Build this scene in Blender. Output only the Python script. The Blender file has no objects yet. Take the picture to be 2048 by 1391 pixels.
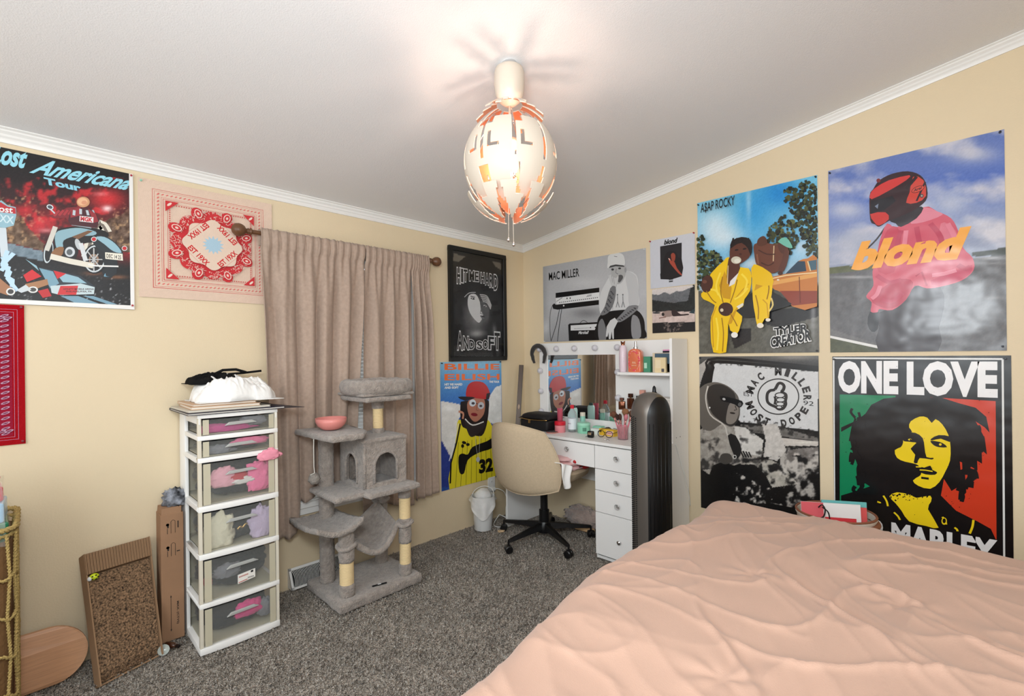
import bpy, bmesh, math, random
import numpy as np
from math import sin, cos, pi, radians
from mathutils import Vector, Matrix, noise

random.seed(7)
C = bpy.context.scene.collection
SC = bpy.context.scene

# ------------------------------------------------------------ camera, light, exposure
EYE = Vector((2.659641, -2.854178, 1.235))
FPX, YAW, ROLL, CY = 951.1, 0.775797, -0.0121018, 709.8
FWD = Vector((-sin(YAW), cos(YAW), 0)); RGT = Vector((cos(YAW), sin(YAW), 0)); UPV = Vector((0, 0, 1))
CR = RGT * cos(ROLL) + UPV * sin(ROLL); CU = -RGT * sin(ROLL) + UPV * cos(ROLL)
cam = bpy.data.cameras.new('camera'); co = bpy.data.objects.new('camera', cam); C.objects.link(co)
cam.sensor_width = 36; cam.lens = FPX / 2048 * 36; cam.clip_start = 0.05
cam.shift_y = (CY - 695.5) / 2048
m = Matrix((CR, CU, -FWD)).transposed().to_4x4(); m.translation = EYE
co.matrix_world = m
SC.camera = co
SC.view_settings.view_transform = 'Standard'; SC.view_settings.look = 'None'
SC.view_settings.gamma = 1; SC.view_settings.use_curve_mapping = False
SC.view_settings.exposure = -0.06

wd = bpy.data.worlds.new('world'); SC.world = wd; wd.use_nodes = True
wn = wd.node_tree.nodes; wl = wd.node_tree.links
bg = wn['Background']; sky = wn.new('ShaderNodeTexSky'); sky.sky_type = 'NISHITA'
sky.sun_disc = False; sky.sun_elevation = radians(35)
hs = wn.new('ShaderNodeHueSaturation'); hs.inputs['Saturation'].default_value = .06; wl.new(sky.outputs[0], hs.inputs['Color']); wl.new(hs.outputs[0], bg.inputs[0]); bg.inputs[1].default_value = 0.7

def area(name, loc, target, sx, sy, power, col=(1, 1, 1), spread=180):
    l = bpy.data.lights.new(name, 'AREA'); l.shape = 'RECTANGLE'; l.size = sx; l.size_y = sy
    l.energy = power; l.color = col; l.spread = radians(spread)
    o = bpy.data.objects.new(name, l); C.objects.link(o); o.location = loc
    o.rotation_euler = (Vector(target) - Vector(loc)).to_track_quat('-Z', 'Y').to_euler()
    return o
# soft fill lights added out of view behind the photographer, and the photographer's flash
area('fill_panel_side', (3.95, -2.2, 1.5), (0.5, -1.6, 1.3), 2.6, 1.7, 27, (0.84, 0.93, 1.0))
area('fill_panel_back', (1.9, -4.25, 1.45), (1.6, -0.5, 1.3), 2.8, 1.7, 56, (0.84, 0.93, 1.0))
area('camera_flash', (2.50, -2.86, 1.62), (1.0, -0.9, 1.15), 0.42, 0.3, 25, (0.88, 0.95, 1.0))

# ------------------------------------------------------------ materials
def lin(c):
    return tuple(((x / 255) / 12.92 if x / 255 <= 0.04045 else ((x / 255 + 0.055) / 1.055) ** 2.4) for x in c)
MATS = {}
def mat(name, col, rough=0.6, metal=0.0, spec=0.5, bump=0.0, bscale=60.0, var=0.0, vscale=8.0, trans=0.0, emit=None,
        es=0.0, coat=0.0, sheen=0.0, alpha=1.0, ior=1.45, detail=4.0, aniso=None):
    if name in MATS: return MATS[name]
    m = bpy.data.materials.new(name); m.use_nodes = True
    n = m.node_tree.nodes; l = m.node_tree.links; p = n['Principled BSDF']
    c = lin(col) + (1,)
    p.inputs['Base Color'].default_value = c; p.inputs['Roughness'].default_value = rough
    p.inputs['Metallic'].default_value = metal; p.inputs['Specular IOR Level'].default_value = spec
    p.inputs['Transmission Weight'].default_value = trans; p.inputs['Coat Weight'].default_value = coat
    p.inputs['Sheen Weight'].default_value = sheen; p.inputs['Alpha'].default_value = alpha
    p.inputs['IOR'].default_value = ior
    tc = n.new('ShaderNodeTexCoord')
    if emit: p.inputs['Emission Color'].default_value = lin(emit) + (1,); p.inputs['Emission Strength'].default_value = es
    def mapped(s):
        if aniso is None: return tc.outputs['Object']
        mp = n.new('ShaderNodeMapping'); mp.inputs['Scale'].default_value = aniso
        l.new(tc.outputs['Object'], mp.inputs[0]); return mp.outputs[0]
    if var > 0:
        t = n.new('ShaderNodeTexNoise'); t.inputs['Scale'].default_value = vscale; t.inputs['Detail'].default_value = 5
        l.new(mapped(0), t.inputs['Vector'])
        r = n.new('ShaderNodeMix'); r.data_type = 'RGBA'
        r.inputs[6].default_value = tuple(max(0, x * (1 - var)) for x in c[:3]) + (1,)
        r.inputs[7].default_value = tuple(min(1, x * (1 + var)) for x in c[:3]) + (1,)
        cr = n.new('ShaderNodeMapRange'); cr.inputs[1].default_value = .3; cr.inputs[2].default_value = .7
        l.new(t.outputs[0], cr.inputs[0]); l.new(cr.outputs[0], r.inputs[0]); l.new(r.outputs[2], p.inputs['Base Color'])
    if bump > 0:
        t = n.new('ShaderNodeTexNoise'); t.inputs['Scale'].default_value = bscale; t.inputs['Detail'].default_value = detail
        l.new(mapped(0), t.inputs['Vector'])
        b = n.new('ShaderNodeBump'); b.inputs['Strength'].default_value = bump; b.inputs['Distance'].default_value = 0.01
        l.new(t.outputs[0], b.inputs['Height']); l.new(b.outputs[0], p.inputs['Normal'])
    MATS[name] = m
    return m

def print_mat(name, rough, bump=0.25, bscale=5.0, coat=0.0, spec=0.5):
    """printed paper or cloth: colour from the colour attribute, sheen and creases from the surface"""
    m = mat(name, (255, 255, 255), rough, spec=spec, bump=bump, bscale=bscale, coat=coat, detail=2.0)
    n = m.node_tree.nodes; l = m.node_tree.links
    a = n.new('ShaderNodeVertexColor'); a.layer_name = 'Col'
    l.new(a.outputs[0], n['Principled BSDF'].inputs['Base Color'])
    return m

# ------------------------------------------------------------ mesh builder
class G:
    def __init__(s): s.v = []; s.f = []; s.m = []; s.mi = 0; s.c = None
    def add(s, vs, fs, mi=None):
        o = len(s.v); s.v += [tuple(v) for v in vs]; s.f += [tuple(i + o for i in f) for f in fs]
        s.m += [s.mi if mi is None else mi] * len(fs); return s
    def box(s, x0, x1, y0, y1, z0, z1, R=None, c=None):
        vs = [Vector((x, y, z)) for z in (z0, z1) for y in (y0, y1) for x in (x0, x1)]
        if R is not None:
            c = Vector(c) if c is not None else Vector(((x0 + x1) / 2, (y0 + y1) / 2, (z0 + z1) / 2))
            vs = [R @ (v - c) + c for v in vs]
        return s.add(vs, [(0, 2, 3, 1), (4, 5, 7, 6), (0, 1, 5, 4), (2, 6, 7, 3), (0, 4, 6, 2), (1, 3, 7, 5)])
    def ring_surf(s, rings, cap0=True, cap1=True, closed=True):
        n = len(rings[0]); vs = [p for r in rings for p in r]; fs = []
        for i in range(len(rings) - 1):
            for j in range(n if closed else n - 1):
                k = (j + 1) % n
                fs.append((i * n + j, i * n + k, (i + 1) * n + k, (i + 1) * n + j))
        if cap0: fs.append(tuple(range(n - 1, -1, -1)))
        if cap1: fs.append(tuple((len(rings) - 1) * n + j for j in range(n)))
        return s.add(vs, fs)
    def lathe(s, prof, c=(0, 0, 0), n=20, R=None, cap0=True, cap1=True, sx=1, sy=1):
        c = Vector(c); R = R or Matrix.Identity(3); rings = []
        for r, z in prof:
            r = max(r, 1e-4)
            rings.append([R @ Vector((r * cos(2 * pi * j / n) * sx, r * sin(2 * pi * j / n) * sy, z)) + c for j in range(n)])
        return s.ring_surf(rings, cap0, cap1)
    def tube(s, pts, r, n=8, cap=True, closed=False):
        pts = [Vector(p) for p in pts]; rs = r if isinstance(r, (list, tuple)) else [r] * len(pts); rings = []
        up = None
        for i, p in enumerate(pts):
            if closed: d = pts[(i + 1) % len(pts)] - pts[i - 1]
            else: d = pts[min(i + 1, len(pts) - 1)] - pts[max(i - 1, 0)]
            d.normalize()
            if up is None: up = Vector((0, 0, 1)) if abs(d.z) < .9 else Vector((1, 0, 0))
            a = d.cross(up).normalized(); b = a.cross(d).normalized(); up = b
            rings.append([p + (a * cos(2 * pi * j / n) + b * sin(2 * pi * j / n)) * rs[i] for j in range(n)])
        if closed: rings.append(rings[0]); return s.ring_surf(rings, False, False)
        return s.ring_surf(rings, cap, cap)
    def ell(s, c, r, n=16, k=10, R=None):
        c = Vector(c); r = (r, r, r) if not hasattr(r, '__len__') else r; R = R or Matrix.Identity(3); rings = []
        for i in range(k + 1):
            t = pi * i / k; q = max(sin(t), 1e-3)
            rings.append([R @ Vector((r[0] * q * cos(2 * pi * j / n), r[1] * q * sin(2 * pi * j / n), -r[2] * cos(t))) + c for j in range(n)])
        return s.ring_surf(rings)
    def grid(s, fn, nu, nv, flip=False):
        vs = [fn(i / nu, j / nv) for j in range(nv + 1) for i in range(nu + 1)]; w = nu + 1
        fs = [(j * w + i, j * w + i + 1, (j + 1) * w + i + 1, (j + 1) * w + i) for j in range(nv) for i in range(nu)]
        if flip: fs = [f[::-1] for f in fs]
        return s.add(vs, fs)
    def prism(s, pts, d):
        """closed outline pts (3d) extruded by vector d"""
        n = len(pts); d = Vector(d); a = [Vector(p) for p in pts]
        vs = a + [p + d for p in a]
        return s.add(vs, [tuple(range(n)), tuple(range(2 * n - 1, n - 1, -1))] + [(i, i + n, (i + 1) % n + n, (i + 1) % n) for i in range(n)])
    def build(s, name, mt, parent=None, smooth=False, bev=0, seg=2, sub=0, disp=0, dscale=20, solid=0, local=False, dseed=0):
        off = Vector((0, 0, 0)); p = parent
        if not local:
            while p is not None: off += Vector(p.location); p = p.parent
        me = bpy.data.meshes.new(name)
        me.from_pydata([tuple(Vector(v) - off) for v in s.v], [], s.f)
        mts = mt if isinstance(mt, (list, tuple)) else [mt]
        for q in mts: me.materials.append(q)
        if len(mts) > 1: me.polygons.foreach_set('material_index', s.m)
        bm = bmesh.new(); bm.from_mesh(me)
        if bev > 0 or sub or disp: bmesh.ops.remove_doubles(bm, verts=bm.verts, dist=1e-5)
        if bev > 0:
            es = [e for e in bm.edges if len(e.link_faces) == 2 and e.calc_face_angle(0) > radians(32)]
            bmesh.ops.bevel(bm, geom=es, offset=bev, segments=seg, affect='EDGES', clamp_overlap=True, profile=.5)
        if sub: bmesh.ops.subdivide_edges(bm, edges=bm.edges, cuts=sub, use_grid_fill=True)
        bmesh.ops.recalc_face_normals(bm, faces=bm.faces) if (bev > 0 or disp) else None
        if disp:
            bm.normal_update()
            for v in bm.verts:
                q = v.co * dscale + Vector((dseed * 7.1, dseed * 3.3, 0))
                v.co += v.normal * disp * (noise.noise(q) + .5 * noise.noise(q * 2.3))
        bm.to_mesh(me); bm.free()
        if smooth:
            for q in me.polygons: q.use_smooth = True
            if smooth == 2:
                me.set_sharp_from_angle(angle=radians(38))
        me.update()
        o = bpy.data.objects.new(name, me); C.objects.link(o)
        if parent is not None: o.parent = parent
        if solid:
            md = o.modifiers.new('thickness', 'SOLIDIFY'); md.thickness = solid; md.offset = 0
        return o

def tag(o, label, cat, group=None, kind=None):
    if label: o['label'] = label
    if cat: o['category'] = cat
    if group: o['group'] = group
    if kind: o['kind'] = kind
    return o
def thing(name, label, cat, loc=(0, 0, 0), group=None):
    o = bpy.data.objects.new(name, None); C.objects.link(o); o.location = loc; o.empty_display_size = .05
    return tag(o, label, cat, group)
def struct(o): o['kind'] = 'structure'; return o
def rotz(a): return Matrix.Rotation(a, 3, 'Z')
def rotx(a): return Matrix.Rotation(a, 3, 'X')
def roty(a): return Matrix.Rotation(a, 3, 'Y')
def smoothstep(a, b, x):
    t = min(1, max(0, (x - a) / (b - a))); return t * t * (3 - 2 * t)
def copy_tree(o, loc=None, parent=None):
    c = o.copy(); C.objects.link(c); c.parent = parent
    if loc is not None: c.location = loc
    for ch in [q for q in list(C.objects) if q.parent == o]: copy_tree(ch, None, c)
    return c

# ------------------------------------------------------------ the room
W_WALL = mat('cream_wall_paint', (226, 207, 174), .55, bump=.08, bscale=140, var=.02, vscale=1.5)
W_CEIL = mat('ceiling_paint', (238, 237, 237), .8, bump=.15, bscale=220)
W_TRIM = mat('white_gloss_trim', (238, 236, 232), .35)
RX, RY, EH, SL = 4.05, -4.35, 2.122, 0.143      # room extents, eave height, ceiling slope
def ceil_z(x): return EH + SL * x

def carpet_mat():
    m = mat('speckled_carpet', (118, 107, 97), .95, spec=.1, sheen=.3)
    n = m.node_tree.nodes; l = m.node_tree.links; p = n['Principled BSDF']
    tc = n.new('ShaderNodeTexCoord')
    t1 = n.new('ShaderNodeTexNoise'); t1.inputs['Scale'].default_value = 130; t1.inputs['Detail'].default_value = 3; t1.inputs['Roughness'].default_value = .7
    t2 = n.new('ShaderNodeTexNoise'); t2.inputs['Scale'].default_value = 5; t2.inputs['Detail'].default_value = 3
    t3 = n.new('ShaderNodeTexVoronoi'); t3.inputs['Scale'].default_value = 190
    for t in (t1, t2, t3): l.new(tc.outputs['Object'], t.inputs['Vector'])
    r = n.new('ShaderNodeValToRGB'); e = r.color_ramp.elements
    e[0].position = .36; e[0].color = lin((104, 90, 78)) + (1,); e[1].position = .64; e[1].color = lin((250, 242, 230)) + (1,)
    k = e.new(.5); k.color = lin((222, 204, 184)) + (1,)
    l.new(t1.outputs[0], r.inputs[0])
    mx = n.new('ShaderNodeMix'); mx.data_type = 'RGBA'; mx.blend_type = 'MULTIPLY'; mx.inputs[0].default_value = .5
    r2 = n.new('ShaderNodeValToRGB'); r2.color_ramp.elements[0].color = (.72, .72, .72, 1); r2.color_ramp.elements[0].position = .35; r2.color_ramp.elements[1].position = .65
    l.new(t2.outputs[0], r2.inputs[0]); l.new(r.outputs[0], mx.inputs[6]); l.new(r2.outputs[0], mx.inputs[7])
    l.new(mx.outputs[2], p.inputs['Base Color'])
    ad = n.new('ShaderNodeMath'); l.new(t1.outputs[0], ad.inputs[0]); l.new(t3.outputs[0], ad.inputs[1])
    b = n.new('ShaderNodeBump'); b.inputs['Strength'].default_value = 1; b.inputs['Distance'].default_value = .02
    l.new(ad.outputs[0], b.inputs['Height']); l.new(b.outputs[0], p.inputs['Normal'])
    return m
CARPET = carpet_mat()
g = G().grid(lambda u, v: (u * RX, RY * (1 - v), -.012 + .004 * noise.noise(Vector((u * 60, v * 60, 0)))), 120, 120)
struct(g.build('floor', CARPET, smooth=True))
def pile():
    """short upright tufts of the carpet pile in the part of the floor near the camera"""
    rs = np.random.RandomState(3); N = 52000
    x = rs.rand(N) * 2.1 + .02; y = -rs.rand(N) * 3.25 - .02
    keep = (x < 2.0) & ~((x > 1.02) & (y > -.42)); x = x[keep]; y = y[keep]; N = len(x)
    a = rs.rand(N) * 2 * pi; h = .008 + .010 * rs.rand(N); w = .0030 + .0022 * rs.rand(N)
    base = -.012; dx = np.cos(a); dy = np.sin(a); lx = (rs.rand(N) - .5) * .012; ly = (rs.rand(N) - .5) * .012
    v = np.empty((N, 4, 3))
    for k, (sx, top) in enumerate(((-1, 0), (1, 0), (.7, 1), (-.7, 1))):
        v[:, k, 0] = x + dx * w * sx + lx * top; v[:, k, 1] = y + dy * w * sx + ly * top; v[:, k, 2] = base + h * top
    f = np.arange(N * 4).reshape(N, 4)
    me = bpy.data.meshes.new('carpet_pile'); me.from_pydata(v.reshape(-1, 3).tolist(), [], f.tolist()); me.materials.append(CARPET)
    o = bpy.data.objects.new('carpet_pile', me); C.objects.link(o)
    tag(o, 'speckled grey brown carpet pile covering the floor', 'carpet', kind='stuff')
pile()

g = G()      # left wall (x = 0) with the window opening, 10 cm thick, going back beyond the opening
WY0, WY1, WZ0, WZ1 = -1.86, -1.12, .425, 1.80
for (y0, y1, z0, z1) in ((RY, WY0, -.02, EH), (WY1, 0.0, -.02, EH), (WY0, WY1, -.02, WZ0), (WY0, WY1, WZ1, EH)):
    g.box(-.1, 0, y0, y1, z0, z1)
struct(g.build('wall_left', W_WALL))
g = G().prism([(-.1, 0, -.02), (RX + .1, 0, -.02), (RX + .1, 0, ceil_z(RX + .1)), (-.1, 0, ceil_z(-.1))], (0, .1, 0))
struct(g.build('wall_right', W_WALL))
g = G().prism([(-.1, RY, -.02), (RX + .1, RY, -.02), (RX + .1, RY, ceil_z(RX + .1)), (-.1, RY, ceil_z(-.1))], (0, -.1, 0))
struct(g.build('wall_back', W_WALL))
g = G().box(RX, RX + .1, RY, 0, -.02, ceil_z(RX))
struct(g.build('wall_side', W_WALL))
g = G().prism([(-.1, RY - .1, ceil_z(-.1)), (RX + .1, RY - .1, ceil_z(RX + .1)), (RX + .1, .1, ceil_z(RX + .1)), (-.1, .1, ceil_z(-.1))], (0, 0, .05))
struct(g.build('ceiling', W_CEIL))
# crown trim, a stepped moulding on both visible walls
prof = [(0, 0), (.0, -.052), (.006, -.052), (.009, -.042), (.009, -.036), (.014, -.030), (.014, -.022), (.022, -.014), (.022, -.008), (.030, -.004), (.030, 0)]
g = G().prism([(a, 0, EH + SL * a + b) for a, b in prof], (0, RY, 0))
struct(g.build('trim_1', W_TRIM))
g = G().prism([(0, -a, EH + b) for a, b in prof], (RX, 0, RX * SL))
struct(g.build('trim_2', W_TRIM))

# window behind the curtains
SKYP = mat('window_glass', (235, 240, 245), .05, trans=1.0, ior=1.1)
wf = struct(G().build('window_1', W_TRIM)); bpy.data.objects.remove(wf)
g = G()
for (y0, y1, z0, z1) in ((WY0 - .05, WY0 + .02, WZ0 - .05, WZ1 + .05), (WY1 - .02, WY1 + .05, WZ0 - .05, WZ1 + .05), (WY0, WY1, WZ0 - .05, WZ0 + .02), (WY0, WY1, WZ1 - .02, WZ1 + .05)):
    g.box(-.06, .016, y0, y1, z0, z1)
g.box(-.06, .030, WY0 - .06, WY1 + .06, WZ0 - .012, WZ0 + .012)
win = struct(g.build('window_1', W_TRIM, bev=.002, seg=1))
G().box(-.07, -.05, WY0 + .02, WY1 - .02, (WZ0 + WZ1) / 2 - .02, (WZ0 + WZ1) / 2 + .02).build('meeting_rail', W_TRIM, win)
G().box(-.064, -.060, WY0, WY1, WZ0, WZ1).build('pane', SKYP, win)
SLAT = mat('white_blind_slat', (225, 225, 222), .5)
slat0 = G().box(-.0145, .0145, WY0 + .025, WY1 - .025, -.001, .001, R=roty(radians(62))).build('blind_slat', SLAT, win, local=True)
z = WZ0 + .03; first = True
while z < WZ1 - .03:
    if first: o = slat0; first = False
    else: o = slat0.copy(); C.objects.link(o); o.parent = win
    o.location = (-.008, 0, z); z += .022
# ------------------------------------------------------------ posters and cloths on the walls
def fbm(x, y, seed=0, oct=4):
    """value noise, numpy arrays in, 0..1 out"""
    r = np.random.RandomState(seed); T = r.rand(64, 64); out = 0; amp = .5; tot = 0
    for k in range(oct):
        xi = np.floor(x).astype(int); yi = np.floor(y).astype(int); fx = x - xi; fy = y - yi
        fx = fx * fx * (3 - 2 * fx); fy = fy * fy * (3 - 2 * fy)
        a = T[xi % 64, yi % 64]; b = T[(xi + 1) % 64, yi % 64]; c = T[xi % 64, (yi + 1) % 64]; d = T[(xi + 1) % 64, (yi + 1) % 64]
        out = out + amp * ((a * (1 - fx) + b * fx) * (1 - fy) + (c * (1 - fx) + d * fx) * fy); tot += amp
        x = x * 2.03 + 11; y = y * 2.03 + 5; amp *= .5
    return out / tot
def inside(px, py, poly):
    res = np.zeros(px.shape, bool); n = len(poly)
    for i in range(n):
        x0, y0 = poly[i]; x1, y1 = poly[(i + 1) % n]
        if y0 == y1: continue
        c = ((y0 > py) != (y1 > py)) & (px < (x1 - x0) * (py - y0) / (y1 - y0) + x0); res ^= c
    return res
def curve(pts, k=4, closed=True):
    """smooth a digitised outline (Catmull-Rom)"""
    P = [np.array(p, float) for p in pts]; n = len(P); out = []
    for i in range(n if closed else n - 1):
        if closed: a, b, c, d = P[i - 1], P[i], P[(i + 1) % n], P[(i + 2) % n]
        else: a, b, c, d = P[max(i - 1, 0)], P[i], P[i + 1], P[min(i + 2, n - 1)]
        for j in range(k):
            t = j / k
            out.append(tuple(.5 * ((2 * b) + (c - a) * t + (2 * a - 5 * b + 4 * c - d) * t * t + (3 * b - a - 3 * c + d) * t ** 3)))
    if not closed: out.append(tuple(P[-1]))
    return out

class Poster:
    """flat print on a wall; artwork points are digitised in the coordinates of an enlargement (x0, y0, scale) of the sheet"""
    def __init__(s, name, label, cat, group, wall, rect, z0, z1, crop, mt, off=.004, res=None, thick=.0012, wave=0):
        s.wall, s.crop, s.mt = wall, crop, mt; s.a0, s.a1 = rect; s.z0, s.z1 = z0, z1; s.off = off; s.wave = wave
        s.root = thing(name, label, cat, s.W(0, 0, 0), group); s.lay = .0004; s.g = G(); s.cols = []; s.tg = s.g; s.tcols = s.cols
        s.N = len(s.g.v); s.thick = thick
        g = G(); w, h = s.a1 - s.a0, z1 - z0
        a = [s.W(u, v, -thick) for u, v in ((0, 0), (w, 0), (w, h), (0, h))]
        b = [s.W(u, v, 0) for u, v in ((0, 0), (w, 0), (w, h), (0, h))]
        if wave == 0:
            g.add(a + b, [(3, 2, 1, 0), (4, 5, 6, 7), (0, 1, 5, 4), (1, 2, 6, 5), (2, 3, 7, 6), (3, 0, 4, 7)])
            g.build('paper', mat('poster_paper', (238, 236, 230), .5), s.root)
    def W(s, u, v, d):
        d = d + s.off
        if s.wave:
            w, h = s.a1 - s.a0, s.z1 - s.z0
            d += s.wave * (.5 + .5 * sin(u * 9 + 2 * v) * cos(v * 7)) * (.3 + .7 * (1 - v / h))
        if s.wall == 'R': return Vector((s.a0 + u, -d, s.z0 + v))
        return Vector((d, s.a0 + u, s.z0 + v))
    def uv(s, p):
        px = s.crop[0] + p[0] / s.crop[2]; py = s.crop[1] + p[1] / s.crop[2]
        d = FWD + CR * ((px - 1024) / FPX) - CU * ((py - CY) / FPX)
        if s.wall == 'R': t = -EYE.y / d.y; q = EYE + d * t; return q.x - s.a0, q.z - s.z0
        t = -EYE.x / d.x; q = EYE + d * t; return q.y - s.a0, q.z - s.z0
    def inv(s, U, V):
        """wall coordinates -> coordinates of the enlargement (arrays)"""
        if s.wall == 'R': X = s.a0 + U - EYE.x; Y = 0 * U - EYE.y
        else: X = 0 * U - EYE.x; Y = s.a0 + U - EYE.y
        Z = s.z0 + V - EYE.z
        dz = X * FWD.x + Y * FWD.y; dr = X * CR.x + Y * CR.y + Z * CR.z; du = X * CU.x + Y * CU.y + Z * CU.z
        px = 1024 + FPX * dr / dz; py = CY - FPX * du / dz
        return (px - s.crop[0]) * s.crop[2], (py - s.crop[1]) * s.crop[2]
    def ground(s, grad, blobs=(), polys=(), tex=(), n=(90, 130), area=None, name='picture', grain=.04, gs=1, axis='v'):
        """printed picture: gradient stops (0 = top), polygons, soft blobs, mottling; one colour per point of a fine grid"""
        w, h = s.a1 - s.a0, s.z1 - s.z0; u0, u1, v0, v1 = area or (0, w, 0, h)
        U, V = np.meshgrid(np.linspace(u0, u1, n[0] + 1), np.linspace(v0, v1, n[1] + 1)); X, Y = s.inv(U, V)
        t = 1 - V / h; xs = [q[0] for q in grad]; col = np.stack([np.interp(t, xs, [q[1][k] for q in grad]) for k in range(3)], -1)
        for it in list(polys) + list(blobs):
            if it[0] == 'p':      # ('p', points, colour, mottle)
                k = inside(X, Y, it[1]).astype(float) * (it[4] if len(it) > 4 else 1); c = np.array(it[2], float)
                c = c + (it[3] if len(it) > 3 else 0) * (fbm(X / 28, Y / 28, 5)[..., None] - .5) * 2
            elif it[0] == 'n':    # ('n', points, colour, scale, threshold, seed, strength) noisy patches inside an outline
                nz = fbm(X / it[3], Y / it[3], it[5]); k = inside(X, Y, it[1]) * np.clip((nz - it[4]) * 7, 0, 1) * it[6]; c = np.array(it[2], float)
            elif it[0] == 's':    # soft clouds
                nz = fbm(X / it[3], Y / (it[3] * .5), it[5], 6); k = inside(X, Y, it[1]) * np.clip((nz - it[4]) * 3.6, 0, 1) * it[6]; c = np.array(it[2], float)
            else:                 # ('b', cx, cy, rx, ry, colour, strength)
                _, cx, cy, rx, ry, c, a = it[:7]; q = ((X - cx) / rx) ** 2 + ((Y - cy) / ry) ** 2; k = a * np.exp(-q * 1.1); c = np.array(c, float)
            col = col * (1 - k[..., None]) + c * k[..., None]
        col = col + (fbm(U * 500 * gs, V * 500 * gs, 9, 2)[..., None] - .5) * 255 * grain * 2
        g = G(); vs = [s.W(u, v, s.lay) for u, v in zip(U.ravel(), V.ravel())]; k = n[0] + 1
        g.add(vs, [(j * k + i, j * k + i + 1, (j + 1) * k + i + 1, (j + 1) * k + i) for j in range(n[1]) for i in range(n[0])])
        if s.wall == 'R': g.f = [f for f in g.f]
        o = g.build(name, s.mt, s.root, smooth=True); s.paint(o, np.clip(col.reshape(-1, 3), 0, 255)); s.lay += .0004
        return o
    def paint(s, o, cols):
        c = np.asarray(cols, float) / 255; c = np.where(c <= .04045, c / 12.92, ((c + .055) / 1.055) ** 2.4)
        a = o.data.color_attributes.new('Col', 'FLOAT_COLOR', 'POINT')
        a.data.foreach_set('color', np.concatenate([c, np.ones((len(c), 1))], 1).astype(np.float32).ravel())
    def poly(s, pts, col, sm=0, raw=False):
        if sm: pts = curve(pts, sm)
        q = [p if raw else s.uv(p) for p in pts]; w, h = s.a1 - s.a0, s.z1 - s.z0
        q = [(min(max(a, 0.0005), w - .0005), min(max(b, 0.0005), h - .0005)) for a, b in q]
        ar = sum(q[i][0] * q[(i + 1) % len(q)][1] - q[(i + 1) % len(q)][0] * q[i][1] for i in range(len(q)))
        if ar < 0: q = q[::-1]
        s.g.add([s.W(a, b, s.lay) for a, b in q], [tuple(range(len(q)))]); s.cols += [col] * len(q); s.lay += .00003
        return s
    def ellp(s, cx, cy, rx, ry, col, rot=0, n=24, raw=False):
        r = radians(rot); return s.poly([(cx + rx * cos(t) * cos(r) - ry * sin(t) * sin(r), cy + rx * cos(t) * sin(r) + ry * sin(t) * cos(r)) for t in [2 * pi * i / n for i in range(n)]], col, raw=raw)
    def line(s, pts, wd, col, sm=0, raw=False, closed=False):
        if sm: pts = curve(pts, sm, closed)
        if closed: pts = list(pts) + [pts[0]]
        P = [Vector(p if raw else s.uv(p)) for p in pts]; k = wd if raw else wd * .002 * 3.3 / s.crop[2] * .62
        L, R = [], []
        for i, p in enumerate(P):
            d = (P[min(i + 1, len(P) - 1)] - P[max(i - 1, 0)]); d = d.normalized() if d.length > 1e-9 else Vector((1, 0))
            nn = Vector((-d.y, d.x)) * k / 2; L.append(p + nn); R.append(p - nn)
        w, h = s.a1 - s.a0, s.z1 - s.z0
        cl = lambda p: (min(max(p.x, 0), w), min(max(p.y, 0), h)); L = [cl(p) for p in L]; R = [cl(p) for p in R]; n = len(P)
        vs = [s.W(a, b, s.lay) for a, b in R + L]
        s.g.add(vs, [(i, i + 1, n + i + 1, n + i) for i in range(n - 1)]); s.cols += [col] * len(vs); s.lay += .00003
        return s
    def text(s, body, pl, pr, pt, col, bold=0, shear=0, raw=False, arch=0, out=None, outw=.0, sp=1):
        """letters between pl and pr (baseline ends) with the cap line through pt above pl"""
        if out is not None: s.text(body, pl, pr, pt, out, bold + outw, shear, raw, arch, sp=sp)
        c = bpy.data.curves.new('t', 'FONT'); c.body = body; c.offset = bold; c.shear = shear; c.resolution_u = 3; c.space_character = sp
        o = bpy.data.objects.new('t', c); C.objects.link(o); dg = bpy.context.evaluated_depsgraph_get(); me = o.evaluated_get(dg).to_mesh()
        V = [v.co.copy() for v in me.vertices]; F = [tuple(p.vertices) for p in me.polygons]
        o.evaluated_get(dg).to_mesh_clear(); bpy.data.objects.remove(o); bpy.data.curves.remove(c)
        if not V: return s
        x0, x1 = min(v.x for v in V) + bold, max(v.x for v in V) - bold; y0, y1 = min(v.y for v in V) + bold, max(v.y for v in V) - bold
        e = outw if out is None and outw else 0
        A, B, T = (Vector(p if raw else s.uv(p)) for p in (pl, pr, pt))
        w, h = s.a1 - s.a0, s.z1 - s.z0; q = []
        for v in V:
            a = (v.x - x0) / (x1 - x0); b = (v.y - y0) / (y1 - y0)
            p = A + (B - A) * a + (T - A) * b
            if arch: p += (T - A).normalized() * arch * (1 - (2 * a - 1) ** 2)
            q.append((min(max(p.x, 0), w), min(max(p.y, 0), h)))
        s.tg.add([s.W(a, b, s.lay) for a, b in q], F); s.tcols += [col] * len(q); s.lay += .00003
        return s
    def done(s, name='printed_shapes', pins=None, pincol=(30, 30, 60)):
        for gg, cc, nm in ((s.g, s.cols, name),):
            if not gg.v: continue
            # face every printed shape away from the wall
            nrm = Vector((0, -1, 0)) if s.wall == 'R' else Vector((1, 0, 0)); ff = []
            for f in gg.f:
                nn = Vector((0, 0, 0)); P = [Vector(gg.v[i]) for i in f]
                for i in range(len(P)): nn += P[i].cross(P[(i + 1) % len(P)])
                ff.append(f if nn.dot(nrm) > 0 else f[::-1])
            gg.f = ff; o = gg.build(nm, s.mt, s.root); s.paint(o, cc)
        w, h = s.a1 - s.a0, s.z1 - s.z0
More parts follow.
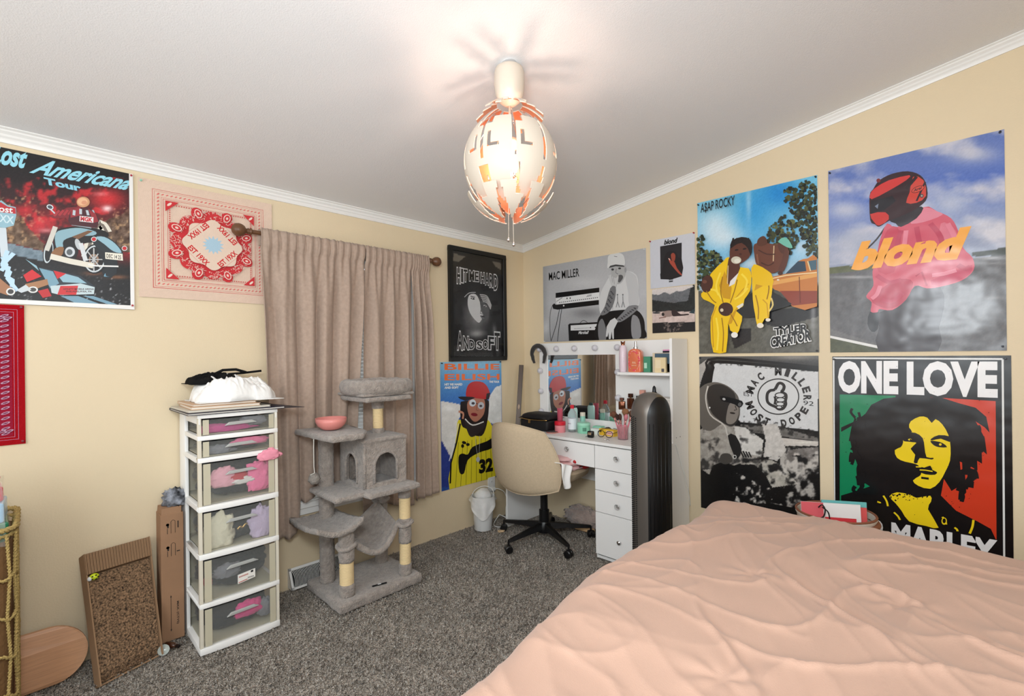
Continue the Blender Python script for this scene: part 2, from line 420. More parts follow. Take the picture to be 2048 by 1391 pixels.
        for (u, v) in pins or []:
            p = s.W(u * w, v * h, 0); g = G(); nn = Vector((0, -1, 0)) if s.wall == 'R' else Vector((1, 0, 0))
            g.lathe([(.0045, 0), (.0045, .003), (.0028, .004), (.0032, .009), (.0042, .010), (.0042, .012), (0, .0125)], p, 10, R=nn.to_track_quat('Z', 'Y').to_matrix())
            g.build('push_pin', mat('push_pin_%d' % pincol[0], pincol, .35), s.root, smooth=2)
        return s

GLOSS = print_mat('glossy_poster_print', .28, .35, 4.5)
SATIN = print_mat('satin_poster_print', .45, .15, 5)
CLOTHP = print_mat('printed_cotton', .9, .25, 300, spec=.15)
BK, WH = (16, 15, 17), (235, 234, 232)

# --- motorcycle tour poster, top left
P = Poster('tour_poster', 'red and black tour poster with a motorcycle rider, top left beside the pink bandana', 'poster', None,
           'L', (-2.985, -2.521), 1.455, 2.052, (0, 280, 3.975), SATIN)
sky_ = [(-800, 300), (1040, 300), (1040, 900), (-800, 900)]
P.ground([(0, (14, 12, 15)), (.2, (24, 12, 15)), (.32, (70, 18, 22)), (.45, (150, 22, 30)), (.6, (120, 20, 25)), (.7, (20, 14, 15)), (1, (12, 12, 14))],
  polys=[('n', sky_, (40, 14, 18), 120, .5, 3, .8), ('n', sky_, (225, 40, 48), 70, .55, 6, .75),
         ('p', [(-900, 500), (0, 450), (60, 520), (140, 560), (230, 700), (350, 830), (340, 880), (0, 800), (-900, 700)], (96, 72, 52), 60),
         ('p', [(1060, 500), (1000, 560), (960, 600), (880, 620), (820, 660), (760, 740), (800, 860), (1060, 900)], (88, 64, 48), 60),
         ('n', [(-900, 450), (350, 450), (350, 900), (-900, 800)], (190, 150, 110), 26, .6, 4, .8), ('n', [(760, 500), (1060, 500), (1060, 900), (800, 900)], (185, 150, 112), 26, .6, 5, .8),
         ('p', [(-900, 700), (0, 805), (340, 885), (350, 965), (0, 890), (-900, 800)], (110, 128, 140), 30),
         ('p', [(-900, 800), (0, 890), (350, 965), (700, 1060), (1060, 1120), (1060, 1400), (-900, 1400)], (16, 15, 18), 8),
         ('n', [(-900, 980), (120, 1000), (1060, 1120), (1060, 1400), (-900, 1400)], (190, 192, 196), 13, .66, 2, .9)],
  blobs=[('b', 850, 470, 170, 90, (225, 40, 46), .9), ('b', 850, 545, 42, 26, (255, 225, 225), .95), ('b', 800, 430, 60, 18, (245, 150, 150), .6), ('b', 330, 680, 90, 60, (215, 45, 55), .8),
         ('b', 370, 720, 70, 18, (250, 170, 170), .6), ('b', 200, 560, 80, 40, (205, 30, 42), .8), ('b', 930, 1090, 90, 16, (170, 110, 70), .7), ('b', 740, 1060, 90, 18, (150, 90, 55), .7)], n=(110, 130), grain=.05)
CY_, LB, CRM, RD = (150, 215, 232), (148, 186, 200), (226, 220, 205), (205, 35, 42)
P.text('Lost', (-72, 176), (212, 226), (-68, 22), CY_, .04, .45).text('Americana', (238, 258), (1008, 398), (300, 150), CY_, .03, .45)
P.text('Tour', (362, 352), (640, 408), (352, 300), (140, 205, 225), .045)
P.poly([(-170, 500), (-60, 530), (10, 480), (60, 520), (125, 535), (130, 600), (110, 680), (40, 700), (-30, 690), (-120, 640)], LB).poly([(-150, 515), (-60, 540), (5, 495), (60, 530), (122, 542), (127, 588), (-140, 560)], (185, 40, 48))
P.text('Lost', (-48, 566), (100, 582), (-46, 518), WH, .02).text('XX', (-4, 650), (108, 668), (-2, 592), (205, 225, 232), .02).line([(18, 698), (38, 930)], 20, (205, 215, 222))
for pts in ([(60, 880), (20, 990), (70, 1010), (50, 1080), (100, 1110), (95, 1170)], [(110, 900), (60, 950), (20, 1000), (80, 1050), (60, 1100), (140, 1200)], [(20, 930), (50, 990), (10, 1040)]): P.line(pts, 12, (190, 220, 245))
P.poly([(200, 945), (290, 1000), (310, 1040)], LB)
P.line([(690, 935), (738, 745), (800, 668), (850, 735)], 34, CRM, 4).line([(690, 935), (738, 745), (800, 668), (850, 735)], 10, (120, 110, 100), 4)
P.ellp(385, 890, 42, 100, (20, 22, 26), 10).ellp(385, 890, 36, 90, (200, 210, 215), 10).ellp(387, 890, 28, 78, (20, 20, 24), 10)
P.ellp(870, 1000, 62, 100, (28, 34, 40), 8)
for k in range(4): P.line([(840 + k * 22, 930), (862 + k * 18, 1010), (830 + k * 14, 1085)], 6, (120, 165, 190), 4)
P.ellp(755, 945, 98, 120, (18, 18, 22), 8).ellp(752, 945, 84, 108, (205, 212, 216), 8).ellp(752, 945, 74, 96, (24, 22, 26), 8).ellp(745, 950, 40, 44, (150, 120, 100)).ellp(742, 952, 26, 28, (30, 28, 30))
for k in range(8): P.line([(745, 950), (745 + 72 * cos(k * .785), 950 + 92 * sin(k * .785))], 4, (190, 190, 190))
P.poly([(420, 730), (560, 690), (740, 700), (860, 740), (820, 800), (640, 830), (620, 900), (560, 990), (440, 960), (430, 830)], (24, 22, 24), 3)
P.poly([(730, 770), (830, 765), (920, 820), (975, 895), (960, 925), (860, 905), (760, 850)], (36, 44, 50), 3).poly([(760, 775), (830, 772), (915, 825), (965, 895), (900, 885), (830, 830)], LB, 3)
P.poly([(440, 745), (520, 710), (640, 700), (760, 730), (740, 760), (600, 765), (505, 800), (500, 860), (450, 865)], (140, 176, 188), 3).poly([(570, 770), (700, 720), (740, 725), (620, 790)], (120, 84, 58))
P.poly([(400, 925), (440, 860), (500, 850), (505, 880), (480, 930)], (142, 98, 62), 2).poly([(740, 850), (860, 905), (930, 940), (925, 1060), (880, 1090), (840, 1080), (820, 960)], (30, 36, 42))
P.ellp(555, 890, 48, 48, (40, 40, 44)).ellp(555, 890, 40, 40, (205, 210, 214)).ellp(552, 892, 24, 24, (90, 96, 100)).ellp(620, 830, 22, 46, (190, 195, 198), -20)
P.line([(400, 925), (560, 965), (740, 1000)], 22, CRM).line([(640, 820), (680, 960)], 14, (215, 218, 220)).line([(700, 990), (760, 1000), (940, 1005)], 6, WH)
P.line([(440, 690), (370, 880)], 14, (210, 205, 195)).line([(380, 530), (440, 590)], 5, (200, 205, 210)).ellp(397, 535, 28, 20, (215, 225, 230), 20).ellp(397, 535, 20, 13, (70, 80, 90), 20)
P.poly([(375, 600), (440, 590), (530, 540), (640, 530), (735, 560), (790, 640), (745, 700), (570, 672), (520, 620), (430, 625)], (128, 36, 44)).poly([(580, 550), (700, 560), (768, 640), (740, 690), (580, 668)], (58, 30, 36))
for k in range(9): P.line([(430 + k * 38, 606 - k * 4), (470 + k * 34, 560 - k * 1)], 7, (170, 50, 58))
for k in range(5): P.line([(590 + k * 36, 560), (600 + k * 36, 600)], 9, (170, 185, 195))
P.poly([(565, 660), (720, 690), (725, 705), (568, 680)], (150, 160, 168))
P.poly([(632, 596), (742, 612), (740, 658), (630, 642)], (232, 226, 226)).text('MGK', (640, 636), (732, 650), (642, 602), (200, 30, 45), .05)
P.poly([(540, 640), (560, 560), (640, 535), (720, 552), (790, 630), (770, 700), (560, 676)], (74, 30, 38)).poly([(560, 560), (640, 535), (640, 600), (560, 620)], (150, 44, 52)).poly([(700, 548), (760, 590), (780, 650), (745, 660)], (150, 44, 52)).line([(590, 560), (586, 600)], 8, (190, 200, 206)).line([(640, 550), (640, 592)], 8, (190, 200, 206)).line([(690, 560), (700, 600)], 8, (190, 200, 206)).poly([(632, 604), (742, 616), (740, 660), (630, 648)], (232, 226, 226)).text('MGK', (640, 642), (732, 654), (642, 610), (200, 30, 45), .05)
P.ellp(660, 495, 52, 42, (205, 150, 110)).ellp(655, 492, 40, 30, (232, 180, 140)).ellp(668, 500, 22, 16, (215, 150, 115))
P.poly([(834, 893), (972, 905), (976, 960), (836, 945)], (235, 230, 214)).text('DEC 14 25', (846, 936), (960, 950), (846, 905), (70, 60, 60), .02)
for (x, y) in ((745, 790), (988, 862)): P.ellp(x, y, 22, 20, (220, 225, 225)).ellp(x, y, 17, 15, (200, 40, 45))
P.poly([(185, 1075), (255, 1030), (330, 1085), (215, 1130)], RD).poly([(300, 1010), (420, 1035), (640, 1080), (755, 1165), (750, 1230), (480, 1235), (400, 1215), (380, 1150)], (38, 48, 58)).poly([(310, 1018), (420, 1045), (470, 1140), (400, 1180)], (120, 160, 178))
P.poly([(430, 1040), (620, 1090), (690, 1140), (500, 1130)], LB).poly([(425, 1038), (525, 1062), (455, 1105)], RD).poly([(400, 1160), (640, 1140), (752, 1170), (745, 1225), (480, 1232), (410, 1215)], (196, 212, 216)).poly([(480, 1160), (620, 1158), (605, 1230), (455, 1230)], (205, 45, 50))
P.text('XFINITY MOBILE ARENA', (500, 1192), (745, 1192), (500, 1178), (70, 30, 34), .02).text('PHILADELPHIA, PA', (525, 1213), (728, 1213), (525, 1198), (70, 30, 34), .02)
P.poly([(200, 1145), (375, 1105), (385, 1150), (225, 1205)], (168, 120, 82)).ellp(262, 1190, 40, 26, (225, 225, 222)).ellp(262, 1190, 26, 16, (70, 66, 64)).poly([(-150, 1090), (0, 1100), (120, 1200), (60, 1235), (-150, 1160)], (165, 115, 80)).ellp(85, 1205, 36, 30, (225, 225, 222)).ellp(85, 1205, 24, 19, (60, 58, 58))
P.poly([(130, 1195), (205, 1150), (250, 1190), (170, 1215)], (205, 212, 216)).poly([(300, 1200), (380, 1180), (410, 1240), (340, 1255)], (190, 35, 40)).poly([(480, 1240), (620, 1240), (790, 1302), (600, 1296)], (120, 158, 178)).poly([(655, 1238), (740, 1240), (930, 1306), (860, 1306)], (120, 158, 178))
w_ = P.a1 - P.a0; h_ = P.z1 - P.z0
P.poly([(0, 0), (w_, 0), (w_, .018), (0, .018)], (236, 234, 230), raw=True).poly([(w_ - .014, 0), (w_, 0), (w_, h_), (w_ - .014, h_)], (236, 234, 230), raw=True)
P.done(pins=[(.985, .985), (.982, .03)], pincol=(170, 25, 40))

# --- pale pink bandana with a red print
P = Poster('printed_bandana', 'cream bandana with red paisley print pinned beside the tour poster', 'bandana', 'bandanas on the wall', 'L', (-2.505, -1.945), 1.515, 2.045, (0, 240, 3.478), CLOTHP, off=.006)
P.ground([(0, (226, 200, 180)), (1, (224, 198, 178))], n=(60, 60), grain=.015, name='cloth')
BW, BH = P.a1 - P.a0, P.z1 - P.z0
R1 = (205, 62, 66); R2 = (222, 118, 112)
def bq(u, v): return (u * BW * .83 + .052, v * BH * .84 + .045)
def frame(P, q, m_, wd, col):
    P.line([q(m_, m_), q(1 - m_, m_), q(1 - m_, 1 - m_), q(m_, 1 - m_), q(m_, m_)], wd, col, raw=True)
for m_, wd in ((0, .0022), (.016, .0012), (.07, .0012), (.085, .0022), (.12, .0015)): frame(P, bq, m_, wd, R1)
for k in range(26):
    t = .045 + k * .91 / 25
    for a, b, rot in ((t, .043, 35), (t, .957, 35), (.043, t, 55), (.957, t, 55)):
        x, y = bq(a, b); P.ellp(x, y, .0065, .0026, R2, rot, 8, raw=True)
for k in range(34):
    t = .15 + k * .70 / 33
    for a, b in ((t, .135), (t, .865), (.135, t), (.865, t)):
        x, y = bq(a, b); P.ellp(x, y, .0028, .0028, R1, 0, 6, raw=True)
for sx, sy in ((.1, .1), (.9, .1), (.1, .9), (.9, .9)):
    dx = .11 if sx < .5 else -.11; dy = .11 if sy < .5 else -.11
    P.poly([bq(sx, sy), bq(sx + dx, sy), bq(sx, sy + dy)], R1, raw=True)
    P.ellp(*bq(sx + dx * .3, sy + dy * .3), .012, .005, (238, 215, 200), 45, 10, raw=True)
def octo(P, q, r, wob, nn, col):
    P.poly([q(.5 + (r + wob * cos(8 * t)) * cos(t), .5 + (r + wob * cos(8 * t)) * sin(t)) for t in [2 * pi * i / nn for i in range(nn)]], col, raw=True)
octo(P, bq, .345, .022, 96, R1)
for k in range(8):
    t = k * pi / 4 + pi / 8; x, y = bq(.5 + .335 * cos(t), .5 + .335 * sin(t)); P.ellp(x, y, .034, .026, R1, math.degrees(t), raw=True)
rnd = random.Random(4)
for k in range(420):
    t = rnd.random() * 2 * pi; r_ = .275 + rnd.random() * .09; x, y = bq(.5 + r_ * cos(t), .5 + r_ * sin(t))
    P.ellp(x, y, .003 + rnd.random() * .005, .0011, (238, 205, 192), rnd.random() * 180, 7, raw=True)
for k in range(8):
    t = k * pi / 4 + pi / 8; x, y = bq(.5 + .34 * cos(t), .5 + .34 * sin(t))
    P.ellp(x, y, .021, .015, (238, 205, 192), math.degrees(t), raw=True).ellp(x, y, .017, .011, R1, math.degrees(t), raw=True).ellp(x, y, .007, .005, (238, 205, 192), math.degrees(t), 10, raw=True)
octo(P, bq, .255, .018, 96, (228, 204, 185))
P.poly([bq(.5 + (.10 if i % 2 else .065) * cos(2 * pi * i / 28), .5 + (.10 if i % 2 else .065) * sin(2 * pi * i / 28)) for i in range(28)], (172, 200, 216), raw=True)
for (a, b, rot) in ((.37, .37, -45), (.63, .37, 45), (.37, .63, -135), (.63, .63, 135)):
    x, y = bq(a, b); r_ = radians(rot); dx, dy = cos(r_) * .052, sin(r_) * .052; nx, ny = -sin(r_) * .024, cos(r_) * .024
    P.text('EST 19XX', (x - dx - nx / 2, y - dy - ny / 2), (x + dx - nx / 2, y + dy - ny / 2), (x - dx + nx / 2, y - dy + ny / 2), (205, 38, 46), .03, raw=True)
    P.line([(x - dx - nx * .9, y - dy - ny * .9), (x + dx * .8 - nx * .9, y + dy * .8 - ny * .9)], .0012, R2, raw=True)
P.done('printed_pattern', pins=[(.02, .975)], pincol=(150, 205, 180))

# --- deep red bandana, far left
P = Poster('printed_bandana', 'deep red bandana hanging at the left edge below the tour poster', 'bandana', 'bandanas on the wall', 'L', (-3.40, -2.861), .914, 1.452, (0, 580, 1.833), CLOTHP, off=.005)
P.ground([(0, (168, 14, 26)), (1, (160, 12, 24))], n=(30, 30), grain=.02, name='cloth')
def rq(u, v): return (u * .50 + .02, v * .50 + .02)
for m_ in (0, .02, .115, .13): frame(P, rq, m_, .0016, (186, 140, 168))
P.poly([rq(.03, .03), rq(.97, .03), rq(.97, .97), rq(.03, .97)], (150, 28, 52), raw=True).poly([rq(.135, .135), rq(.865, .135), rq(.865, .865), rq(.135, .865)], (166, 14, 26), raw=True)
for k in range(24):
    t = .05 + k * .9 / 23
    for a, b, rot in ((t, .068, 20), (t, .932, 20), (.068, t, 20), (.932, t, 20)):
        x, y = rq(a, b); P.ellp(x, y, .013, .0045, (190, 150, 172), rot, 10, raw=True).ellp(x, y, .008, .002, (110, 20, 60), rot, 8, raw=True)
for k in range(40):
    t = rnd.random() * 2 * pi; r_ = .15 + rnd.random() * .18; x, y = rq(.5 + r_ * cos(t), .5 + r_ * sin(t)); P.ellp(x, y, .012, .005, (200, 160, 170), rnd.random() * 180, 10, raw=True)
P.done('printed_pattern', pins=[(.985, .985), (.985, .02)], pincol=(120, 20, 30))

# --- framed black picture
FR = Poster('framed_picture', 'black framed picture of a half hidden face between the words, above the blue tour poster', 'picture', None, 'L', (-.765, -.236), 1.214, 1.998, (860, 480, 2.675), SATIN, off=.008)
FR.ground([(0, (34, 34, 36)), (1, (26, 26, 28))], polys=[('p', [(120, 70), (185, 90), (150, 120), (120, 110)], (120, 112, 100)), ('p', [(320, 110), (375, 125), (375, 160), (345, 140)], (120, 112, 100)),
   ('p', [(185, 88), (215, 75), (290, 90), (325, 110), (380, 200), (380, 600), (120, 600), (120, 140)], (22, 22, 24), 10)],
   blobs=[('b', 245, 500, 45, 22, (205, 205, 205), .75), ('b', 240, 400, 60, 95, (206, 206, 206), .75), ('b', 200, 440, 30, 60, (90, 90, 92), .6), ('b', 340, 480, 12, 30, (170, 170, 170), .6), ('b', 300, 400, 16, 40, (190, 190, 190), .4)], n=(70, 100), grain=.03)
HW = (228, 228, 228)
P = FR
P.poly([(205, 295), (240, 290), (262, 330), (268, 380), (280, 400), (262, 440), (240, 430), (210, 390), (197, 340)], (226, 226, 226), 3)
P.poly([(262, 330), (300, 345), (312, 380), (300, 425), (276, 440), (280, 400)], (96, 96, 98), 3)
for k in range(5): P.line([(262 + k * 4, 292 + k * 9), (300, 300 + k * 9), (324 - k, 350 + k * 5)], 5, (200, 200, 200), 4)
P.line([(180, 305), (205, 283), (240, 280)], 4, (190, 190, 190), 3)
P.ellp(224, 313, 11, 5, (30, 30, 32), 15).ellp(222, 312, 3, 3, WH).ellp(290, 352, 9, 4, (220, 220, 220), 25).ellp(290, 353, 4, 3, BK).line([(212, 300), (236, 306)], 4, (60, 60, 62)).line([(268, 372), (264, 392), (278, 396)], 3, (60, 60, 62)).ellp(276, 408, 13, 4, (60, 60, 62), 10).ellp(277, 416, 10, 4, (120, 120, 122), 10)
def stretch(P, body, xs, bl, tl, bold=.03):
    """letters of unequal height side by side: bl and tl are base and cap lines as functions of x"""
    for i, ch in enumerate(body):
        if ch == ' ': continue
        a, b = xs[i]; aa, bb, B_, T_ = a + 2, b - 2, bl((a + b) / 2) - 2, tl((a + b) / 2) + 2
        P.text(ch, (aa, B_), (bb, B_ + 1.5), (aa, T_), HW, .085).text(ch, (aa, B_), (bb, B_ + 1.5), (aa, T_), (24, 24, 26), .025)
xs = []; x = 138
for ch in 'HIT ME HARD':
    wd = {'I': 11, ' ': 6, 'M': 28}.get(ch, 22); xs.append((x, x + wd)); x += wd + 1.5
stretch(P, 'HIT ME HARD', xs, lambda x: 232 - 5 * sin((x - 138) / 215 * pi) * 6 + (x - 138) * .17, lambda x: 148 + (x - 138) * .19 - 0 * x)
xs = []; x = 140
for ch in 'AND SOFT':
    wd = {' ': 8, 'A': 31}.get(ch, 30); xs.append((x, x + wd)); x += wd + 1.5
stretch(P, 'AND SOFT', xs, lambda x: 583, lambda x: 478 + 52 * sin((x - 140) / 215 * pi) + (x - 140) * .08)
P.done()
g = G(); y0, y1, z0, z1 = -.781, -.222, 1.196, 2.014; fw = .032
for (a, b, c, d) in ((y0, y1, z0, z0 + fw), (y0, y1, z1 - fw, z1), (y0, y0 + fw, z0 + fw, z1 - fw), (y1 - fw, y1, z0 + fw, z1 - fw)): g.box(.001, .026, a, b, c, d)
g.build('frame', mat('black_frame', (14, 14, 14), .4), FR.root, bev=.002, seg=1)
G().box(.0215, .023, y0 + fw - .004, y1 - fw + .004, z0 + fw - .004, z1 - fw + .004).build('glazing', mat('picture_glazing', (255, 255, 255), .03, trans=1, ior=1.2), FR.root)

# --- blue and yellow tour poster on the left wall
P = Poster('tour_poster', 'blue and yellow tour poster of a figure in a red cap below the black frame', 'poster', None, 'L', (-.858, -.268), .30, 1.193, (860, 480, 2.675), GLOSS)
P.ground([(0, (138, 190, 218)), (.12, (96, 160, 212)), (.3, (62, 120, 196)), (.6, (52, 66, 150)), (1, (44, 84, 160))],
   polys=[('p', [(55, 860), (110, 868), (170, 880), (185, 900), (150, 960), (120, 1180), (90, 1180), (60, 1080)], (226, 224, 220), 14),
          ('p', [(60, 1070), (120, 1180), (105, 1320), (60, 1320)], (44, 62, 140), 10), ('p', [(350, 785), (380, 775), (380, 985), (300, 975), (300, 900), (320, 830)], (222, 222, 220), 20)],
   blobs=[('b', 100, 900, 40, 18, (250, 250, 248), .7)], n=(80, 120))
P.text('BILLIE', (78, 693), (367, 691), (78, 661), (238, 112, 46), .022).text('EILISH', (78, 749), (367, 745), (78, 716), (238, 112, 46), .022)
P.text('HIT ME HARD', (76, 777), (170, 776), (76, 766), WH, .05).text('AND SOFT', (76, 794), (150, 793), (76, 783), WH, .05).text('THE TOUR', (315, 762), (368, 762), (315, 752), WH, .05)
P.poly([(150, 960), (190, 965), (290, 960), (320, 975), (345, 1060), (348, 1330), (240, 1340), (102, 1340), (110, 1200), (130, 1120), (140, 1010)], (226, 210, 40), 2)
P.line([(160, 980), (140, 1080), (110, 1190), (106, 1300)], 9, BK).line([(150, 980), (130, 1080), (100, 1180)], 4, WH)
for k in range(8): P.line([(150 + k * 24, 1080 - k * 4), (134 + k * 28, 1330)], 2.2, (40, 36, 22))
P.poly([(150, 1160), (170, 1140), (200, 1145), (225, 1105), (300, 1075), (330, 1060), (330, 1110), (260, 1135), (200, 1175), (180, 1245), (155, 1240)], BK, 3)
P.ellp(180, 1082, 12, 8, BK, 20).ellp(200, 1092, 10, 8, BK).ellp(172, 1100, 8, 10, BK)
P.text('32', (264, 1243), (330, 1230), (264, 1178), BK, .06)
P.poly([(160, 880), (180, 860), (300, 850), (312, 900), (300, 990), (275, 1045), (230, 1040), (195, 1010), (165, 985)], (34, 24, 26), 3)
P.poly([(196, 880), (215, 850), (280, 845), (292, 880), (285, 930), (255, 965), (230, 968), (205, 935)], (178, 118, 96), 3)
P.poly([(182, 960), (215, 990), (285, 975), (290, 1000), (235, 1048), (205, 1040)], (46, 38, 40), 3).line([(185, 955), (225, 988), (285, 970)], 6, (226, 222, 216), 4)
P.poly([(192, 800), (205, 770), (235, 755), (280, 760), (308, 790), (318, 830), (300, 850), (225, 842), (192, 838)], (188, 38, 40), 3).poly([(146, 838), (195, 836), (240, 842), (185, 858)], (30, 26, 34), 2).poly([(300, 820), (320, 815), (312, 850), (296, 852)], (30, 26, 34))
P.ellp(225, 870, 18, 19, (210, 218, 226), 10).ellp(270, 884, 17, 19, (190, 190, 196), 10).ellp(228, 872, 9, 7, (70, 60, 66)).ellp(269, 886, 8, 6, (70, 60, 66)).line([(243, 872), (254, 876)], 3, (60, 50, 54)).line([(250, 880), (244, 908), (256, 910)], 3, (120, 76, 64)).ellp(234, 932, 18, 9, (128, 32, 44), 8)
P.line([(150, 915), (175, 925), (172, 955)], 10, (200, 140, 115), 3).line([(240, 1045), (245, 1110), (256, 1160), (262, 1100), (262, 1045)], 2, (180, 180, 185), 3).ellp(254, 1172, 10, 14, (190, 192, 196))
P.done(pins=[(.02, .99), (.975, .99)], pincol=(20, 20, 26))
# --- grey landscape poster over the vanity
P = Poster('music_poster', 'wide grey poster of a seated person in a white cap, over the vanity mirror', 'poster', None, 'R', (.217, 1.107), 1.334, 1.928, (1060, 450, 5.564), GLOSS)
P.ground([(0, (176, 176, 178)), (.5, (188, 188, 190)), (1, (150, 150, 152))], blobs=[('b', 640, 980, 170, 60, (110, 110, 112), .7), ('b', 170, 1130, 50, 90, (228, 228, 228), .7), ('b', 160, 800, 40, 500, (150, 150, 152), .6), ('b', 600, 640, 200, 60, (205, 205, 206), .6),
    ('b', 1250, 1100, 60, 140, (205, 205, 207), .6)], n=(130, 90), grain=.02)
P.text('MAC MILLER', (216, 616), (552, 570), (214, 530), (18, 18, 20), .012)
P.poly([(290, 755), (775, 695), (775, 745), (290, 810)], BK).poly([(290, 812), (775, 748), (778, 835), (300, 885)], (226, 226, 226)).poly([(290, 885), (770, 832), (770, 885), (310, 940), (262, 930), (250, 890), (275, 870)], BK)
for k in range(20): P.poly([(330 + k * 22, 866 - k * 2.9), (342 + k * 22, 864 - k * 2.9), (342 + k * 22, 855 - k * 2.9), (330 + k * 22, 857 - k * 2.9)], (40, 40, 42))
P.ellp(417, 815, 6, 10, BK).ellp(452, 812, 6, 10, BK).line([(632, 796), (690, 786)], 4, BK).line([(640, 782), (690, 774)], 4, BK).line([(300, 850), (365, 806)], 5, (60, 60, 62)).ellp(380, 896, 8, 9, WH)
P.line([(250, 900), (228, 1000), (228, 1180), (238, 1285)], 6, (60, 60, 62), 4).line([(335, 930), (300, 1100), (240, 1290)], 7, (40, 40, 42)).line([(358, 930), (330, 1120), (310, 1292)], 7, (40, 40, 42))
P.poly([(430, 1110), (445, 1095), (765, 1078), (770, 1280), (438, 1285)], BK).poly([(458, 1115), (760, 1098), (760, 1165), (458, 1172)], (214, 214, 214)).line([(560, 1090), (600, 1058), (645, 1084)], 5, (40, 40, 42), 4)
for k in range(12): P.ellp(500 + k * 15, 1152 - k * .9, 4, 5, (120, 120, 122))
P.ellp(680, 1140, 6, 7, BK).ellp(740, 1136, 16, 7, BK).text('Marshall', (542, 1212), (656, 1208), (546, 1180), (230, 230, 230), .02, .3)
SK, SK2 = (172, 172, 172), (120, 120, 122)
P.poly([(775, 900), (790, 760), (850, 640), (900, 560), (960, 520), (1100, 512), (1170, 540), (1205, 600), (1215, 760), (1218, 890), (1110, 895), (1060, 940), (930, 950), (880, 970), (800, 1000)], (208, 208, 208), 3)
P.poly([(1060, 520), (1160, 545), (1200, 620), (1215, 880), (1110, 892), (1100, 760)], (192, 192, 193), 2).line([(1010, 560), (960, 690), (930, 850), (925, 940)], 5, (150, 150, 152), 4)
P.poly([(755, 1278), (750, 1100), (790, 1000), (880, 960), (1080, 940), (1200, 950), (1270, 1040), (1284, 1160), (1275, 1268)], (24, 24, 26), 3)
P.poly([(1150, 1000), (1220, 1050), (1240, 1240), (1150, 1260), (1130, 1120)], (140, 140, 142), 3).poly([(775, 1275), (765, 1110), (810, 1040), (850, 1150), (850, 1275)], (120, 120, 122), 3)
P.poly([(905, 470), (920, 440), (1050, 430), (1075, 500), (1055, 590), (1010, 650), (950, 650), (915, 580)], SK, 3).poly([(870, 420), (880, 340), (960, 300), (1040, 330), (1062, 400), (1050, 450), (960, 440), (880, 480), (866, 462)], (214, 214, 212), 3)
P.poly([(880, 478), (900, 452), (960, 438), (1045, 448), (1060, 466), (960, 458)], (60, 60, 62)).ellp(925, 494, 15, 12, (50, 50, 52)).ellp(1003, 482, 16, 11, (50, 50, 52)).line([(966, 486), (960, 530), (985, 545)], 6, (110, 110, 112)).poly([(990, 560), (1030, 556), (1040, 590), (1000, 640), (980, 610)], (84, 84, 86), 3).line([(940, 346), (976, 352)], 4, (80, 80, 82))
P.ellp(1068, 500, 12, 30, (150, 150, 152))
P.poly([(890, 610), (880, 560), (905, 560), (960, 590), (990, 560), (985, 620), (960, 680), (920, 690)], (196, 196, 196), 3).line([(915, 560), (925, 640)], 3, (110, 110, 112)).line([(935, 575), (945, 660)], 3, (110, 110, 112))
P.poly([(900, 700), (960, 690), (950, 830), (900, 950), (830, 1000), (790, 990), (840, 900)], (116, 116, 118), 3)
P.poly([(1110, 900), (1205, 895), (1190, 950), (1080, 1040), (1000, 1080), (960, 1060), (1040, 970)], (126, 126, 128), 3)
for k in range(16): P.ellp(910 - k * 5 + (k % 3) * 16, 740 + k * 15, 11, 7, (64, 64, 68), k * 40, 8).ellp(1000 + k * 12, 1050 - k * 9 + (k % 2) * 14, 11, 7, (66, 66, 70), k * 30, 8)
P.poly([(860, 1130), (900, 1060), (950, 1030), (985, 1070), (960, 1120), (940, 1160), (940, 1265), (925, 1265), (915, 1180), (905, 1265), (885, 1268), (880, 1190), (870, 1240), (850, 1240)], (206, 206, 206))
for x0 in (990, 1050): P.line([(x0 - 10, 790), (x0 - 8, 850), (x0 - 25, 915)], 7, (120, 120, 122)).line([(x0 - 8, 850), (x0 + 12, 915)], 7, (120, 120, 122)).ellp(x0 - 10, 775, 8, 10, (110, 110, 112))
P.done(pins=[(.01, .01), (.99, .985)], pincol=(220, 220, 215))

# --- small square white sheet
P = Poster('album_poster', 'small white square poster with a dark portrait in its middle', 'poster', 'small square posters', 'R', (1.137, 1.434), 1.655, 1.968, (1060, 450, 5.564), SATIN)
P.ground([(0, (206, 207, 214)), (1, (200, 202, 210))], n=(30, 30), grain=.01)
P.poly([(1452, 238), (1692, 196), (1692, 570), (1457, 602)], (34, 32, 36)).poly([(1510, 330), (1560, 290), (1630, 300), (1650, 360), (1692, 380), (1692, 570), (1457, 602), (1480, 470)], (24, 20, 24), 2)
P.poly([(1572, 330), (1600, 310), (1622, 340), (1612, 400), (1585, 400)], (150, 66, 48), 3).poly([(1545, 372), (1560, 370), (1580, 400), (1612, 410), (1640, 480), (1692, 545), (1690, 560), (1650, 530), (1590, 460), (1560, 420)], (168, 70, 52), 2).line([(1545, 370), (1562, 390)], 6, (226, 200, 190))
P.text('blond', (1497, 218), (1645, 192), (1497, 170), (26, 26, 28), .05, .25)
P.line([(1550, 604), (1596, 598)], 9, BK).line([(1550, 618), (1596, 612)], 5, (90, 90, 92)).line([(1550, 630), (1594, 625)], 9, BK)
P.done(pins=[(.01, .985), (.985, .99)], pincol=(170, 140, 70))

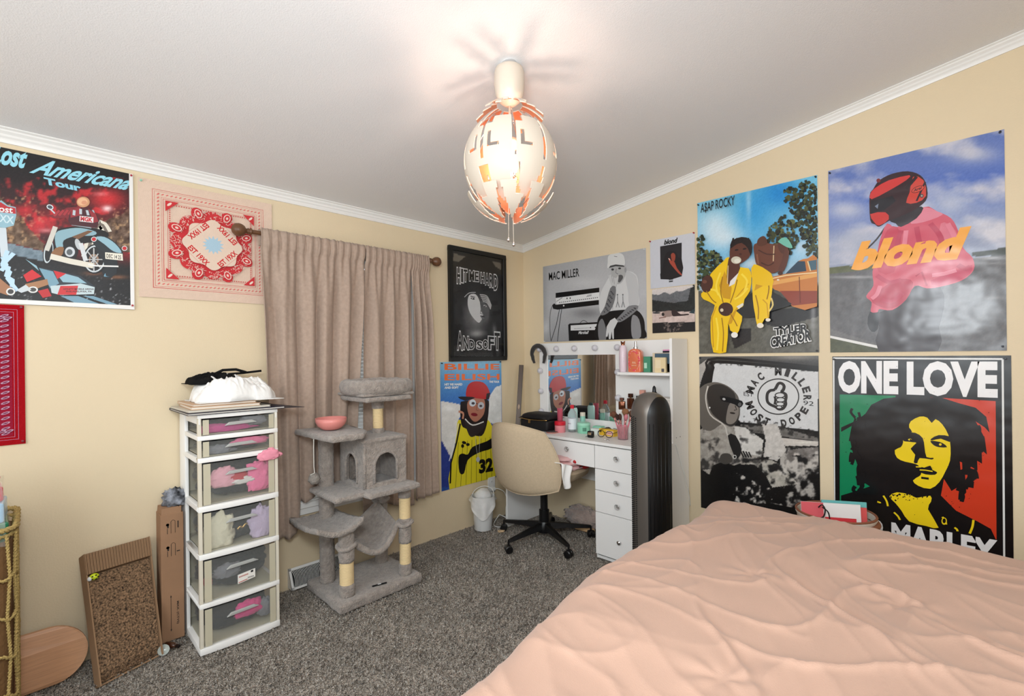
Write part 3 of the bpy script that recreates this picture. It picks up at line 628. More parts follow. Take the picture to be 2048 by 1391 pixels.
# --- small landscape photo
P = Poster('photo_print', 'small square photo print of a person lying down before dark hills', 'poster', 'small square posters', 'R', (1.147, 1.430), 1.366, 1.650, (1060, 450, 5.564), SATIN)
P.ground([(0, (215, 205, 200)), (.15, (205, 198, 196)), (1, (22, 20, 22))],
   polys=[('p', [(1360, 770), (1440, 775), (1500, 745), (1560, 770), (1630, 735), (1700, 735), (1800, 690), (1840, 690), (1840, 880), (1360, 880)], (100, 102, 106), 14), ('p', [(1360, 830), (1480, 850), (1600, 865), (1760, 840), (1790, 700), (1840, 670), (1840, 980), (1360, 980)], (34, 36, 36), 14),
          ('p', [(1360, 966), (1500, 960), (1840, 962), (1840, 1085), (1360, 1085)], (206, 186, 178), 20), ('p', [(1360, 1085), (1840, 1075), (1840, 1200), (1360, 1200)], (24, 22, 24), 6), ('n', [(1480, 1085), (1720, 1080), (1640, 1195), (1500, 1195)], (170, 150, 140), 20, .5, 3, .6)],
   blobs=[('b', 1560, 1000, 100, 10, (150, 110, 96), .5)], n=(70, 70), grain=.05)
P.poly([(1472, 975), (1500, 960), (1550, 950), (1590, 960), (1590, 1005), (1540, 1020), (1480, 1012)], (150, 128, 120), 3).poly([(1580, 950), (1620, 945), (1680, 990), (1760, 985), (1765, 1000), (1640, 1012), (1590, 1008)], (48, 34, 34), 3).ellp(1484, 992, 16, 18, (34, 26, 26)).line([(1440, 1035), (1520, 1020)], 7, (120, 80, 66)).ellp(1410, 975, 44, 10, (60, 60, 62)).poly([(1770, 975), (1830, 930), (1835, 985)], (40, 60, 66))
P.done(pins=[(.985, .985)], pincol=(30, 34, 40))

# --- two people in yellow
P = Poster('music_poster', 'tall colour poster of two people in yellow overalls beside an orange car', 'poster', None, 'R', (1.452, 2.076), 1.230, 2.141, (1380, 330, 3.568), GLOSS)
P.ground([(0, (120, 196, 226)), (.35, (120, 190, 228)), (.6, (200, 216, 226)), (.63, (96, 94, 84)), (1, (112, 108, 98))],
   polys=[('p', [(50, 900), (250, 890), (920, 950), (920, 1350), (50, 1350)], (96, 94, 86), 22), ('p', [(440, 1040), (920, 1000), (920, 1080), (640, 1160), (520, 1130)], (26, 24, 26), 8), ('p', [(280, 1180), (440, 1160), (440, 1250), (320, 1310)], (34, 30, 32), 8)],
   blobs=[('b', 450, 330, 150, 200, (40, 150, 216), .8), ('b', 640, 200, 160, 130, (24, 132, 208), .9), ('b', 180, 430, 140, 130, (228, 240, 246), .75), ('b', 250, 520, 140, 80, (235, 242, 246), .7), ('b', 420, 260, 20, 150, (200, 226, 240), .55), ('b', 800, 580, 60, 60, (200, 220, 235), .8), ('b', 480, 700, 100, 40, (216, 226, 232), .9),
          ('b', 880, 980, 22, 260, (225, 226, 230), .55)], n=(100, 140), grain=.04)
def foliage(P, outline, cols, n, seed, r0=10, r1=26):
    r = random.Random(seed); xs = [p[0] for p in outline]; ys = [p[1] for p in outline]; k = 0
    while k < n:
        x, y = r.uniform(min(xs), max(xs)), r.uniform(min(ys), max(ys))
        if inside(np.array([x]), np.array([y]), outline)[0]:
            q = r.uniform(r0, r1); P.poly([(x + q * r.uniform(.6, 1.2) * cos(t), y + q * r.uniform(.6, 1.2) * sin(t)) for t in [i * .785 for i in range(8)]], cols[int(r.random() * len(cols))]); k += 1
foliage(P, [(670, 180), (730, 130), (830, 110), (918, 170), (918, 660), (830, 640), (800, 500), (720, 330), (680, 250)], [(38, 46, 34), (54, 62, 40), (30, 34, 28), (78, 84, 50)], 330, 1, 8, 18)
foliage(P, [(540, 520), (580, 440), (680, 360), (760, 420), (780, 560), (720, 640), (560, 620)], [(46, 54, 36), (64, 70, 44), (34, 38, 30), (100, 104, 60)], 200, 2, 7, 17)
foliage(P, [(62, 500), (110, 510), (110, 620), (210, 620), (250, 680), (230, 760), (120, 830), (62, 900)], [(34, 46, 34), (58, 74, 44), (96, 104, 66), (24, 30, 26)], 200, 3, 7, 17)
P.poly([(690, 780), (780, 690), (850, 670), (915, 665), (915, 1010), (740, 1010), (700, 940), (640, 900), (600, 880), (600, 800)], (196, 120, 52), 2).poly([(690, 780), (780, 690), (830, 690), (840, 760)], (36, 60, 80)).poly([(850, 690), (912, 680), (912, 750), (870, 755)], (70, 100, 116)).poly([(600, 830), (915, 770), (915, 800), (600, 860)], (222, 160, 84)).poly([(650, 900), (915, 900), (915, 985), (740, 1005)], (140, 56, 34))
P.poly([(360, 1060), (420, 940), (500, 900), (600, 910), (700, 970), (730, 1000), (600, 1040), (440, 1090)], (22, 22, 24), 3)
YL, YD = (240, 196, 14), (206, 152, 14)
P.poly([(470, 570), (540, 560), (620, 570), (690, 570), (700, 640), (640, 760), (560, 770), (490, 720), (470, 640)], (104, 60, 44), 3).poly([(640, 560), (700, 560), (712, 610), (690, 640), (650, 620)], (84, 48, 38), 3).poly([(640, 550), (665, 525), (700, 525), (728, 560), (742, 598), (700, 590), (650, 560)], (112, 186, 166), 2).poly([(490, 570), (500, 530), (540, 512), (565, 560), (520, 585)], (88, 52, 38), 3)
P.line([(610, 580), (605, 690)], 4, (216, 190, 150))
P.poly([(455, 740), (490, 715), (570, 760), (600, 800), (595, 920), (580, 1000), (575, 1090), (545, 1095), (520, 1140), (490, 1140), (475, 1060), (460, 960)], YL, 2).poly([(500, 770), (545, 760), (540, 860), (470, 900)], YD).line([(530, 960), (560, 990), (570, 1090)], 5, YD).line([(590, 950), (602, 1000), (575, 1045)], 7, (226, 200, 120), 3)
P.ellp(513, 1145, 24, 18, (236, 226, 210)).ellp(568, 1105, 18, 12, (236, 226, 210))
P.poly([(250, 690), (290, 660), (360, 730), (430, 740), (450, 800), (440, 900), (400, 960), (390, 1010), (340, 1040), (385, 1080), (370, 1150), (350, 1200), (300, 1180), (285, 1130), (270, 1335), (180, 1335), (160, 1180), (165, 1080), (190, 1000), (110, 960), (92, 920), (130, 880), (160, 780)], YL, 2)
P.poly([(260, 760), (310, 880), (300, 960), (250, 950), (220, 860)], YD).poly([(360, 1000), (300, 1080), (280, 1140), (310, 1130)], YD).line([(200, 1010), (170, 1090), (180, 1300)], 6, YD).line([(400, 880), (330, 960)], 5, YD).line([(430, 850), (380, 900)], 5, YD)
P.poly([(280, 720), (300, 650), (350, 690), (370, 740), (320, 840), (290, 860), (275, 800)], (84, 46, 36), 2).poly([(300, 830), (360, 770), (330, 850), (290, 870)], (228, 224, 220))
P.poly([(295, 650), (305, 570), (350, 530), (420, 535), (452, 580), (440, 650), (400, 690), (350, 715), (310, 700)], (92, 52, 40), 3).poly([(300, 600), (310, 545), (380, 518), (440, 535), (456, 590), (445, 650), (425, 600), (380, 560), (330, 580)], (28, 20, 20), 2)
for k in range(5): P.line([(315 + k * 26, 560), (322 + k * 27, 525)], 8, (30, 22, 22))
P.ellp(345, 610, 14, 6, (30, 20, 20), -10).ellp(402, 602, 14, 6, (30, 20, 20), -10).ellp(372, 640, 10, 8, (70, 38, 30)).ellp(342, 682, 36, 26, (206, 200, 180)).ellp(350, 688, 22, 16, (226, 222, 206))
P.ellp(135, 850, 42, 62, (74, 40, 32), 10).ellp(118, 835, 16, 12, (110, 66, 52)).ellp(268, 1030, 52, 48, (66, 38, 30)).ellp(240, 1036, 12, 12, (214, 200, 170)).poly([(345, 1010), (390, 985), (395, 1000), (360, 1030)], (226, 220, 206)).ellp(330, 1212, 24, 20, (236, 232, 224)).line([(285, 720), (280, 850)], 4, (226, 200, 150))
for pts in ([(230, 770), (200, 860), (215, 930)], [(380, 780), (420, 830), (400, 900)], [(200, 1090), (215, 1200), (205, 1320)], [(330, 960), (380, 930), (425, 880)], [(160, 890), (200, 900), (240, 960)]): P.line(pts, 9, (250, 218, 70), 3)
for pts in ([(245, 800), (232, 900), (250, 985)], [(350, 820), (330, 900), (300, 985)], [(240, 1090), (252, 1200), (245, 1330)], [(130, 900), (170, 960), (200, 985)], [(300, 1060), (330, 1110), (350, 1150)], [(560, 780), (575, 880), (560, 960)], [(480, 930), (500, 1020), (498, 1100)]): P.line(pts, 5, (160, 112, 14), 3)
P.poly([(690, 600), (720, 620), (700, 720), (668, 770), (640, 750), (665, 690)], (92, 52, 40), 2).ellp(655, 775, 18, 14, (70, 40, 32)).line([(500, 610), (560, 640), (620, 640)], 5, (70, 38, 30), 3).line([(520, 700), (570, 720), (610, 700)], 5, (70, 38, 30), 3).line([(490, 640), (500, 710)], 8, (132, 84, 62), 3)
P.line([(600, 812), (700, 790), (915, 770)], 5, (240, 210, 160)).line([(790, 800), (796, 985)], 3, (110, 44, 28)).ellp(640, 822, 9, 6, (230, 220, 200)).line([(850, 690), (870, 760)], 5, (226, 200, 150)).poly([(450, 740), (490, 715), (570, 760), (600, 800), (598, 860), (470, 850)], (236, 190, 14), 2)
P.text('A$AP ROCKY', (90, 356), (332, 300), (90, 284), (26, 24, 24), .012)
for col, b in ((WH, .11), (BK, .04)):
    P.text('TYLER', (620, 1212), (852, 1185), (612, 1165), col, b, .1).text('THE', (700, 1224), (765, 1216), (700, 1206), col, b * .8).text('CREATOR', (590, 1300), (872, 1248), (590, 1232), col, b, -.05)
P.done(pins=[(.012, .985), (.99, .99), (.985, .01)], pincol=(16, 16, 20))

# --- large poster: helmeted figure in a pink jacket
P = Poster('album_poster', 'large poster of a helmeted figure in a pink jacket under a cloudy sky', 'poster', None, 'R', (2.124, 2.744), 1.229, 2.148, (1640, 240, 2.897), print_mat('glossy_poster_print_creased', .24, .75, 6.0))
P.ground([(0, (104, 124, 184)), (.2, (86, 112, 186)), (.42, (150, 160, 190)), (.62, (150, 156, 172)), (.66, (110, 110, 112)), (.9, (84, 82, 84)), (1, (70, 68, 70))],
   polys=[('s', [(50, 60), (1090, 60), (1090, 780), (50, 840)], (212, 208, 214), 260, .42, 8, .9), ('p', [(50, 855), (160, 845), (330, 835), (330, 860), (50, 892)], (92, 96, 66), 20), ('p', [(880, 770), (1090, 735), (1090, 785), (880, 790)], (52, 58, 50), 10),
          ('p', [(50, 890), (330, 862), (1090, 780), (1090, 1350), (50, 1350)], (92, 90, 92), 18), ('p', [(50, 1205), (340, 1300), (340, 1350), (50, 1350)], (108, 106, 106), 10), ('p', [(50, 1258), (340, 1318), (340, 1350), (50, 1350)], (74, 76, 46), 22)],
   blobs=[('b', 150, 520, 130, 60, (206, 206, 214), .8), ('b', 200, 700, 160, 70, (176, 180, 194), .7), ('b', 880, 200, 150, 50, (196, 196, 208), .8), ('b', 750, 480, 120, 70, (206, 208, 216), .7), ('b', 200, 910, 150, 8, (190, 190, 192), .7), ('b', 990, 800, 90, 8, (190, 190, 190), .7), ('b', 990, 830, 90, 6, (170, 170, 172), .6), ('b', 1000, 1030, 80, 10, (160, 160, 160), .5)], n=(120, 170), grain=.03)
P.line([(50, 1255), (345, 1316)], 9, (226, 224, 220)).line([(380, 620), (330, 690), (270, 750)], 5, (50, 46, 50), 3)
PK, PD = (206, 84, 104), (184, 56, 80)
P.poly([(340, 1340), (345, 1200), (330, 1120), (440, 1080), (520, 1000), (560, 960), (700, 970), (720, 1080), (690, 1200), (685, 1345)], (52, 44, 48), 2).poly([(276, 1180), (290, 1110), (340, 1110), (335, 1210), (300, 1225)], (34, 30, 34), 2)
P.poly([(390, 600), (450, 620), (600, 505), (680, 530), (760, 570), (800, 640), (830, 740), (885, 800), (890, 870), (820, 930), (700, 965), (620, 975), (550, 960), (500, 1040), (420, 1100), (345, 1095), (335, 1112), (295, 1110), (300, 1055), (268, 1020), (310, 960), (305, 880), (330, 780), (350, 690)], PK, 3)
P.poly([(600, 505), (680, 530), (712, 548), (640, 580), (560, 600), (520, 590)], (222, 132, 150), 2).poly([(390, 640), (450, 620), (470, 720), (430, 880), (340, 880), (330, 780)], (196, 66, 88), 2).poly([(300, 1040), (380, 960), (470, 920), (540, 940), (500, 1040), (420, 1090), (345, 1080)], PD, 3).line([(555, 905), (590, 880), (620, 960)], 5, PD).line([(455, 950), (470, 970), (440, 1010)], 4, PD, 3)
P.poly([(700, 600), (770, 620), (800, 700), (760, 790), (700, 740)], (216, 116, 134), 3).poly([(640, 930), (820, 860), (880, 840), (870, 890), (800, 930), (690, 962)], (196, 62, 92), 2)
P.poly([(400, 580), (480, 545), (560, 505), (600, 510), (560, 570), (470, 620), (440, 600)], (44, 36, 42), 2).poly([(388, 750), (520, 740), (520, 765), (388, 772)], (60, 34, 44))
P.poly([(288, 440), (310, 400), (345, 350), (420, 312), (510, 298), (580, 320), (615, 370), (622, 450), (580, 500), (500, 545), (400, 585), (345, 618), (320, 605), (292, 580)], (52, 28, 34), 3)
P.poly([(292, 430), (320, 395), (400, 350), (520, 320), (500, 350), (400, 410), (300, 460)], (206, 58, 56), 2).poly([(540, 330), (600, 350), (615, 440), (560, 480), (500, 480), (520, 420)], (204, 66, 54), 2).poly([(292, 545), (380, 535), (400, 575), (345, 612), (318, 596)], (200, 54, 50), 2).poly([(295, 470), (420, 440), (440, 470), (370, 525), (295, 545)], (30, 26, 34)).poly([(318, 500), (340, 485), (335, 515)], (120, 130, 150)).ellp(340, 352, 12, 12, (120, 36, 40)).ellp(590, 440, 11, 11, (70, 60, 64)).ellp(590, 440, 6, 6, (160, 150, 140)).line([(560, 330), (500, 400)], 9, (44, 26, 32)).line([(610, 360), (560, 470)], 5, (44, 26, 32))
P.ellp(568, 402, 40, 17, (60, 26, 28), -22).ellp(568, 402, 37, 14, (208, 74, 58), -22).text('Arai', (542, 418), (592, 398), (540, 404), (50, 24, 28), .03, .3)
for pts in ([(470, 640), (450, 720), (455, 830)], [(640, 600), (700, 680), (715, 790)], [(560, 620), (575, 700), (600, 790)], [(330, 900), (400, 940), (470, 925)], [(800, 840), (840, 860), (870, 850)], [(360, 1040), (420, 1050), (480, 1000)]): P.line(pts, 13, (188, 62, 88), 4)
for pts in ([(500, 640), (490, 720)], [(740, 600), (780, 680), (790, 740)], [(350, 960), (330, 1010), (300, 1035)], [(650, 900), (720, 890), (790, 870)]): P.line(pts, 12, (224, 128, 146), 4)
OR = (244, 168, 66)
P.text('blond', (196, 862), (845, 790), (206, 722), OR, .06, .28)
P.done(pins=[(.012, .985), (.98, .99), (.98, .02)], pincol=(18, 20, 40))

# --- black and white poster, car window
P = Poster('music_poster', 'black and white poster of a hooded figure with sunglasses in a car window', 'poster', None, 'R', (1.452, 2.072), .300, 1.213, (1380, 700, 4.346), GLOSS)
full = [(60, 30), (1130, 30), (1130, 2400), (60, 2400)]
P.ground([(0, (96, 94, 92)), (.1, (20, 19, 20)), (1, (16, 15, 16))],
   polys=[('p', [(78, 130), (150, 80), (170, 90), (120, 200), (80, 330)], (170, 164, 158), 10), ('p', [(205, 130), (250, 95), (700, 130), (1115, 185), (1115, 700), (780, 660), (440, 620), (190, 300)], (208, 208, 208), 6), ('n', [(250, 92), (1115, 165), (1115, 190), (250, 125)], (60, 60, 60), 18, .5, 2, .9),
          ('p', [(440, 640), (800, 670), (1115, 760), (1115, 790), (440, 700)], (110, 106, 102), 22), ('n', [(440, 560), (1115, 700), (1115, 770), (440, 700)], (40, 38, 38), 26, .5, 7, .9), ('p', [(780, 760), (1115, 790), (1115, 830), (830, 830)], (200, 192, 184), 16),
          ('p', [(78, 700), (160, 640), (320, 640), (430, 660), (600, 760), (640, 880), (620, 930), (380, 1000), (300, 960), (200, 1000), (170, 1080), (90, 1020)], (160, 154, 146), 30),
          ('p', [(390, 660), (480, 670), (640, 780), (620, 920), (480, 900), (400, 800)], (206, 202, 196), 14), ('p', [(630, 640), (760, 640), (840, 870), (760, 960), (640, 930), (660, 780)], (196, 190, 184), 24),
          ('p', [(400, 1000), (560, 950), (700, 950), (820, 1010), (940, 1160), (720, 1190), (600, 1020), (500, 990)], (176, 170, 160), 30), ('p', [(80, 1020), (150, 1080), (160, 1180), (300, 1120), (420, 990), (560, 990), (660, 1080), (720, 1200), (720, 1400), (80, 1400)], (18, 17, 18), 6),
          ('n', [(380, 1050), (700, 1200), (720, 1330), (380, 1330)], (220, 214, 206), 46, .6, 11, .9), ('p', [(850, 870), (960, 850), (1115, 840), (1115, 1000), (980, 1040), (940, 1100), (800, 1010)], (120, 114, 110), 30), ('n', [(800, 840), (1115, 840), (1115, 1400), (700, 1330), (760, 1180)], (205, 198, 190), 62, .5, 12, .85),
          ('n', [(420, 940), (1115, 900), (1115, 1200), (600, 1200)], (20, 19, 20), 60, .52, 15, .95), ('n', [(78, 640), (640, 700), (640, 1000), (78, 1040)], (36, 34, 34), 60, .56, 18, .8)],
   blobs=[('b', 900, 60, 180, 22, (150, 144, 138), .8), ('b', 1000, 800, 100, 10, (225, 220, 210), .8)], n=(150, 220), grain=.04)
P.line([(120, 340), (150, 180), (240, 70), (1115, 150)], 16, (24, 22, 24), 4).line([(180, 290), (205, 150), (260, 100), (1115, 172)], 18, (18, 17, 18), 4)
P.poly([(80, 370), (100, 320), (160, 285), (240, 278), (330, 310), (400, 370), (430, 430), (437, 560), (400, 640), (350, 665), (280, 640), (180, 700), (90, 640)], (100, 94, 88), 3)
P.poly([(150, 360), (200, 300), (290, 300), (380, 360), (400, 420), (420, 520), (420, 610), (380, 655), (330, 650), (250, 600), (180, 520)], (50, 46, 44), 3).poly([(350, 460), (420, 490), (415, 590), (370, 640), (320, 630), (320, 560)], (128, 120, 112), 3).line([(160, 310), (140, 420), (180, 560), (300, 650), (330, 740), (420, 930)], 9, (196, 190, 182), 4)
P.poly([(262, 398), (330, 405), (455, 440), (458, 480), (430, 498), (390, 470), (330, 452), (280, 440)], (14, 14, 16), 2).ellp(298, 424, 14, 10, (180, 178, 176), 20).ellp(435, 470, 15, 18, (90, 88, 88), 10).ellp(372, 545, 24, 8, (40, 34, 32), 8).line([(395, 480), (408, 516), (385, 520)], 6, (60, 54, 50)).ellp(174, 498, 7, 7, WH)
P.poly([(280, 900), (350, 900), (372, 960), (310, 990), (260, 960)], (70, 66, 62), 3).poly([(330, 740), (400, 740), (450, 860), (420, 940), (380, 900)], (34, 32, 32), 2).ellp(392, 925, 16, 18, (190, 186, 180)).ellp(392, 925, 9, 11, BK)
for k in range(4): P.line([(440 + k * 24, 870 + k * 4), (470 + k * 22, 930)], 9, (36, 34, 34))
DK = (46, 42, 42)
P.ellp(770, 402, 182, 158, DK, 0, 48).ellp(770, 402, 172, 148, (210, 210, 210), 0, 48)
def arc_text(P, body, cx, cy, rx, ry, a0, a1, h, inward, w):
    n = len(body)
    for i, ch in enumerate(body):
        if ch == ' ': continue
        t = radians(a0 + (a1 - a0) * i / (n - 1)); x, y = cx + rx * cos(t), cy + ry * sin(t)
        ux, uy = cos(t), sin(t)                     # outward
        if inward: ux, uy = -ux, -uy
        tx, ty = -uy, ux
        wd = w * {'I': .5, 'M': 1.3}.get(ch, 1)
        P.text(ch, (x - tx * wd / 2, y - ty * wd / 2), (x + tx * wd / 2, y + ty * wd / 2), (x - tx * wd / 2 + ux * h, y - ty * wd / 2 + uy * h), DK, .045)
arc_text(P, 'MAC MILLER', 770, 405, 222, 190, 196, 362, 62, False, 40)
arc_text(P, 'MOST DOPE', 770, 405, 290, 262, 162, 30, 60, True, 42)
P.text('EST', (470, 394), (552, 404), (470, 360), DK, .0).text('92', (985, 474), (1075, 484), (990, 436), DK, .0)
th = [(740, 340), (770, 290), (800, 288), (820, 310), (815, 340), (800, 362), (832, 380), (838, 405), (832, 440), (834, 470), (810, 505), (775, 510), (745, 490), (700, 470), (675, 440), (675, 380), (700, 350)]
P.line(th, 16, DK, 4, closed=True).ellp(785, 390, 46, 26, DK).ellp(785, 390, 36, 17, (210, 210, 210)).ellp(790, 430, 42, 24, DK).ellp(790, 430, 32, 15, (210, 210, 210)).ellp(786, 466, 40, 22, DK).ellp(786, 466, 30, 13, (210, 210, 210)).ellp(778, 494, 28, 17, DK).ellp(778, 494, 19, 9, (210, 210, 210)).line([(738, 400), (745, 430), (738, 470)], 12, DK, 3)
P.done(pins=[(.012, .99)], pincol=(18, 18, 20))

# --- green, yellow and red poster
P = Poster('tricolour_poster', 'black poster with a yellow stencilled face over green and red panels under large white letters', 'poster', None, 'R', (2.132, 2.756), .285, 1.209, (1580, 700, 3.312), print_mat('glossy_poster_print_black', .2, .5, 5.0))
P.ground([(0, (20, 19, 20)), (1, (17, 16, 18))], n=(40, 60), grain=.015)
GR, RE, YE = (18, 128, 84), (206, 60, 34), (240, 208, 30)
for a, b in (((290, 52), (300, 1420)), ((1408, 60), (1422, 1700))): P.line([a, b], 5, (226, 226, 224))
P.line([(288, 52), (1408, 58)], 6, (226, 226, 224))
P.text('ONE', (328, 270), (708, 280), (328, 84), (238, 236, 236), .05).text('LOVE', (785, 282), (1362, 302), (785, 86), (238, 236, 236), .05)
P.poly([(331, 292), (700, 300), (700, 900), (331, 1000)], GR).poly([(930, 310), (1362, 336), (1368, 1250), (930, 1100)], RE)
HK = (17, 16, 18)
P.poly([(620, 320), (720, 308), (1000, 312), (1120, 350), (1230, 380), (1300, 440), (1322, 545), (1290, 510), (1230, 470), (1290, 580), (1305, 690), (1270, 660), (1272, 750), (1240, 730), (1242, 795), (1200, 770), (1160, 820), (1168, 940), (1140, 970), (1120, 900), (1070, 930), (1020, 850), (1000, 960), (1100, 1060), (1240, 1130), (1330, 1180), (1368, 1260), (1368, 1500), (340, 1500), (340, 960), (440, 930), (530, 900), (500, 880), (470, 890), (440, 850), (450, 760), (420, 690), (400, 600), (390, 600), (410, 500), (340, 540), (340, 510), (440, 465), (500, 420), (540, 360)], HK)
rr = random.Random(5)
for k in range(60):
    side = rr.random() < .5
    x, y = (rr.uniform(400, 520), rr.uniform(380, 900)) if side else (rr.uniform(1080, 1300), rr.uniform(400, 960))
    if side: x = 430 + (y - 380) * .02 + rr.uniform(-20, 60)
    else: x = min(x, 1290 - max(0, y - 650) * .55)
    P.line([(x, y), (x + rr.uniform(-14, 14), y + 26), (x + rr.uniform(-22, 22), y + 62)], rr.uniform(7, 18), HK, 3)
P.poly([(1125, 735), (1140, 740), (1142, 785), (1130, 790)], RE)
P.poly([(800, 470), (860, 438), (910, 445), (940, 480), (965, 455), (1010, 490), (1050, 560), (1064, 640), (1060, 730), (1030, 800), (990, 870), (930, 915), (850, 895), (815, 860), (860, 830), (870, 810), (860, 770), (830, 750), (760, 735), (710, 710), (695, 660), (735, 640), (750, 610), (755, 560), (810, 540), (790, 510)], YE, 2)
P.poly([(745, 575), (760, 545), (830, 545), (880, 580), (892, 640), (905, 705), (950, 710), (940, 722), (860, 712), (845, 745), (820, 740), (830, 690), (800, 650), (838, 612), (800, 600)], HK, 2)
P.poly([(935, 585), (985, 560), (1060, 570), (1058, 606), (1000, 584), (940, 596)], HK, 2).poly([(930, 598), (975, 602), (1010, 612), (1042, 640), (985, 640), (950, 625)], HK, 2).ellp(996, 622, 9, 8, YE).poly([(748, 578), (785, 566), (835, 592), (830, 608), (790, 604), (755, 600)], HK, 2).ellp(795, 590, 12, 6, YE).ellp(800, 592, 6, 6, HK)
P.poly([(800, 790), (850, 768), (890, 775), (930, 762), (945, 790), (975, 805), (960, 822), (900, 820), (860, 805)], HK, 2).line([(860, 790), (900, 792), (945, 800)], 4, YE).line([(835, 770), (870, 770)], 4, YE).line([(870, 842), (920, 848)], 8, HK)
P.poly([(660, 965), (710, 938), (800, 955), (840, 975), (930, 960), (935, 1000), (915, 1050), (985, 1172), (900, 1160), (790, 1130), (740, 1060), (700, 1010)], YE, 2)
for k in range(26): P.ellp(rr.uniform(670, 930), 962 + rr.uniform(-12, 30), rr.uniform(3, 10), rr.uniform(2, 6), HK, rr.uniform(0, 180), 7)
for (a, b) in (((1010, 1100), (1035, 1150)), ((1215, 1120), (1190, 1210)), ((620, 960), (650, 1030)), ((690, 1070), (730, 1120)), ((580, 1000), (600, 1010)), ((1090, 1170), (1110, 1195))): P.line([a, ((a[0] + b[0]) / 2 + 6, (a[1] + b[1]) / 2), b], 6, YE, 3)
P.ellp(1022, 1128, 18, 24, YE).ellp(1022, 1126, 11, 16, HK)
P.text('BOB MARLEY', (330, 1220), (1362, 1424), (330, 1084), (236, 234, 234), .05)
for k in range(70): P.ellp(rr.uniform(340, 1360), rr.uniform(90, 1100), rr.uniform(1, 4), rr.uniform(1, 3), HK, rr.uniform(0, 180), 6)
P.done(pins=[(.012, .985), (.975, .985)], pincol=(20, 20, 40))
# ------------------------------------------------------------ curtains on a wooden rod
WOOD = mat('dark_turned_wood', (104, 70, 46), .4, bump=.1, bscale=40)
CURT = mat('taupe_curtain_weave', (176, 154, 138), .85, spec=.2, bump=.25, bscale=420, var=.08, vscale=60, sheen=.15, detail=2)
rod = thing('curtain_rod', 'dark wooden curtain rod with ball finials carrying the taupe curtains', 'curtain rod', (.068, -1.5, 1.868))
G().tube([(.068, -2.06, 1.868), (.068, -.985, 1.868)], .011, 12).build('pole', WOOD, rod, smooth=2)
for yy, s in ((-2.06, -1), (-.985, 1)):
    R = Vector((0, s, 0)).to_track_quat('Z', 'Y').to_matrix()
    G().lathe([(.011, 0), (.017, .004), (.017, .010), (.011, .014), (.016, .019), (.011, .024), (.013, .03), (.024, .038), (.030, .050), (.032, .062), (.029, .076), (.018, .088), (.004, .093)], (.068, yy, 1.868), 20, R=R).build('finial', WOOD, rod, smooth=1)
for yy in (-1.985, -1.02):
    G().tube([(0, yy, 1.84), (.05, yy, 1.84), (.068, yy, 1.853)], .006, 8).box(0, .006, yy - .012, yy + .012, 1.81, 1.87).build('bracket', WOOD, rod)

def curtain(label, ytop, ybot, zb, folds, amp, seed, hem=None, xo=.064, nu=150, nv=70):
    r = random.Random(seed); ph = [r.random() * 6 for _ in range(6)]
    def f(u, v):                                    # v = 0 at the rod, 1 at the hem
        yt = ytop[0] + (ytop[1] - ytop[0]) * u; yb = ybot[0] + (ybot[1] - ybot[0]) * u
        k = smoothstep(0, 1, v); y = yt + (yb - yt) * (v * .6 + k * .4)
        w = sin(2 * pi * folds * u + ph[0] + .6 * sin(3 * u + ph[1]) + .5 * v + 1.5 * noise.noise(Vector((u * 3.1, v * .8, seed)))) + .45 * noise.noise(Vector((u * folds * 3.3, v * 1.1, seed + 4))) + .22 * sin(2 * pi * folds * 2.1 * u + ph[2] + v)
        if v < .06: x = xo + .022 + .006 * sin(pi * v / .06) + .004 * sin(2 * pi * folds * 2.6 * u + ph[3]) + .004 * noise.noise(Vector((u * 70, v * 20, seed)))
        else: x = xo + .010 + amp * w * smoothstep(.0, .3, v) * (1 - .35 * v) + .006 * sin(2 * pi * folds * 2.6 * u + ph[3]) * (1 - smoothstep(.06, .3, v)) + .006 * noise.noise(Vector((u * 9, v * 5, seed)))
        z = 1.892 - v * (1.892 - (zb(u) if callable(zb) else zb)) + (.006 * noise.noise(Vector((u * 40, 0, seed))) if v < .02 else 0)
        y += .008 * cos(2 * pi * folds * u + ph[4]) * v
        return (max(x, .030), y, z)
    c = thing('curtain', label, 'curtain', (.068, (ytop[0] + ytop[1]) / 2, 1.892), 'taupe curtain panels')
    g = G().grid(f, nu, nv); g.build('fabric', CURT, c, smooth=1, solid=.003)
    g = G().grid(lambda u, v: (.042 + .004 * sin(u * 60), f(u, v * .05)[1], f(u, v * .05)[2]), nu, 3)
    g.build('rod_pocket', CURT, c, smooth=1, solid=.003)
    g = G().tube([tuple(Vector(f(u / 60, .975)) + Vector((.0025, 0, 0))) for u in range(61)], .0016, 5); g.build('hem', CURT, c, smooth=1)
curtain('left curtain panel, widest, hanging behind the clothes drawers and pink bowl', (-2.025, -1.455), (-1.975, -1.525), lambda u: .30 - .03 * (1 - smoothstep(.02, .1, u)) + .17 * smoothstep(.23, .31, u) + .012 * sin(u * 30) + .06 * smoothstep(.5, .95, u), 5, .026, 3, nu=200)
curtain('middle curtain panel behind the top perch of the cat tree', (-1.45, -1.125), (-1.475, -1.118), lambda u: .31 + .03 * sin(u * 5), 3, .022, 5)
curtain('right curtain panel, narrowest, beside the framed picture', (-1.128, -1.0), (-1.122, -.945), lambda u: .31 + .02 * u, 3, .024, 8, nu=110)

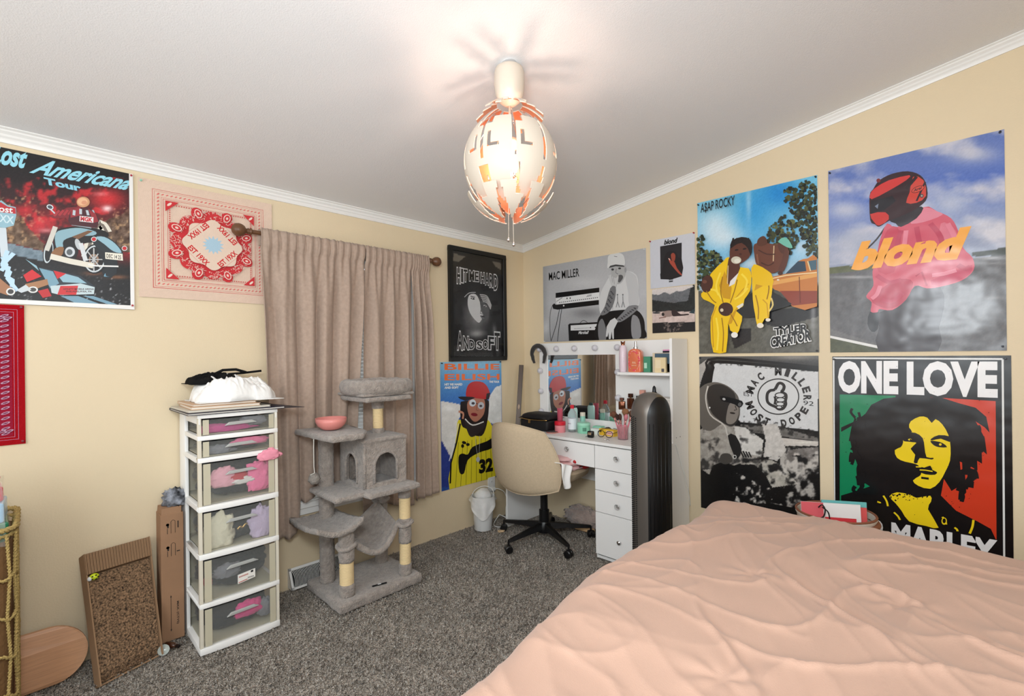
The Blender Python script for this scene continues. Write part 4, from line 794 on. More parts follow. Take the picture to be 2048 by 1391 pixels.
# ------------------------------------------------------------ pendant lamp
LX, LY = 1.413, -1.58
WHP = mat('white_lamp_plastic', (206, 194, 178), .4)
COP = mat('copper_lining', (226, 170, 140), .32, metal=.85)
CHR = mat('chrome', (215, 215, 215), .12, metal=1.0)
lz = 1.955; LR, LH = .180, .212
lamp = thing('pendant_lamp', 'round white pendant lamp of interlocking plates with a copper lining, hanging from the ceiling', 'lamp', (LX, LY, ceil_z(LX)))
G().lathe([(.047, 0), (.052, -.004), (.056, -.02), (.057, -.06), (.053, -.095), (.040, -.122), (.022, -.136), (.004, -.14)][::-1], (LX, LY, ceil_z(LX) - .016), 32).build('canopy', WHP, lamp, smooth=1)
G().lathe([(.03, -.02), (.034, .0), (.03, .012)], (LX, LY, ceil_z(LX) - .008), 16).build('ceiling_hook', CHR, lamp, smooth=2)
G().tube([(LX, LY, ceil_z(LX) - .15), (LX, LY, lz + .06)], .0045, 10).build('stem', WHP, lamp, smooth=1)
def plate(cells, ph0, dphi, r0, cz, name='shade_plate', hk=LH / LR):
    """curved plate: cells(a, t) says whether the plate covers azimuth a (-1..1) at polar angle t (deg from the top)"""
    na, nt = 16, 44; T0, T1 = 12, 168; g = G()
    def P_(i, j, off):
        a = -1 + 2 * i / na; t = T0 + (T1 - T0) * j / nt; th = radians(t); ph = ph0 + dphi * a; rr = (r0 + off)
        return Vector((LX + rr * sin(th) * cos(ph), LY + rr * sin(th) * sin(ph), cz + rr * hk * cos(th)))
    on = {(i, j) for i in range(na) for j in range(nt) if cells(-1 + 2 * (i + .5) / na, T0 + (T1 - T0) * (j + .5) / nt)}
    ids = {}
    def vid(i, j, k):
        if (i, j, k) not in ids: ids[(i, j, k)] = len(g.v); g.v.append(tuple(P_(i, j, 0 if k == 0 else -.0035)))
        return ids[(i, j, k)]
    for (i, j) in sorted(on):
        q = [(i, j), (i, j + 1), (i + 1, j + 1), (i + 1, j)]
        g.f.append(tuple(vid(a, b, 0) for a, b in q)); g.m.append(0)
        g.f.append(tuple(vid(a, b, 1) for a, b in q[::-1])); g.m.append(1)
        for (di, dj, e) in ((-1, 0, (0, 1)), (0, 1, (1, 2)), (1, 0, (2, 3)), (0, -1, (3, 0))):
            if (i + di, j + dj) not in on:
                a, b = q[e[0]], q[e[1]]; g.f.append((vid(*b, 0), vid(*a, 0), vid(*a, 1), vid(*b, 1))); g.m.append(0)
    return g.build(name, [WHP, COP], lamp, smooth=2)
NP = 9
base_phi = math.atan2(EYE.y - LY, EYE.x - LX)
for k in range(NP):
    ph = base_phi + (2 * pi / NP) * (k + .62)
    odd = k % 2
    def main(a, t, odd=odd):
        lim = .86
        if t > 100: lim = .86 * max(0, 1 - ((t - 100) / 50) ** 1.5) + .12
        if t > 150: return False
        if abs(a) > lim: return False
        if t < 52: return False
        if t < 62: return (a < .35) if odd else (a > -.35)                 # upper tab
        if 74 < t < 90 and ((.42 < a < .62) if odd else (-.62 < a < -.42)): return False   # narrow slit
        if 86 < t < 91 and ((-.1 < a < .62) if odd else (-.62 < a < .1)): return False      # slit foot
        if 108 < t < 124 and ((a > .60) if odd else (a < -.60)): return False              # side notch
        return True
    plate(main, ph, pi / NP, .174, lz - .004, hk=1.08)
    def upper(a, t, odd=odd):
        if t > 44 or t < 15: return False
        if abs(a) > .80: return False
        if t < 24: return True
        if t < 32: return (a > -.2) if odd else (a < .2)
        return (a > .20) if odd else (a < -.20)
    plate(upper, ph + .12, pi / NP, .184, lz + .022, 'top_plate', hk=1.10)
    def lower(a, t, odd=odd):
        if t < 118 or t > 163: return False
        lim = .8 * (1 - ((t - 118) / 52) ** 1.4) + .06
        if abs(a) > lim: return False
        return not (t < 132 and ((a < -.1) if odd else (a > .1)))
    plate(lower, ph + pi / NP, pi / NP, .183, lz - .026, 'lower_plate', hk=1.08)
for k in range(NP):   # chrome links that carry the plates
    ph = base_phi + (2 * pi / NP) * (k + .12)
    for t0, t1, rr in ((20, 62, .158), (118, 156, .158)):
        G().tube([(LX + rr * sin(radians(t)) * cos(ph), LY + rr * sin(radians(t)) * sin(ph), lz + rr * LH / LR * cos(radians(t))) for t in np.linspace(t0, t1, 8)], .0022, 6).build('link', CHR, lamp, smooth=1)
G().lathe([(.004, .09), (.03, .085), (.034, .07), (.03, .055), (.018, .05), (.016, .03)][::-1], (LX, LY, lz), 20).build('lamp_holder', WHP, lamp, smooth=1)
G().ell((LX, LY, lz - .01), (.03, .03, .038)).build('bulb', mat('warm_bulb', (255, 225, 180), .5, emit=(255, 220, 175), es=9), lamp, smooth=1)
bl = bpy.data.lights.new('bulb_light', 'POINT'); bl.energy = 3.4; bl.color = (1, .76, .62); bl.shadow_soft_size = .03
bo = bpy.data.objects.new('bulb_light', bl); C.objects.link(bo); bo.location = (LX + .045, LY - .03, lz + .0)
for k in range(10):
    a = k * .63; z0 = lz - .085 + .003 * k
    G().tube([(LX + .028 * cos(a + t), LY + .028 * sin(a + t), z0 + .004 * sin(t * 3)) for t in np.linspace(0, 2.2, 8)], .0013, 5).build('coiled_cord', WHP, lamp, smooth=1)
for dx, dy, zb in ((.006, .003, 1.655), (-.004, -.006, 1.673)):
    q = G().tube([(LX + dx, LY + dy, lz - .03), (LX + dx * 1.4, LY + dy * 1.4, zb)], .0012, 6); c_ = q.build('pull_cord', WHP, lamp, smooth=1)
    G().ell((LX + dx * 1.4, LY + dy * 1.4, zb - .006), (.0065, .0065, .0085), 14, 8).build('pull_bead', CHR, c_, smooth=1)

# ------------------------------------------------------------ clothes drawers by the left wall
TX0, TX1, TY0, TY1 = .012, .345, -2.362, -2.046
PLW = mat('white_drawer_plastic', (246, 244, 240), .4)
def frosted(name, col, a, rough=.25):
    m = bpy.data.materials.new(name); m.use_nodes = True; n = m.node_tree.nodes; l = m.node_tree.links; p = n['Principled BSDF']
    p.inputs['Base Color'].default_value = lin(col) + (1,); p.inputs['Roughness'].default_value = rough
    t = n.new('ShaderNodeBsdfTransparent'); x = n.new('ShaderNodeMixShader'); x.inputs[0].default_value = a
    l.new(t.outputs[0], x.inputs[1]); l.new(p.outputs[0], x.inputs[2]); l.new(x.outputs[0], n['Material Output'].inputs[0])
    return m
CLR = frosted('clear_drawer_plastic', (190, 192, 188), .11, .3); MILK = frosted('milky_drawer_plastic', (212, 204, 178), .82, .4)
tow = thing('drawer_tower', 'tall white plastic drawer tower with see-through drawers of clothes, left of the curtains', 'drawers', (.18, -2.2, 0))
bands = [(0, .028), (.192, .212), (.395, .418), (.594, .618), (.800, .820), (.893, .912), (.985, 1.003)]
g = G()
for (a, b) in bands:                        # shelf frames, the front bowed slightly
    n = 10; pts = [(TX0, TY0, a)] + [(TX1 + .010 * sin(pi * i / n), TY0 + (TY1 - TY0) * i / n, a) for i in range(n + 1)] + [(TX0, TY1, a)]
    if a in (0, .985): g.prism(pts, (0, 0, b - a))
    else:                                   # open in the middle: side rails, front rail
        g.prism([(TX1 - .03, TY0, a)] + pts[1:-1] + [(TX1 - .03, TY1, a)], (0, 0, b - a))
        for y in (TY0, TY1 - .02): g.box(TX0, TX1 - .03, y, y + .02, a, b)
        g.box(TX0, TX0 + .015, TY0, TY1, a, b)
for y in (TY0, TY1 - .014):
    g.box(TX0, TX0 + .10, y, y + .014, .0, 1.0)
    g.box(TX0 + .1, TX1, y + .004, y + .010, .96, 1.0)
g.build('frame', PLW, tow, bev=.0022, seg=2, smooth=2)
for y in (TY0 + .001, TY1 - .014):
    for (a, b) in zip([q[1] for q in bands[:-1]], [q[0] for q in bands[1:]]): G().box(TX1 - .020, TX1 - .001, y, y + .013, a, b).build('corner_post', mat('milky_post', (222, 214, 196), .4), tow, bev=.001, seg=1)
COLS = dict(dark=(26, 26, 29), pink=(236, 120, 160), rose=(232, 170, 182), white=(222, 220, 214), cream=(222, 216, 190), lilac=(196, 180, 204), red=(196, 60, 70), hot=(226, 74, 140), grey=(120, 120, 124), magenta=(190, 60, 130))
def cloth(name): return mat('cloth_' + name, COLS[name], .9, spec=.15, bump=.5, bscale=45, sheen=.1)
def lump(c, r, seed, amp=.35, n=28, k=16, fr=3.0, R=None):
    g = G(); c = Vector(c); g.ell((0, 0, 0), (1, 1, 1), n, k); out = []
    for v in g.v:
        v = Vector(v); q = v * fr + Vector((seed * 3.7, seed, seed * 1.9))
        s = 1 + amp * (abs(noise.noise(q)) * 1.6 - .3 + .35 * noise.noise(q * 2.7)); v = Vector((v.x * r[0] * s, v.y * r[1] * s, v.z * r[2] * s))
        if v.z < -r[2] * .8: v.z = -r[2] * .8
        if R is not None: v = R @ v
        out.append(tuple(c + v))
    g.v = out; return g
dr = [(.912, .985, [('magenta', .24, .25, .11, .018, .03), ('grey', .26, .72, .05, .024, .028), ('dark', .2, .55, .14, .03, .03)]),
      (.820, .893, [('dark', .2, .45, .15, .028, .03), ('pink', .27, .68, .07, .018, .022), ('grey', .25, .25, .05, .02, .02)]),
      (.618, .800, [('dark', .19, .5, .15, .05, .06), ('rose', .27, .30, .055, .045, .04), ('pink', .285, .80, .05, .07, .035), ('red', .285, .48, .04, .02, .02), ('white', .287, .55, .055, .018, .02)]),
      (.418, .594, [('dark', .19, .5, .15, .06, .07), ('cream', .275, .22, .065, .075, .045), ('lilac', .28, .82, .05, .075, .035)]),
      (.212, .395, [('dark', .21, .5, .15, .07, .07), ('grey', .285, .33, .05, .03, .03), ('red', .29, .06, .025, .02, .02)]),
      (.028, .192, [('dark', .21, .48, .15, .07, .07), ('hot', .295, .62, .055, .035, .025), ('grey', .28, .86, .03, .04, .03)])]
for i, (a, b, items) in enumerate(dr):
    n = 10; xf = TX1 - .004; ya, yb = TY0 + .018, TY1 - .018; za, zb = a + .004, b - .006
    g = G(); g.grid(lambda u, v: (xf + .009 * sin(pi * (ya - TY0 + (yb - ya) * u) / (TY1 - TY0)), ya + (yb - ya) * u, za + (zb - za) * v), n, 1)
    d = g.build('drawer', CLR, tow, smooth=1, solid=.0022)
    g = G(); mg = .022 if b - a < .1 else .026      # milky moulded margins of the front
    fx = lambda y: xf + .0035 + .009 * sin(pi * (y - TY0) / (TY1 - TY0))
    for (p, q) in ((ya, ya + mg), (yb - mg, yb)):
        g.add([(fx(p), p, za), (fx(q), q, za), (fx(q), q, zb), (fx(p), p, zb)], [(0, 1, 2, 3)])
    g.build('front_margin', MILK, d)
    g = G(); x0 = TX0 + .02
    g.box(x0, xf - .004, ya, yb, za, za + .002); g.box(x0, x0 + .002, ya, yb, za, zb - .01)
    g.build('drawer_tray', MILK, d)
    for yy in (ya, yb - .002): G().box(x0, xf - .004, yy, yy + .002, za, zb - .01).build('drawer_side', CLR, d)
    yc = (ya + yb) / 2; hz = zb - .010 if b - a < .1 else zb - .035                      # scooped handle
    hp = [(yc - .062, hz - .020), (yc - .045, hz - .006), (yc + .045, hz - .004), (yc + .066, hz - .016)]
    G().prism([(fx(y) + .0005, y, z) for y, z in hp], (.009, 0, -.001)).build('handle', mat('pale_grey_handle', (176, 176, 172), .35), d, bev=.002)
    for j, (cn, x, fy, ry, rz, rx) in enumerate(items):
        dk_ = cn == 'dark'
        h = min(rz, (zb - za) / 2 - .004); z = za + .004 + h * .8 if j == 0 or cn in ('cream', 'lilac', 'magenta') else (za + zb) / 2 + (.01 if j % 2 else -.012)
        y = ya + (yb - ya) * fy; ry = min(ry, y - ya - .004 if y - ya > ry * .5 else ry * .6, yb - y - .004 if yb - y > ry * .5 else ry * .6) if j else (yb - ya) / 2 - .01
        rx = min(rx, xf - x - .008) / 1.25 if j else min(.11, xf - x - .03)
        if dk_: cc, rr_ = (.195, yc, (za + zb) / 2 - .004), (.118, (yb - ya) / 2 * .98, (zb - za) / 2 * .98)
        else: rx = .016; cc, rr_ = (xf - .022, ya + (yb - ya) * fy, z), (rx, max(ry, .016) * 1.05, h * 1.05)
        cl = lump(cc, rr_, i * 9 + j, .28 if dk_ else .34, 34, 22, 2.2 if dk_ else 2.3)
        cl.v = [(min(max(p[0], TX0 + .03), xf - .006), min(max(p[1], ya + .004), yb - .004), min(max(p[2], za + .004), zb - .003)) for p in cl.v]
        tag(cl.build('folded_clothes', cloth(cn), None, smooth=1), '%s clothes inside the %s drawer of the plastic tower' % (
            {'magenta': 'magenta beaded', 'grey': 'grey', 'dark': 'black', 'pink': 'bright pink', 'rose': 'pale rose', 'red': 'red', 'white': 'white', 'cream': 'crumpled cream', 'lilac': 'lilac', 'hot': 'hot pink'}[cn],
            ['top', 'second', 'third', 'fourth', 'fifth', 'lowest'][i]), 'clothes', 'clothes in the drawer tower')
    if i == 4:   # paper sticker on the fifth drawer
        g = G(); y0, y1, z0, z1 = yc - .018, yc + .052, za + .045, za + .085; X = max(fx(y0), fx(y1)) + .0012
        g.add([(X, y0, z0 - .006), (X, y1, z0 + .004), (X, y1, z1 + .002), (X, y0, z1 - .006)], [(0, 1, 2, 3)]); st = g.build('sticker', mat('sticker_white', (236, 232, 224), .5), d)
        g = G(); g.add([(X + .0004, y0 + .003, z0 - .002), (X + .0004, y0 + .038, z0 + .003), (X + .0004, y0 + .038, z0 + .006), (X + .0004, y0 + .003, z0 + .001)], [(0, 1, 2, 3)])
        for k in range(11): yy = y0 + .005 + k * .0034; g.add([(X + .0004, yy, z1 - .020 + k * .0003), (X + .0004, yy + .0022, z1 - .0197 + k * .0003), (X + .0004, yy + .0022, z1 - .014 + k * .0003), (X + .0004, yy, z1 - .0143 + k * .0003)], [(0, 1, 2, 3)])
        g.build('sticker_print', mat('sticker_red', (176, 62, 44), .5), st)
        g = G(); g.add([(X + .0004, y1 - .018, z1 - .012), (X + .0004, y1 - .008, z1 - .011), (X + .0004, y1 - .008, z1 - .002), (X + .0004, y1 - .018, z1 - .003)], [(0, 1, 2, 3)])
        for k in range(7): yy = y1 - .03 + k * .0036; g.add([(X + .0004, yy, z0 + .006), (X + .0004, yy + .0018, z0 + .006), (X + .0004, yy + .0018, z0 + .013), (X + .0004, yy, z0 + .013)], [(0, 1, 2, 3)])
        g.build('sticker_print', BKM if 'BKM' in globals() else mat('matt_black', (18, 18, 19), .6), st)
BKM = mat('matt_black', (18, 18, 19), .6)
# clothes caught over the front of the third drawer
cl = lump((TX1 + .012, -2.088, .796), (.006, .042, .028), 33, .4, 34, 20, 1.7); cl.v = [(max(p[0], TX1 + .008), p[1], p[2]) if False else p for p in cl.v]
tag(cl.build('folded_clothes', mat('cloth_soft_pink', (236, 150, 168), .9), None, smooth=1), 'bright pink cloth spilling over the front edge of the third drawer', 'clothes', 'clothes in the drawer tower')

tag(G().tube(curve([(.334, -2.215, .487), (.336, -2.205, .497), (.336, -2.195, .492), (.336, -2.185, .503), (.334, -2.176, .503)], 4, False), .0042, 7).build('gold_clip', mat('gold_metal', (214, 176, 110), .25, metal=1.0), None, smooth=1), 'small gold clip seen through the fourth drawer of the plastic tower', 'clip')
# things on top of the tower
ZT = 1.003
PAPER = mat('paper_edges', (228, 222, 210), .8, bump=.1, bscale=300); KRAFT = mat('kraft_card', (206, 172, 142), .7); NAVY = mat('navy_card', (24, 26, 50), .5); SANDC = mat('cream_card', (208, 200, 184), .7)
def bookish(name, label, cat, x0, x1, y0, y1, z0, z1, cm, rz=0, grp=None):
    c = ((x0 + x1) / 2, (y0 + y1) / 2, z0); t = thing(name, label, cat, c, grp); R = rotz(rz); th = min(.0025, (z1 - z0) * .25)
    g = G(); g.box(x0, x1, y0, y1, z0, z0 + th, R, c).box(x0, x1, y0, y1, z1 - th, z1, R, c).box(x0, x0 + th, y0, y1, z0, z1, R, c); g.build('cover', cm, t)
    G().box(x0 + th, x1 - .003, y0 + .003, y1 - .003, z0 + th, z1 - th, R, c).build('pages', PAPER, t)
bookish('folder', 'navy folder lying flat on the drawer tower, lowest of the pile', 'folder', .01, .365, -2.40, -2.02, ZT, ZT + .0095, NAVY, 0, 'folders and notebooks')
t = thing('folder', 'thin dark folder whose corner juts out towards the curtains', 'folder', (.2, -2.0, ZT + .006), 'folders and notebooks')
G().add([(.10, -2.20, ZT + .006), (.345, -2.20, ZT + .006), (.30, -1.905, ZT - .010), (.12, -2.02, ZT + .004)] + [(.10, -2.20, ZT + .009), (.345, -2.20, ZT + .009), (.30, -1.905, ZT - .008), (.12, -2.02, ZT + .007)],
        [(3, 2, 1, 0), (4, 5, 6, 7), (0, 1, 5, 4), (1, 2, 6, 5), (2, 3, 7, 6), (3, 0, 4, 7)]).build('cover', mat('dark_folder', (54, 50, 58), .5), t)
bookish('notebook', 'wide cream sketch pad above the navy folder', 'notebook', .03, .335, -2.395, -2.075, ZT + .010, ZT + .018, SANDC, .02, 'folders and notebooks')
bookish('notebook', 'lower kraft notebook of two under the white cloth', 'notebook', .06, .325, -2.375, -2.11, ZT + .019, ZT + .031, KRAFT, -.03, 'folders and notebooks')
bookish('notebook', 'upper kraft notebook of two under the white cloth', 'notebook', .055, .32, -2.375, -2.13, ZT + .032, ZT + .042, KRAFT, .02, 'folders and notebooks')
def drape(c, rx, ry, h, seed, sq=2.6, fold=9, n=90, amp=.02):
    """a crumpled cloth heap as one surface of ridged folds"""
    def f(u, v):
        a = u * 2 - 1; b = v * 2 - 1; rr = (abs(a) ** sq + abs(b) ** sq) ** (1 / sq)
        s = max(0, 1 - rr ** 3); q = Vector((a * 2.2 + seed, b * 2.2, seed * .7))
        w = noise.noise(Vector((q.x, q.y, q.z))) ; d1 = noise.noise(q * 2.4 + Vector((w * 2, w, 0)))
        rid = (1 - abs(noise.noise(q * 1.7 + Vector((w, d1, 0))))) ** 5 * 1.0 + (1 - abs(d1)) ** 6 * .5
        z = h * s ** .45 * (.75 + .5 * noise.noise(q * .9)) + amp * rid * (s ** .3)
        k = 1 + .10 * noise.noise(Vector((math.atan2(b, a) * 2.2, seed, 1)))
        return (c[0] + a * rx * k, c[1] + b * ry * k, c[2] + max(z, 0.001))
    return G().grid(f, n, n)
tag(drape((.19, -2.185, ZT + .043), .140, .165, .108, 4.3, amp=.014).build('crumpled_shirt', mat('white_cotton', (240, 238, 234), .85, spec=.15, bump=.12, bscale=60), None, smooth=1, solid=.002), 'crumpled white cloth heaped on notebooks on the drawer tower', 'clothes')
bg_ = thing('black_top', 'black garment with a loop strap lying on the white cloth', 'clothes', (.13, -2.27, ZT + .12))
drape((.115, -2.250, ZT + .118), .085, .105, .045, 9.1, amp=.008).build('fabric', mat('black_cotton', (15, 15, 16), .85, spec=.2), bg_, smooth=1, solid=.003)
G().tube([(.10, -2.26, ZT + .150), (.12, -2.21, ZT + .178), (.14, -2.16, ZT + .180), (.155, -2.12, ZT + .165)], .007, 6).tube([(.10, -2.18, ZT + .158), (.12, -2.12, ZT + .162), (.13, -2.045, ZT + .170)], .006, 6).build('strap', mat('black_cotton', (15, 15, 16), .85), bg_, smooth=1)

# ------------------------------------------------------------ long cardboard box and cloth
CARD = mat('brown_cardboard', (160, 122, 92), .8, var=.06, vscale=12)
INK = mat('box_ink', (40, 34, 32), .8)
bx = thing('cardboard_box', 'tall narrow brown cardboard box standing between the scratcher and drawer tower', 'box', (.06, -2.41, 0))
G().box(.018, .118, -2.455, -2.372, 0, .555).build('carton', CARD, bx, bev=.001, seg=1)
G().prism([(.020, -2.452, .552), (.116, -2.452, .552), (.112, -2.450, .582), (.024, -2.450, .582)], (0, .072, 0)).build('flap', CARD, bx)
g = G(); X = .1186
def mark(y0, y1, z0, z1): g.add([(X, y0, z0), (X, y1, z0), (X, y1, z1), (X, y0, z1)], [(0, 1, 2, 3)])
for zc in (.50, .40):
    mark(-2.432, -2.426, zc - .004, zc + .008)
    g.lathe([(.0001, 0), (.006, 0)], (X, -2.430, zc + .01), 12, R=Vector((1, 0, 0)).to_track_quat('Z', 'Y').to_matrix(), cap0=False)
    for a in (-2.418, -2.403): g.tube([(X, a, zc - .030), (X, a, zc + .022)], .0008, 4)
    g.tube([(X, -2.418, zc + .022), (X, -2.4105, zc + .028), (X, -2.403, zc + .022)], .0008, 4)
    mark(-2.432, -2.430, zc - .03, zc - .006)
mark(-2.394, -2.390, .49, .52); g.box(X, X + .0003, -2.398, -2.386, .385, .389)
g.tube([(X, -2.421, .05), (X, -2.421, .19)], .0008, 4); g.prism([(X, -2.424, .19), (X, -2.418, .19), (X, -2.421, .20)], (.0003, 0, 0)); g.prism([(X, -2.424, .05), (X, -2.418, .05), (X, -2.421, .04)], (.0003, 0, 0))
g.build('printed_marks', INK, bx)
def wtext(body, org, xdir, ydir, size, m, parent, name='lettering', bold=.02, width=None):
    c = bpy.data.curves.new('t', 'FONT'); c.body = body; c.offset = bold; c.resolution_u = 2
    o = bpy.data.objects.new('t', c); C.objects.link(o); dg = bpy.context.evaluated_depsgraph_get(); me = o.evaluated_get(dg).to_mesh()
    V = [v.co.copy() for v in me.vertices]; F = [tuple(p.vertices) for p in me.polygons]; o.evaluated_get(dg).to_mesh_clear(); bpy.data.objects.remove(o)
    x0, x1 = min(v.x for v in V), max(v.x for v in V); y0, y1 = min(v.y for v in V), max(v.y for v in V); k = size / (y1 - y0); kx = width / (x1 - x0) if width else k
    org, xd, yd = Vector(org), Vector(xdir).normalized(), Vector(ydir).normalized()
    return G().add([org + xd * ((v.x - x0) * kx) + yd * ((v.y - y0) * k) for v in V], F).build(name, m, parent)
wtext('MAX. (CTVS)', (X + .0003, -2.402, .165), (0, 0, -1), (0, 1, 0), .010, INK, bx, width=.10)
sc = lump((.07, -2.395, .612), (.045, .04, .045), 3, .45, 32, 20, 2.6)
tag(sc.build('patterned_cloth', mat('grey_patterned_cloth', (104, 106, 112), .8, var=1.9, vscale=30), None, smooth=1), 'black and white patterned cloth lying on the tall cardboard box', 'cloth')

# ------------------------------------------------------------ cat scratcher leaning on the wall
SCR = mat('cat_chewed_cardboard', (132, 104, 78), .95, bump=1.0, bscale=160, var=.95, vscale=150)
EDG = mat('corrugated_card_edge', (150, 118, 88), .9)
def frame_mat(o, x, y, z):   # matrix whose columns are the local axes
    M_ = Matrix((x, y, z)).transposed().to_4x4(); M_.translation = o; return M_
scr = thing('cat_scratcher', 'worn cardboard cat scratcher board leaning against the left wall', 'cat scratcher', (.15, -2.62, 0))
A = Vector((.285, -2.672, .004)); B = Vector((.035, -2.700, .440)); Cc = Vector((.215, -2.466, .004)); D = Vector((.03, -2.482, .452))
nrm = (Cc - A).cross(B - A).normalized(); nrm = nrm if nrm.x > 0 else -nrm
def sp(u, v, d): return (A.lerp(Cc, u)).lerp(B.lerp(D, u), v) + nrm * d
g = G().grid(lambda u, v: tuple(sp(.03 + .94 * u, .02 + .80 * v, -.008 + .0035 * noise.noise(Vector((u * 30, v * 60, 0))) + (-.02 * (1 - v * 12) if v < .08 else 0))), 60, 110)
g.build('scratch_pad', SCR, scr, smooth=1)
g = G()
def slab(u0, u1, v0, v1, d0, d1):
    vs = [sp(u, v, d) for d in (d0, d1) for (u, v) in ((u0, v0), (u1, v0), (u1, v1), (u0, v1))]
    g.add(vs, [(3, 2, 1, 0), (4, 5, 6, 7), (0, 1, 5, 4), (1, 2, 6, 5), (2, 3, 7, 6), (3, 0, 4, 7)])
slab(0, .02, 0, 1, -.045, .002); slab(.98, 1, 0, 1, -.045, .002); slab(0, 1, 0, .012, -.045, -.012); slab(.02, .98, 0.012, .99, -.045, -.040)
g.build('card_frame', EDG, scr)
g = G()
for k in range(46):                                       # upright flutes of the folded lip
    u = .005 + .99 * k / 46; slab(u, u + .0145, .83, .995, -.012, .008 + .0025 * (k % 2))
g.build('corrugated_lip', EDG, scr)
ball = thing('toy_ball', 'small lime and white ball toy tucked in the scratcher corner', 'toy', sp(.10, .80, .006))
bc = Vector(ball.location)
G().ell(bc, (.013, .016, .013)).build('ball', mat('lime_plastic', (206, 222, 40), .35), ball, smooth=1)
for k in range(5):
    a = k * 1.257; G().ell(bc + Vector((.010, .010 * cos(a) + .002, .008 * sin(a))), (.004, .0035, .0025), 8, 6).build('slot', BKM, ball, smooth=1)
G().ell(bc + Vector((.003, -.014, -.004)), (.010, .008, .009), 12, 8).build('white_half', mat('white_plastic', (228, 228, 226), .4), ball, smooth=1)
t = thing('small_bottle', 'small dark brown bottle lying on the carpet between scratcher and box', 'bottle', (.16, -2.43, .012))
R = rotz(.55) @ roty(radians(90))
G().lathe([(.002, -.03), (.010, -.03), (.012, -.024), (.012, .010), (.007, .018), (.006, .028)], (.185, -2.432, .013), 14, R=R).build('body', mat('brown_glass', (66, 36, 22), .15, coat=.5), t, smooth=2)
G().lathe([(.008, 0), (.008, .012), (.001, .013)], (.185 + .026 * cos(.55), -2.432 + .026 * sin(.55), .013), 12, R=R).build('cap', mat('dark_cap', (30, 20, 18), .3), t, smooth=2)
tag(G().lathe([(.001, 0), (.018, .001), (.021, .005), (.021, .009), (.018, .008), (.001, .004)], (.20, -2.464, .012), 20, R=roty(radians(60))).build('clear_disc', mat('clear_lid', (206, 214, 206), .15, trans=.4), None, smooth=2), 'small clear round lid propped against the foot of the scratcher', 'lid')

# ------------------------------------------------------------ skateboard deck behind the basket
DECK = mat('birch_veneer', (200, 150, 112), .45, var=.10, vscale=5, aniso=(1, 2, 40))
sk = thing('skateboard', 'plain wooden skateboard deck on its side between the basket and the scratcher', 'skateboard', (.1, -3.0, 0))
def deck_out(n=18, L=.72, H=.205):
    pts = []
    r = H / 2
    for i in range(n + 1):
        t = -pi / 2 + pi * i / n; pts.append((L - r * 1.05 + r * 1.05 * cos(t), r + r * sin(t)))
    for i in range(n + 1):
        t = pi / 2 + pi * i / n; pts.append((r * 1.05 + r * 1.05 * cos(t), r + r * sin(t)))
    return pts
def dk(y, z, d):
    bend = .018 * smoothstep(.54, .72, y) + .018 * (1 - smoothstep(0, .18, y))
    return (.135 - .35 * z * .55 + d + bend, -3.415 + y, z + .004)
out = deck_out(); g = G(); g.add([dk(y, z, 0) for y, z in out] + [dk(y, z, -.010) for y, z in out], [tuple(range(len(out))), tuple(range(2 * len(out) - 1, len(out) - 1, -1))] + [(i, i + len(out), (i + 1) % len(out) + len(out), (i + 1) % len(out)) for i in range(len(out))])
g.build('deck', DECK, sk)
g = G()
for (y, z) in ((.60, .07), (.60, .13), (.55, .07), (.55, .13)): g.ell(dk(y, z, .001), (.002, .004, .004), 8, 6)
g.build('bolt', mat('dark_bolt', (50, 40, 36), .4, metal=.8), sk, smooth=1)

# ------------------------------------------------------------ rope basket at the left edge, gift wrap inside
ROPE = mat('seagrass_rope', (196, 168, 104), .85, bump=.9, bscale=60, aniso=(1, 1, 5), var=.2, vscale=60)
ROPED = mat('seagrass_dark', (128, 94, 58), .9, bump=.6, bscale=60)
bk = thing('rope_basket', 'tall seagrass rope basket standing at the left edge of the room', 'basket', (.22, -3.06, 0))
BX0, BX1, BY0, BY1, BH_ = .06, .40, -3.22, -2.885, .685
def rect_loop(z, inset=0, r=.045, n=5):
    pts = []
    for (cx_, cy_, a0) in ((BX1 - r - inset, BY1 - r - inset, 0), (BX0 + r + inset, BY1 - r - inset, 90), (BX0 + r + inset, BY0 + r + inset, 180), (BX1 - r - inset, BY0 + r + inset, 270)):
        for i in range(n + 1): a = radians(a0 + 90 * i / n); pts.append(Vector((cx_ + r * cos(a), cy_ + r * sin(a), z)))
    return pts
def twist(pts, r, pitch=.022, closed=True):
    """two strands twisted round a path"""
    P0 = [Vector(p) for p in pts]
    if closed: P0 = P0 + [P0[0]]
    res = []; L = 0
    for a, b in zip(P0[:-1], P0[1:]):
        n = max(2, int((b - a).length / .006))
        for i in range(n): res.append((a.lerp(b, i / n), L + (b - a).length * i / n, (b - a).normalized()))
        L += (b - a).length
    g = G()
    for s in (0, pi):
        q = []
        for p, l_, d in res:
            u = d.cross(Vector((0, 0, 1)) if abs(d.z) < .9 else Vector((1, 0, 0))).normalized(); w = d.cross(u)
            t = 2 * pi * l_ / pitch + s; q.append(p + (u * cos(t) + w * sin(t)) * r * .5)
        g.tube(q, r * .62, 5)
    return g
twist(rect_loop(BH_), .010).build('rim', ROPE, bk, smooth=1)
twist(rect_loop(BH_ - .022, .006), .007).build('rim_band', ROPE, bk, smooth=1)
for k, z in enumerate((.14, .27, .40, .53)): twist([p + Vector((0, 0, .01 * sin(i * 1.3 + k))) for i, p in enumerate(rect_loop(z))], .006).build('hoop', ROPE, bk, smooth=1)
lp = rect_loop(0, 0, .045, 5); per = [0]
for a, b in zip(lp, lp[1:] + lp[:1]): per.append(per[-1] + (b - a).length)
